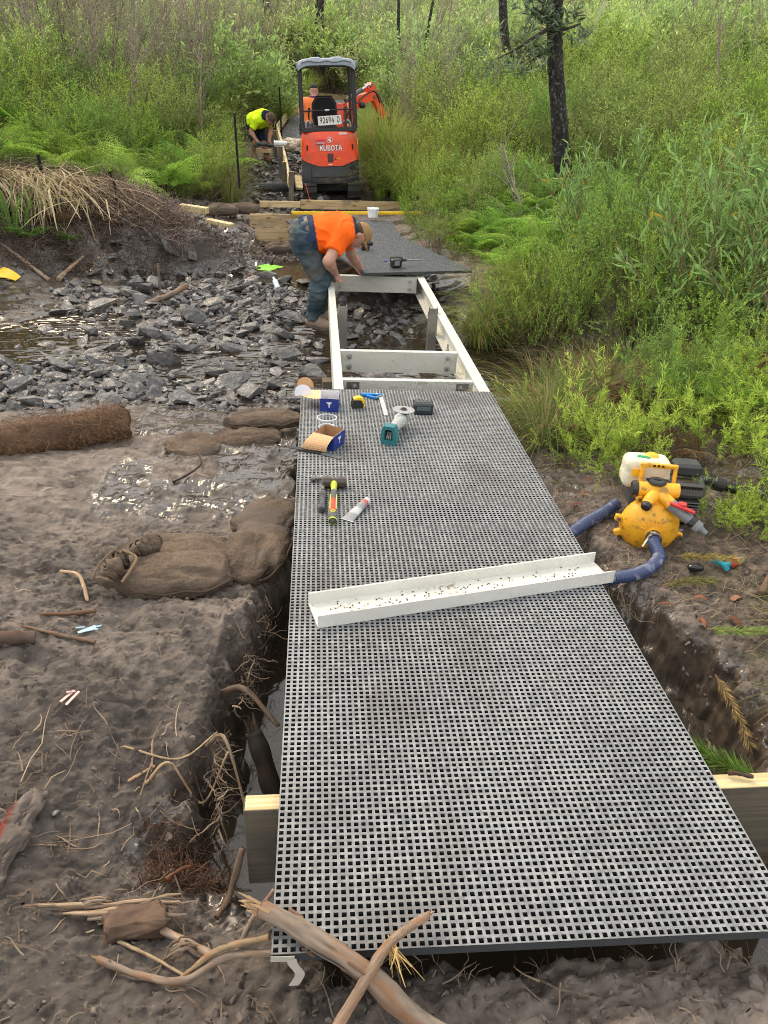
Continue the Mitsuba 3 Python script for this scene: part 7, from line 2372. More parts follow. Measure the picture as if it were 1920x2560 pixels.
STICKS = [
    ('stick', 'long bent pale stick in the lower left foreground running to the deck corner', [on(-1.03, .12, .02), on(-.93, .09, .02), on(-.82, .06, .03), (-.72, .075, -.12), (-.61, .06, -.09)], .0085, .0085, GREYB * .8, 20),
    ('stick', 'yellowish split stick beside the long bent pale stick', [on(-.83, .075, .02), (-.74, .085, -.11), (-.62, .085, -.07)], .006, .008, rgb(.26, .185, .11), 21),
    ('stick', 'thin twig propped against the near left corner of the deck', [(-.70, .11, -.16), (-.665, .145, -.09), (-.612, .17, -.02)], .006, .005, GREYB, 22),
    ('stick', 'straight pale stick slanting down below the splintered bark bundle', [on(-.935, .235, .03), on(-.85, .19, .03), on(-.77, .145, .02)], .009, .011, GREYB * 1.15, 23),
    ('stick', 'thin curved root lying below the splintered bark bundle', [on(-1.0, .185, .01), on(-.91, .145, .015), on(-.82, .085, .01)], .005, .003, rgb(.33, .25, .16), 24),
    ('stick', 'rusty brown stick in the hollow left of the bearer', [on(-.93, .40, .03), on(-.88, .46, .05), on(-.83, .54, .09)], .007, .004, RUST * .6, 25),
    ('stick', 'dark stick lying along the edge of the pit beside the bearer end', [on(-.78, .30, .02), on(-.75, .36, .02), (-.715, .43, -.20)], .008, .010, rgb(.12, .08, .055), 26),
    ('stick', 'pale twig above the muddy hollow, leftmost of the tangle', [on(-1.09, .72, .01), on(-1.02, .77, .02)], .005, .004, rgb(.38, .27, .17), 27),
    ('stick', 'long thin arched twig in the tangle at the pit edge', [on(-1.04, .72, .01), on(-.97, .76, .05), on(-.88, .75, .07), (-.78, .71, -.12)], .005, .003, rgb(.40, .29, .18), 28),
    ('stick', 'dark bent root hanging over the pit edge towards the water', [on(-.88, .90, .0), (-.80, .79, -.14), (-.73, .66, -.30)], .007, .004, rgb(.20, .15, .10), 29),
    ('stick', 'long fine stem lying across the mud left of the pit', [on(-1.12, .82, .01), on(-.95, .80, .01), on(-.84, .90, .02)], .0035, .003, rgb(.34, .26, .16), 30),
    ('stick', 'long straight brown stick on the mud at far left below the sandbags', [on(-1.57, 1.33, .012), on(-1.44, 1.29, .012), on(-1.31, 1.27, .012)], .006, .008, rgb(.15, .105, .075), 31),
    ('stick', 'forked pale twig left of the tied sandbag', [on(-1.58, 1.78, .01), on(-1.48, 1.70, .03), on(-1.42, 1.58, .01)], .007, .008, rgb(.38, .28, .19), 32),
    ('stick', 'bundle of reddish dry stems on the mud near the left edge', [on(-1.55, 1.44, .015), on(-1.46, 1.45, .015), on(-1.36, 1.47, .015)], .006, .010, rgb(.12, .07, .045), 33),
    ('stick', 'dark bent stick on the wet mud beside the flat round sandbag', [on(-1.20, 3.18, .012), on(-1.17, 3.02, .02), on(-1.22, 2.88, .015), on(-1.29, 2.80, .01)], .005, .007, DARK, 34),
    ('log', 'short thick dark log end lying on mud at the left edge of view', [on(-1.66, 1.20, .025), on(-1.58, 1.215, .03), on(-1.50, 1.235, .025)], .026, .022, rgb(.075, .052, .040), 35),
    ('log', 'dark wet log standing out of the water beside the deck edge', [(-.73, .98, -.30), (-.68, .90, -.42), (-.62, .80, -.60)], .030, .034, rgb(.030, .024, .020), 36),
    ('stick', 'dark root reaching from the mud overhang towards the deck', [on(-.86, 1.13, -.01), (-.76, 1.05, -.17), (-.64, .94, -.24)], .012, .008, rgb(.10, .075, .055), 37),
    ('stick', 'pale bent driftwood stick among stones on the far creek edge', [on(-2.30, 7.55, .05), on(-2.12, 7.78, .07), on(-1.98, 8.02, .11)], .026, .034, rgb(.20, .155, .12), 38),
    ('stick', 'thin upright grey stake standing in mud at the far creek edge', [on(-2.36, 8.42, -.05), on(-2.365, 8.43, .14), on(-2.36, 8.43, .32)], .018, .015, rgb(.16, .135, .11), 39),
    ('stick', 'long pale slanting stick at the far left above the yellow sheet', [(-4.60, 8.9, .12), (-4.05, 8.55, -.12), (-3.55, 8.2, -.36)], .018, .022, rgb(.26, .20, .15), 40),
    ('stick', 'pale broken stick lying on the root bank at left', [on(-3.30, 8.75, .10), on(-3.42, 8.4, .05), on(-3.46, 8.25, .03)], .018, .030, rgb(.26, .19, .13), 41),
    ('stick', 'old split branch lying on the mud left of the timber offcuts', [on(-3.1, 11.9, .06), on(-2.8, 11.5, .08), on(-2.50, 11.2, .05)], .06, .045, rgb(.19, .145, .11), 42),
    ('stick', 'bare grey branch lying over brush behind the right side of the pump', [on(1.95, 1.95, .06), on(1.65, 1.85, .05), on(1.42, 1.62, .02)], .010, .016, rgb(.15, .095, .068), 43),
    ('stick', 'thin dark twig with bark lying on the right end of the bearer', [(.66, .468, .0), (.69, .462, .002), (.725, .450, .0)], .007, .006, rgb(.05, .035, .028), 44),
]
for nm, lab, pts, r0, r1, col, sd in STICKS:
    branch(nm, lab, pts, r0, r1, col, sd, cat='log' if nm == 'log' else 'stick', n=26, sides=9, splinters=4 if r0 > .008 else 0)

# splintered bark bundle and the stump under it
bk = thing('bark_bundle', 'bundle of splintered bark and wood strips lying across the hollow at lower left', 'bark')
rs = np.random.default_rng(13)
for k, (a, b, c, w) in enumerate((((-1.24, .245), (-1.03, .275), (-.80, .325), .030), ((-1.15, .235), (-.96, .265), (-.80, .285), .034), ((-1.15, .27), (-1.08, .285), (-1.02, .285), .022), ((-1.06, .225), (-.96, .25), (-.89, .245), .026), ((-1.02, .265), (-.92, .295), (-.83, .305), .018), ((-.88, .14), (-.83, .155), (-.78, .165), .026))):
    p = spline([(*a, Hs(*a) + .015), (*b, max(Hs(*b), -.26) + .035 + .008 * (k % 3)), (*c, max(Hs(*c), -.28) + .03)], 14)
    for s in range(6):
        o = rs.normal(0, w * .22, 3) * (.6, 1, .8)
        i0, i1 = int(rs.integers(0, 4)), int(rs.integers(9, 14))
        q = p[i0:i1] + o + np.cumsum(rs.normal(0, .0022, (i1 - i0, 3)), axis=0)
        rr = w * rs.uniform(.10, .22) * np.sin(np.linspace(.25, 2.95, i1 - i0)) ** .5
        Vs, Fs = tube(q, rr, 7)
        gc = rgb(.30, .215, .14) if s % 3 == 0 else rgb(.20, .155, .12) if s % 3 == 1 else rgb(.125, .085, .06)
        put('strip', (Vs, Fs, np.clip(gc * (1 + .8 * n3(Vs * np.array([1, 4, 4]), 30, k * 7 + s, 3))[:, None], .01, 1)), 'vc_matte', bk)
m = MB()
sv = MB().box((0, 0, 0), (.15, .08, .06), None, .02).get()
V = sv[0]
ms = trimesh.Trimesh(V, sv[1], process=False).subdivide().subdivide().subdivide()
V = np.array(ms.vertices)
V = V + .016 * np.stack([n3(V * np.array([.4, 1, 1]), 40, q + 3, 3) for q in range(3)], 1)
tag(put('stump', (V @ rotm(0, 6, 14).T + np.array([-.97, .235, -.215]), np.array(ms.faces), bark_cols(V, rgb(.12, .075, .05), 3, .6)), 'vc_matte', smooth=True), 'rotten wood stump under the splintered bark bundle', 'stump')

# bark slab with a raw red underside at the left edge
sl_ = thing('bark_slab', 'curved bark slab with a dark red torn face at the lower left edge', 'bark')
p = spline([on(-1.345, .30, .01), on(-1.335, .40, .02), on(-1.325, .52, .03), on(-1.31, .61, .01)], 90)
V, F = tube(p, np.linspace(.056, .034, 90) * .8, 44)
V = V + .030 * np.stack([n3(V, 14, q + 30, 4) for q in range(3)], 1) - (V - p[np.minimum(np.arange(len(V)) // 44, 89)]) * (.5 * sstep(0, .4, n3(V * np.array([1, .3, 1]), 60, 38, 3)))[:, None]
red = sstep(.0, .25, n3(V, 7, 33, 2) + 1.6 * (V[:, 0] < -1.345) - .5)[:, None]
put('slab', (V, F, np.clip(bark_cols(V, rgb(.115, .092, .078), 5, .55) * (1 - red) + red * bark_cols(V, rgb(.13, .028, .016), 8), .004, 1)), 'vc_matte', sl_, smooth=True)

# paint chips, litter that people left
def strips(name, label, items, col, cat):
    k = thing(name, label, cat)
    for a, b, w in items:
        put('strip', MB(col).bar(on(*a, .014), on(*b, .018), w, .003, .0006, col * dr_.uniform(.8, 1.15)), 'vc_satin', k)


strips('plastic_strips', 'few pale blue plastic strips lying on the mud', [((-1.375, 1.325), (-1.335, 1.375), .014), ((-1.385, 1.32), (-1.325, 1.34), .012), ((-1.355, 1.375), (-1.31, 1.36), .012), ((-1.345, 1.355), (-1.315, 1.33), .010), ((-1.395, 1.335), (-1.37, 1.36), .008)], rgb(.27, .46, .58), 'plastic')
strips('plastic_strips', 'pair of pale pink plastic strips lying on the mud', [((-1.335, .935), (-1.305, .985), .010), ((-1.318, .93), (-1.288, .982), .010), ((-1.325, .97), (-1.300, .982), .008)], rgb(.46, .30, .28), 'plastic')
tag(put('pebble', (lambda q: (q[0] * .022 + on(-1.25, .56, .012), q[1]))(rock_mesh(np.random.default_rng(6), 14)), 'rock'), 'small pale pebble on the mud above the red bark slab', 'stone')
m = MB(rgb(.74, .50, .015))
V, F = grid_sheet((-4.25, 7.95, -.36), (-4.15, 8.25, -.26), (-3.80, 8.05, -.30), (-3.84, 7.98, -.33), (0, 0, .05), 8, .004)
tag(put('yellow_sheet', (V, F, np.tile(rgb(.76, .46, .012), (len(V), 1))), 'vc_satin'), 'bright yellow plastic sheet under sticks at the left edge', 'plastic sheet')
wb = thing('water_bottle', 'clear plastic water bottle lying on the creek stones', 'bottle')
o = np.array([-1.0, 8.50, max(Hs(-1, 8.5), -.5) + .10])
ax_ = np.array([-.25, .80, .35]) / np.linalg.norm([-.25, .80, .35])
put('bottle', MB(rgb(.46, .56, .62)).lathe([(0, 0), (.030, 0), (.034, .010), (.033, .06), (.034, .12), (.030, .165), (.014, .20), (.014, .215), (0, .215)], o - ax_ * .10, ax_, 20), 'vc_gloss', wb)
put('cap', MB(rgb(.55, .66, .72)).cyl(o + ax_ * .115, o + ax_ * .133, .0155, sides=14), 'vc_satin', wb)
a = np.linspace(0, 2 * np.pi, 26)[:-1]
gp = Polygon(np.stack([(.15 + .05 * np.sin(3 * a + 1) + .03 * np.sin(7 * a)) * np.cos(a), (.24 + .07 * np.sin(4 * a) + .05 * np.sin(9 * a)) * np.sin(a)], 1))
tag(put('green_film', MB(rgb(.20, .52, .03)).prism(gp, .004, None, None, (-1.19, 9.98, WATER + .002)), 'vc_satin'), 'patch of fluorescent green marker paint floating on the far pool', 'paint patch')

# ---- scattered litter: twigs, roots, crumbs of earth
def lying(n, sampler, L, w, cols, seed, lift=.006, curl=.35):
    r = np.random.default_rng(seed)
    q = sampler(r, n)
    a = r.uniform(0, 2 * np.pi, n)
    ln = L * r.lognormal(0, .5, n)
    pts = [q]
    for s in range(4):
        a = a + r.normal(0, curl, n)
        pts.append(pts[-1] + np.stack([np.cos(a), np.sin(a)], 1) * (ln / 4)[:, None])
    P = np.stack(pts, 1)
    z = H(P[..., 0], P[..., 1])
    z = np.maximum(z, np.median(z, axis=1, keepdims=True) - .02) + lift * r.uniform(.5, 2.2, (n, 1)) + r.uniform(0, .02, (n, 5)) * (r.uniform(size=(n, 1)) < .3)
    P = np.concatenate([P, z[..., None]], 2)
    c = np.asarray(cols)[r.integers(len(cols), size=n)] * r.uniform(.6, 1.4, (n, 1))
    return ribbons(P, w * r.uniform(.5, 1.6, n), c)


def box_s(x0, x1, y0, y1):
    return lambda r, n: r.uniform((x0, y0), (x1, y1), (n, 2))


def poly_s(poly):
    pg = Polygon(poly)
    x0, y0, x1, y1 = pg.bounds
    def f(r, n):
        c = r.uniform((x0, y0), (x1, y1), (n * 6 + 60, 2))
        return c[shapely.contains_xy(pg, c[:, 0], c[:, 1])][:n]
    return f


LT = [rgb(.19, .135, .09), rgb(.11, .075, .052), rgb(.27, .20, .135), rgb(.055, .04, .03), rgb(.08, .055, .04)]
put('twig_litter', join(lying(620, box_s(-2.4, -.7, .0, 2.2), .055, .0022, LT, 1, curl=.18), lying(260, box_s(-1.4, -.6, .1, .9), .065, .0030, LT, 2, curl=.22),
                        lying(320, box_s(-3.5, -.65, 2.2, 4.3), .08, .0035, LT, 3, curl=.18), lying(300, box_s(-1.5, 1.6, -.55, .05), .05, .0028, LT, 4)), 'vc_matte')
tag('twig_litter', 'fine twigs and root ends scattered over the open mud', 'twigs', kind='stuff')
RB = [rgb(.15, .10, .06), rgb(.20, .14, .085), rgb(.085, .058, .040), rgb(.055, .040, .030), rgb(.24, .185, .12)]
put('bush_litter', join(lying(4200, poly_s([(.72, 1.75), (1.0, 1.5), (1.35, 1.3), (2.6, 1.0), (3.0, 3.6), (1.0, 4.2), (.70, 3.6)]), .09, .0024, RB, 5, curl=.14), lying(2000, poly_s([(1.1, .75), (1.4, 1.2), (2.6, 1.2), (2.6, -.2), (1.2, .2)]), .09, .0022, RB, 6, curl=.14)), 'vc_matte')
tag('bush_litter', 'dry stems and dead fern pieces covering the ground round the pump', 'litter', kind='stuff')
# dead leaves on the right bank
LFC = [rgb(.36, .15, .085), rgb(.26, .11, .07), rgb(.42, .23, .15), rgb(.20, .09, .06)]
rs = np.random.default_rng(31)
for k, (x, y) in enumerate([(1.12, 1.62), (1.02, 1.58), (1.28, 1.60), (1.22, 1.40), (.93, 2.62), (.99, 2.75), (1.40, 1.30), (.88, 2.45), (1.47, 1.62), (1.60, 1.45), (1.33, 1.12), (1.52, 1.18), (1.08, 1.48)]):
    a = rs.uniform(0, 2 * np.pi)
    d = np.array([math.cos(a), math.sin(a), 0])
    L, W = rs.uniform(.05, .085), rs.uniform(.016, .026)
    s = np.linspace(0, 1, 8)
    mid = np.array(on(x, y, .016)) + d * (s * L)[:, None] + np.array([0, 0, 1]) * (.012 * np.sin(s * 3))[:, None]
    pts = ribbons(mid[None], np.array([W]), np.array([LFC[k % 4]]))
    kk = put('dead_leaf', pts, 'leaf')
    tag(kk, 'curled reddish dead leaf lying on the dark litter of the right bank', 'leaf', 'dead leaves on the right bank')

# roots hanging from cut earth
def wall_roots(n, seed, segs):
    r = np.random.default_rng(seed)
    ps, ds = [], []
    for (a, b, z0, z1, out) in segs:
        t = r.uniform(0, 1, n)[:, None]
        p = np.array([*a, 0]) * (1 - t) + np.array([*b, 0]) * t
        p[:, 2] = r.uniform(z0, z1, n)
        ps.append(p)
        ds.append(np.tile(np.array(out, float), (n, 1)))
    P, D = np.vstack(ps), np.vstack(ds)
    return P, D


P, D = wall_roots(60, 3, [((-.80, .55), (-.86, .95), -.34, -.16, (1, -.2, -.5)), ((-.80, 1.0), (-.72, 1.7), -.36, -.17, (1, -.1, -.5)), ((1.28, 1.2), (.80, 1.75), -.5, -.2, (-.6, -.6, -.4)), ((1.22, .8), (1.3, 1.2), -.5, -.2, (-1, .2, -.4)), ((-.5, .02), (.2, .0), -.25, -.15, (.1, .6, .5)), ((.2, .0), (1.1, .02), -.25, -.15, (0, .6, .5))])
put('earth_roots', join(hairs(P, D, 520, .10, .0016, (.17, .12, .08), np.random.default_rng(4), .45, 6), hairs(P, D, 110, .14, .0028, (.22, .165, .115), np.random.default_rng(5), .35, 7)), 'vc_matte')
tag('earth_roots', 'fine roots sticking out of the cut earth along the trench', 'roots', kind='stuff')
P = np.stack([dr_.uniform(-1.0, -.78, 300), dr_.uniform(.40, .62, 300), 0 * dr_.uniform(size=300)], 1)
P[:, 2] = H(P[:, 0], P[:, 1])
put('rusty_roots', hairs(P, np.tile([0.2, .1, .6], (300, 1)), 1500, .08, .0014, (.085, .045, .028), np.random.default_rng(6), .6, 5), 'vc_matte')
tag('rusty_roots', 'tangle of rusty fine roots in the hollow left of the bearer', 'roots', kind='stuff')


def crumbs(n, sampler, r0, seed):
    r = np.random.default_rng(seed)
    q = sampler(r, n)
    mb = MB()
    protos = [rock_mesh(np.random.default_rng(700 + k), 9) for k in range(8)]
    R = r0 * r.lognormal(0, .45, len(q))
    for (x, y), s in zip(q, R):
        V, F = protos[int(r.integers(8))]
        mb.add(V @ (rotm(r.uniform(0, 90), r.uniform(0, 90), r.uniform(0, 360)) * s).T + (x, y, Hs(x, y) + s * .25), F)
    return mb.get()[:2]


def mudc(a, seed):
    c = np.repeat(np.random.default_rng(seed).uniform(.6, 1.5, (len(a[0]) // 9 + 1, 1)), 9, axis=0)[:len(a[0])] * rgb(.115, .094, .080)
    return a[0], a[1], c


put('earth_crumbs', join(mudc(crumbs(3000, box_s(-1.7, 1.3, -.62, .02), .0075, 1), 1), mudc(crumbs(700, box_s(-2.0, -.72, .0, 1.7), .0065, 2), 2), mudc(crumbs(500, box_s(.75, 1.6, .2, 1.8), .012, 3), 3), mudc(crumbs(900, box_s(-3.0, -.8, 10.2, 13.6), .030, 4), 4)), 'vc_matte')
tag('earth_crumbs', 'crumbled lumps of earth lying on the mud', 'earth', kind='stuff')

# ---- the root bank and straw heap on the left
bankp = poly_s([(-5.6, 8.0), (-4.2, 8.1), (-3.2, 8.6), (-2.2, 8.9), (-1.5, 9.4), (-1.5, 10.4), (-2.3, 10.6), (-3.0, 11.3), (-5.8, 11.5)])
q = bankp(np.random.default_rng(3), 6000)
q = q[(q[:, 0] < -2.3) | (dr_.uniform(size=len(q)) < .30)]
P = np.stack([q[:, 0], q[:, 1], H(q[:, 0], q[:, 1]) + dr_.uniform(0, .10, len(q))], 1)
put('root_mat', join(hairs(P, np.tile([.45, -.5, -.05], (len(P), 1)), 13000, .28, .0038, (.070, .050, .038), np.random.default_rng(7), .40, 5), hairs(P[(P[:, 1] > 9.3) & (P[:, 0] > -3.4) & (P[:, 0] < -2.1)], np.tile([.5, -.3, .1], (((P[:, 1] > 9.3) & (P[:, 0] > -3.4) & (P[:, 0] < -2.1)).sum(), 1)), 3000, .32, .0042, (.20, .145, .115), np.random.default_rng(8), .35, 5)), 'vc_matte')
tag('root_mat', 'matted brown dead roots and brush covering the left creek bank', 'brush', kind='stuff')
sh_ = thing('straw_heap', 'heap of pale dry strap leaves slumped over the left bank', 'straw')


def straw(n, seed, src, L, w, cols, drop):
    r = np.random.default_rng(seed)
    p0 = np.array(src)[r.integers(len(src), size=n)] + r.normal(0, 1, (n, 3)) * (.30, .22, .05)
    a = r.normal(-.45, .80, n)
    d = np.stack([np.cos(a), np.sin(a), r.normal(.15, .18, n)], 1)
    ln = L * r.uniform(.5, 1.3, n)
    pts = [p0]
    for s in range(6):
        d = d + np.stack([r.normal(0, .10, n), r.normal(0, .10, n) - .03, -drop * r.uniform(.5, 1.5, n)], 1)
        d /= np.linalg.norm(d, axis=1, keepdims=True)
        q = pts[-1] + d * (ln / 6)[:, None]
        q[:, 2] = np.maximum(q[:, 2], H(q[:, 0], q[:, 1]) + r.uniform(.01, .13, n))
        pts.append(q)
    c = np.array(cols)[r.integers(len(cols), size=n)] * r.uniform(.65, 1.3, (n, 1))
    return ribbons(np.stack(pts, 1), w * r.uniform(.6, 1.4, n), c)


SC = [rgb(.52, .42, .26), rgb(.60, .50, .33), rgb(.30, .225, .15), rgb(.22, .165, .125)]
k = put('strap_leaves', join(straw(1300, 1, [(-5.0, 10.2, .52), (-4.5, 10.1, .48), (-4.0, 10.0, .42), (-3.7, 10.0, .36), (-4.3, 10.3, .48), (-5.4, 10.3, .58)], .9, .017, SC, .12), straw(420, 2, [(-4.0, 9.75, .56), (-3.85, 9.7, .50), (-4.25, 9.75, .56)], .75, .018, SC[:2], .55)), 'leaf', sh_)
labels[k] = {'kind': 'stuff'}
lt = thing('strap_leaf_clump', 'clump of dark green strap leaves at the left edge below the straw heap', 'grass tussock')
a_ = tussock(71, h=1.2, n=300, w=.028, green=(.045, .105, .022), dead=.05, stiff=.75, m=8, r0=.35, tipc=(.17, .24, .06))
put('blades', (a_[0] + np.array([-4.75, 9.35, Hs(-4.75, 9.35)]), a_[1], a_[2]), 'leaf', lt)
lt = thing('strap_leaf_clump', 'long arching strap leaves hanging down the bank at far left', 'grass tussock')
a_ = tussock(72, h=1.0, n=60, w=.024, green=(.14, .23, .06), dead=.1, stiff=.05, m=9, r0=.25, tipc=(.25, .30, .10))
put('blades', (a_[0] + np.array([-4.15, 9.0, Hs(-4.15, 9.0)]), a_[1], a_[2]), 'leaf', lt)
many('bracken_fern', [(-4.4, 8.55), (-3.9, 8.8), (-3.5, 8.95)], (.30, .42), 'low on the left creek bank')
many('brown_bracken', [(-3.6, 9.1), (-3.1, 9.3), (-4.4, 8.2)], (.4, .6), 'low on the left creek bank')

# green sprig floating by the right end of the bearer, fresh fronds near the pump
def fuzzy(p, n, L, col, seed, w=.0022):
    r = np.random.default_rng(seed)
    q, d, t = sample_line(p, n, .05, r)
    d = d / np.linalg.norm(d, axis=1, keepdims=True)
    s = r.normal(size=(n, 3))
    s -= d * (s * d).sum(1, keepdims=True)
    s /= np.linalg.norm(s, axis=1, keepdims=True)
    return leaves(q, d * .9 + s * .75, r.normal(size=(n, 3)), L * r.uniform(.6, 1.2, n), w, np.array(col) * r.uniform(.6, 1.4, (n, 1)), rng=r)


sp_ = thing('green_sprig', 'bushy green needle leaved sprig fallen in the water beside the bearer', 'sprig')
p = spline([(1.0, .70, -.34), (.90, .77, -.31), (.80, .83, -.30), (.72, .86, -.33)], 12)
put('needles', fuzzy(p, 620, .085, (.17, .27, .05), 3), 'leaf', sp_)
put('stem', MB(rgb(.16, .10, .05)).tube(spline([(1.12, .60, -.36), (1.0, .70, -.34), (.80, .83, -.30)], 12), .004, 6), 'vc_matte', sp_)
for k, (pp_, lab) in enumerate((([(1.15, 1.90, -.16), (1.27, 1.84, -.13), (1.40, 1.80, -.12)], 'yellowish drying fern sprig in front of the yellow pump'),
                                ([(1.50, 1.62, -.10), (1.56, 1.52, -.06), (1.62, 1.40, -.12)], 'drooping olive coloured sprig on the right bank below the hose fitting'),
                                ([(1.02, 1.72, -.20), (1.13, 1.69, -.16), (1.24, 1.70, -.17)], 'drying brown green sprig between the pump hose and the black plastic'),
                                ([(.98, 1.12, -.20), (1.03, 1.02, -.28), (1.06, .92, -.36)], 'straw coloured dead sprig hanging down the pit wall on the right'),
                                ([(1.05, 1.36, -.17), (1.16, 1.30, -.14), (1.28, 1.33, -.16)], 'small green sprig on the litter at the edge of the right pit'))):
    kk = thing('fallen_sprig', lab, 'sprig')
    p = spline(pp_, 12)
    put('needles', fuzzy(p, 260, .040, ((.36, .29, .08), (.24, .23, .07), (.19, .18, .06), (.36, .25, .11), (.26, .33, .09))[k], 20 + k, .0035), 'leaf', kk)
    put('stem', MB(rgb(.20, .13, .06)).tube(p, .003, 5), 'vc_matte', kk)
# ------------------------------------------------------------------ trees and the far path
def tree(name, label, pts, r0, r1, col=None, n=60, sides=20, seed=0, amp=.10, rough=True):
    k = thing(name, label, 'tree')
    p = spline(pts, n)
    V, F = tube(p, np.linspace(r0, r1, n) * (1 + .35 * np.exp(-np.linspace(0, 9, n))), sides)
    V = V + r0 * amp * np.stack([n3(V, 6 / max(r0, .1) * .25, seed + q, 3) for q in range(3)], 1) + r0 * amp * .5 * np.stack([n3(V, 30, seed + q, 2) for q in range(3)], 1)
    if col is None:
        put('trunk', (V, F), 'burnt_bark', k, smooth=True)
    else:
        put('trunk', (V, F, bark_cols(V, col, seed)), 'vc_matte', k, smooth=True)
    return k


def whorls(ends, n, L, w, col, seed):
    """Clusters of stiff leaves round branch ends."""
    r = np.random.default_rng(seed)
    i = r.integers(len(ends), size=n)
    D = r.normal(size=(n, 3)) * (1, 1, .7) + (0, 0, .35)
    return leaves(np.array(ends)[i] + r.normal(0, .03, (n, 3)), D, r.normal(size=(n, 3)) + (0, 0, 1), L * r.uniform(.6, 1.2, n), w, np.array(col) * r.uniform(.55, 1.6, (n, 1)), 'long', rng=r)


t1 = tree('burnt_tree', 'black charred tree trunk with leathery leaf clusters, standing right of the walkway', [(3.02, 10.6, .15), (2.99, 10.6, .64), (2.79, 10.6, 1.46), (2.61, 10.6, 2.26), (2.53, 10.6, 2.85), (2.50, 10.6, 4.2), (2.6, 10.6, 6.4)], .128, .075, seed=3)
br = [[(2.55, 10.55, 2.55), (2.30, 10.45, 2.42), (2.05, 10.4, 2.26), (1.80, 10.3, 2.14)], [(2.56, 10.6, 2.40), (2.42, 10.5, 2.62), (2.2, 10.4, 2.72)], [(2.55, 10.6, 2.5), (2.7, 10.5, 2.52), (2.86, 10.45, 2.58)],
      [(2.54, 10.6, 2.6), (2.25, 10.5, 2.85), (1.95, 10.5, 2.95)], [(2.58, 10.6, 2.3), (2.40, 10.45, 2.22), (2.22, 10.35, 2.12)], [(2.5, 10.6, 3.0), (2.75, 10.5, 3.2), (3.0, 10.4, 3.3)]]
ends = []
for b in br:
    p = spline(b, 14)
    put('branch', MB(rgb(.06, .05, .042)).tube(p, np.linspace(.030, .010, 14), 7), 'vc_matte', t1)
    for j in range(3, 14):
        ends += [p[j] + vr.normal(0, .10, 3) for _ in range(2)]
for b in ([(2.5, 10.6, 3.8), (1.8, 10.3, 4.6)], [(2.5, 10.6, 4.4), (3.4, 10.4, 5.2)], [(2.6, 10.6, 5.6), (2.0, 11, 6.6)], [(2.6, 10.6, 5.9), (3.3, 10.2, 6.9)]):
    p = spline([b[0], (np.array(b[0]) + b[1]) / 2 + (0, 0, .1), b[1]], 12)
    put('branch', MB(rgb(.06, .05, .042)).tube(p, np.linspace(.04, .012, 12), 7), 'vc_matte', t1)
    for j in range(4, 12):
        ends += [p[j] + vr.normal(0, .22, 3) for _ in range(3)]

for sd, cl in ((1, (.085, .115, .060)), (2, (.17, .205, .13))):
    k = put('leaf_cluster', whorls(ends, 900, .145, .026, cl, 40 + sd), 'leaf', t1)
    labels[k] = {'kind': 'stuff'}
tree('burnt_tree', 'black burnt trunk far off directly behind the excavator canopy', [(-.40, 29, 1.4), (-.44, 29, 2.6), (-.46, 29, 3.6), (-.42, 29, 5.4), (-.5, 29, 8.5)], .19, .12, seed=7)
tree('burnt_tree', 'slim dark trunk leaning left between the burnt right trunk and the excavator', [(4.35, 19, .8), (4.14, 19, 1.56), (3.80, 19, 2.5), (3.55, 19, 3.6), (3.4, 19, 5.5)], .13, .08, seed=9)
tree('burnt_tree', 'thin black stem just right of the excavator canopy', [(1.85, 22, 1.0), (1.73, 22, 2.16), (1.55, 22, 3.1), (1.5, 22, 4.4)], .06, .03, seed=11)
tree('burnt_tree', 'thin black stem with upswept twigs, second right of the excavator canopy', [(2.15, 22, 1.0), (2.21, 22, 2.29), (2.3, 22, 3.2), (2.5, 22, 4.6)], .055, .03, seed=12)
tree('pale_tree', 'pale grey trunk leaning left high on the left hillside', [(-4.4, 38, 2.6), (-5.13, 38, 3.84), (-6.02, 38, 4.85), (-7.2, 38, 6.6)], .14, .09, rgb(.36, .34, .32), seed=14)
tree('burnt_tree', 'dark leaning trunk on the hillside left of the excavator', [(-1.85, 30, 1.8), (-2.02, 30, 3.23), (-2.22, 30, 4.3), (-2.3, 30, 7)], .17, .10, seed=15)

# bare pale sapling on the right bank
sp = thing('bare_sapling', 'bare pale sapling with forked twigs on the right bank beyond the grass tussock', 'tree')
m = MB(rgb(.38, .34, .29))
tr = [(2.20, 8.8, -.15), (2.03, 8.8, .20), (1.95, 8.8, .55), (1.80, 8.8, .85), (1.66, 8.8, 1.20)]
p = spline(tr, 22)
m.tube(p, np.linspace(.018, .006, 22), 7, color=rgb(.36, .32, .27))
rs = np.random.default_rng(17)
for k in range(34):
    i = int(rs.integers(5, 21))
    d = (p[i] - p[i - 1]) / np.linalg.norm(p[i] - p[i - 1]) + rs.normal(0, .6, 3) * (1, 1, .5)
    tw = grow(rs, p[i], d / np.linalg.norm(d), rs.uniform(.25, .65), 6, .16, .06)
    m.tube(tw, np.linspace(.0055, .0018, 7), 5, color=rgb(.30, .25, .20) * rs.uniform(.6, 1.2))
put('stem', m, 'vc_matte', sp, smooth=True)
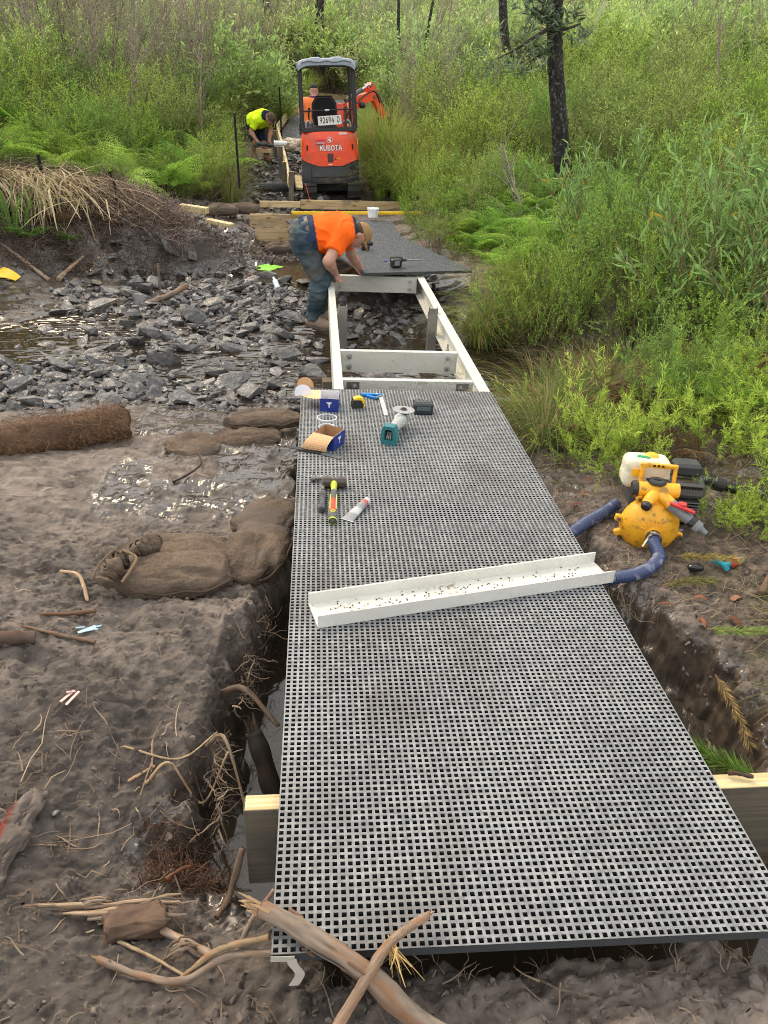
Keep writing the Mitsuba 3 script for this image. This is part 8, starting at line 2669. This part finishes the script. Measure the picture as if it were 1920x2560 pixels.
for k, (x, y, h, sd, lab) in enumerate(((-4.05, 14.6, 2.2, 1, 'bare brown sapling rising from the ferns on the left slope'), (-2.9, 16.5, 2.6, 2, 'tall thin sapling with spreading bare twigs left of the worker in yellow'), (6.2, 13.0, 2.3, 3, 'bare forked sapling on the right slope near the picture edge'), (5.6, 19.5, 2.6, 4, 'pale dead sapling with curved twigs high on the right slope'), (5.2, 8.4, 2.0, 5, 'dark stemmed sapling above the long leaved shrubs at right'))):
    kk = thing('bare_sapling', lab, 'tree')
    rs = np.random.default_rng(200 + sd)
    m = MB(rgb(.24, .19, .155))
    c = rgb(.44, .40, .36) if sd == 4 else rgb(.23, .18, .145)
    p = grow(rs, (x, y, Hs(x, y) - .1), (rs.normal(0, .1), 0, 1), h, 14, .05, .03)
    m.tube(p, np.linspace(.022, .007, 15), 7, color=c)
    for j in range(30):
        i = int(rs.integers(4, 14))
        d = (p[i] - p[i - 1]) / np.linalg.norm(p[i] - p[i - 1]) + rs.normal(0, .5, 3)
        tw = grow(rs, p[i], d / np.linalg.norm(d), h * rs.uniform(.12, .34), 6, .13, .07)
        m.tube(tw, np.linspace(.007, .002, 7), 5, color=c * rs.uniform(.8, 1.3))
    put('stem', m, 'vc_matte', kk, smooth=True)

# the gravel path
gp_ = []
yy = np.linspace(16.9, 27.0, 60)
xl = np.interp(yy, [13.5, 17.3, 19.7, 21.6, 23.6, 27], [-.97, -1.24, -1.44, -1.27, -.95, -.6])
xr = np.interp(yy, [13, 18, 22, 27], [.30, .25, .35, .6]) + .15 * n3(np.stack([yy, 0 * yy, 0 * yy], 1), 1.3, 5, 3)
xs_ = np.linspace(0, 1, 18)
X = xl[:, None] + (xr - xl)[:, None] * xs_
Y = np.repeat(yy[:, None], 18, 1)
Zp = H(X, Y) + .03 + .012 * n3(np.stack([X, Y, 0 * X], -1).reshape(-1, 3), 9, 3, 2).reshape(X.shape)
i, j = np.meshgrid(np.arange(59), np.arange(17), indexing='ij')
q = np.stack([i * 18 + j, i * 18 + j + 1, (i + 1) * 18 + j + 1, (i + 1) * 18 + j], -1).reshape(-1, 4)
put('gravel_path', (np.stack([X, Y, Zp], -1).reshape(-1, 3), q), 'gravel', smooth=True)
labels['gravel_path'] = {'label': 'dark grey gravel path rising beyond the excavator', 'category': 'path', 'kind': 'structure'}
VV, FF = superell(.7, .5, .34, 2.2, seed=91, amp=.07, wr=.02)
VV = VV + .03 * np.stack([n3(VV, 16, q, 3) for q in range(3)], 1)
tag(put('crumpled_sack', (VV @ rotm(0, 0, 25).T + np.array([-.98, 17.9, Hs(-.98, 17.9) + .14]), FF, np.tile(rgb(.52, .44, .34), (len(VV), 1)) * (1 + .2 * n3(VV, 12, 3, 2))[:, None]), 'vc_matte', smooth=True), 'crumpled pale sack on the rocks behind the left side of the excavator', 'sack')
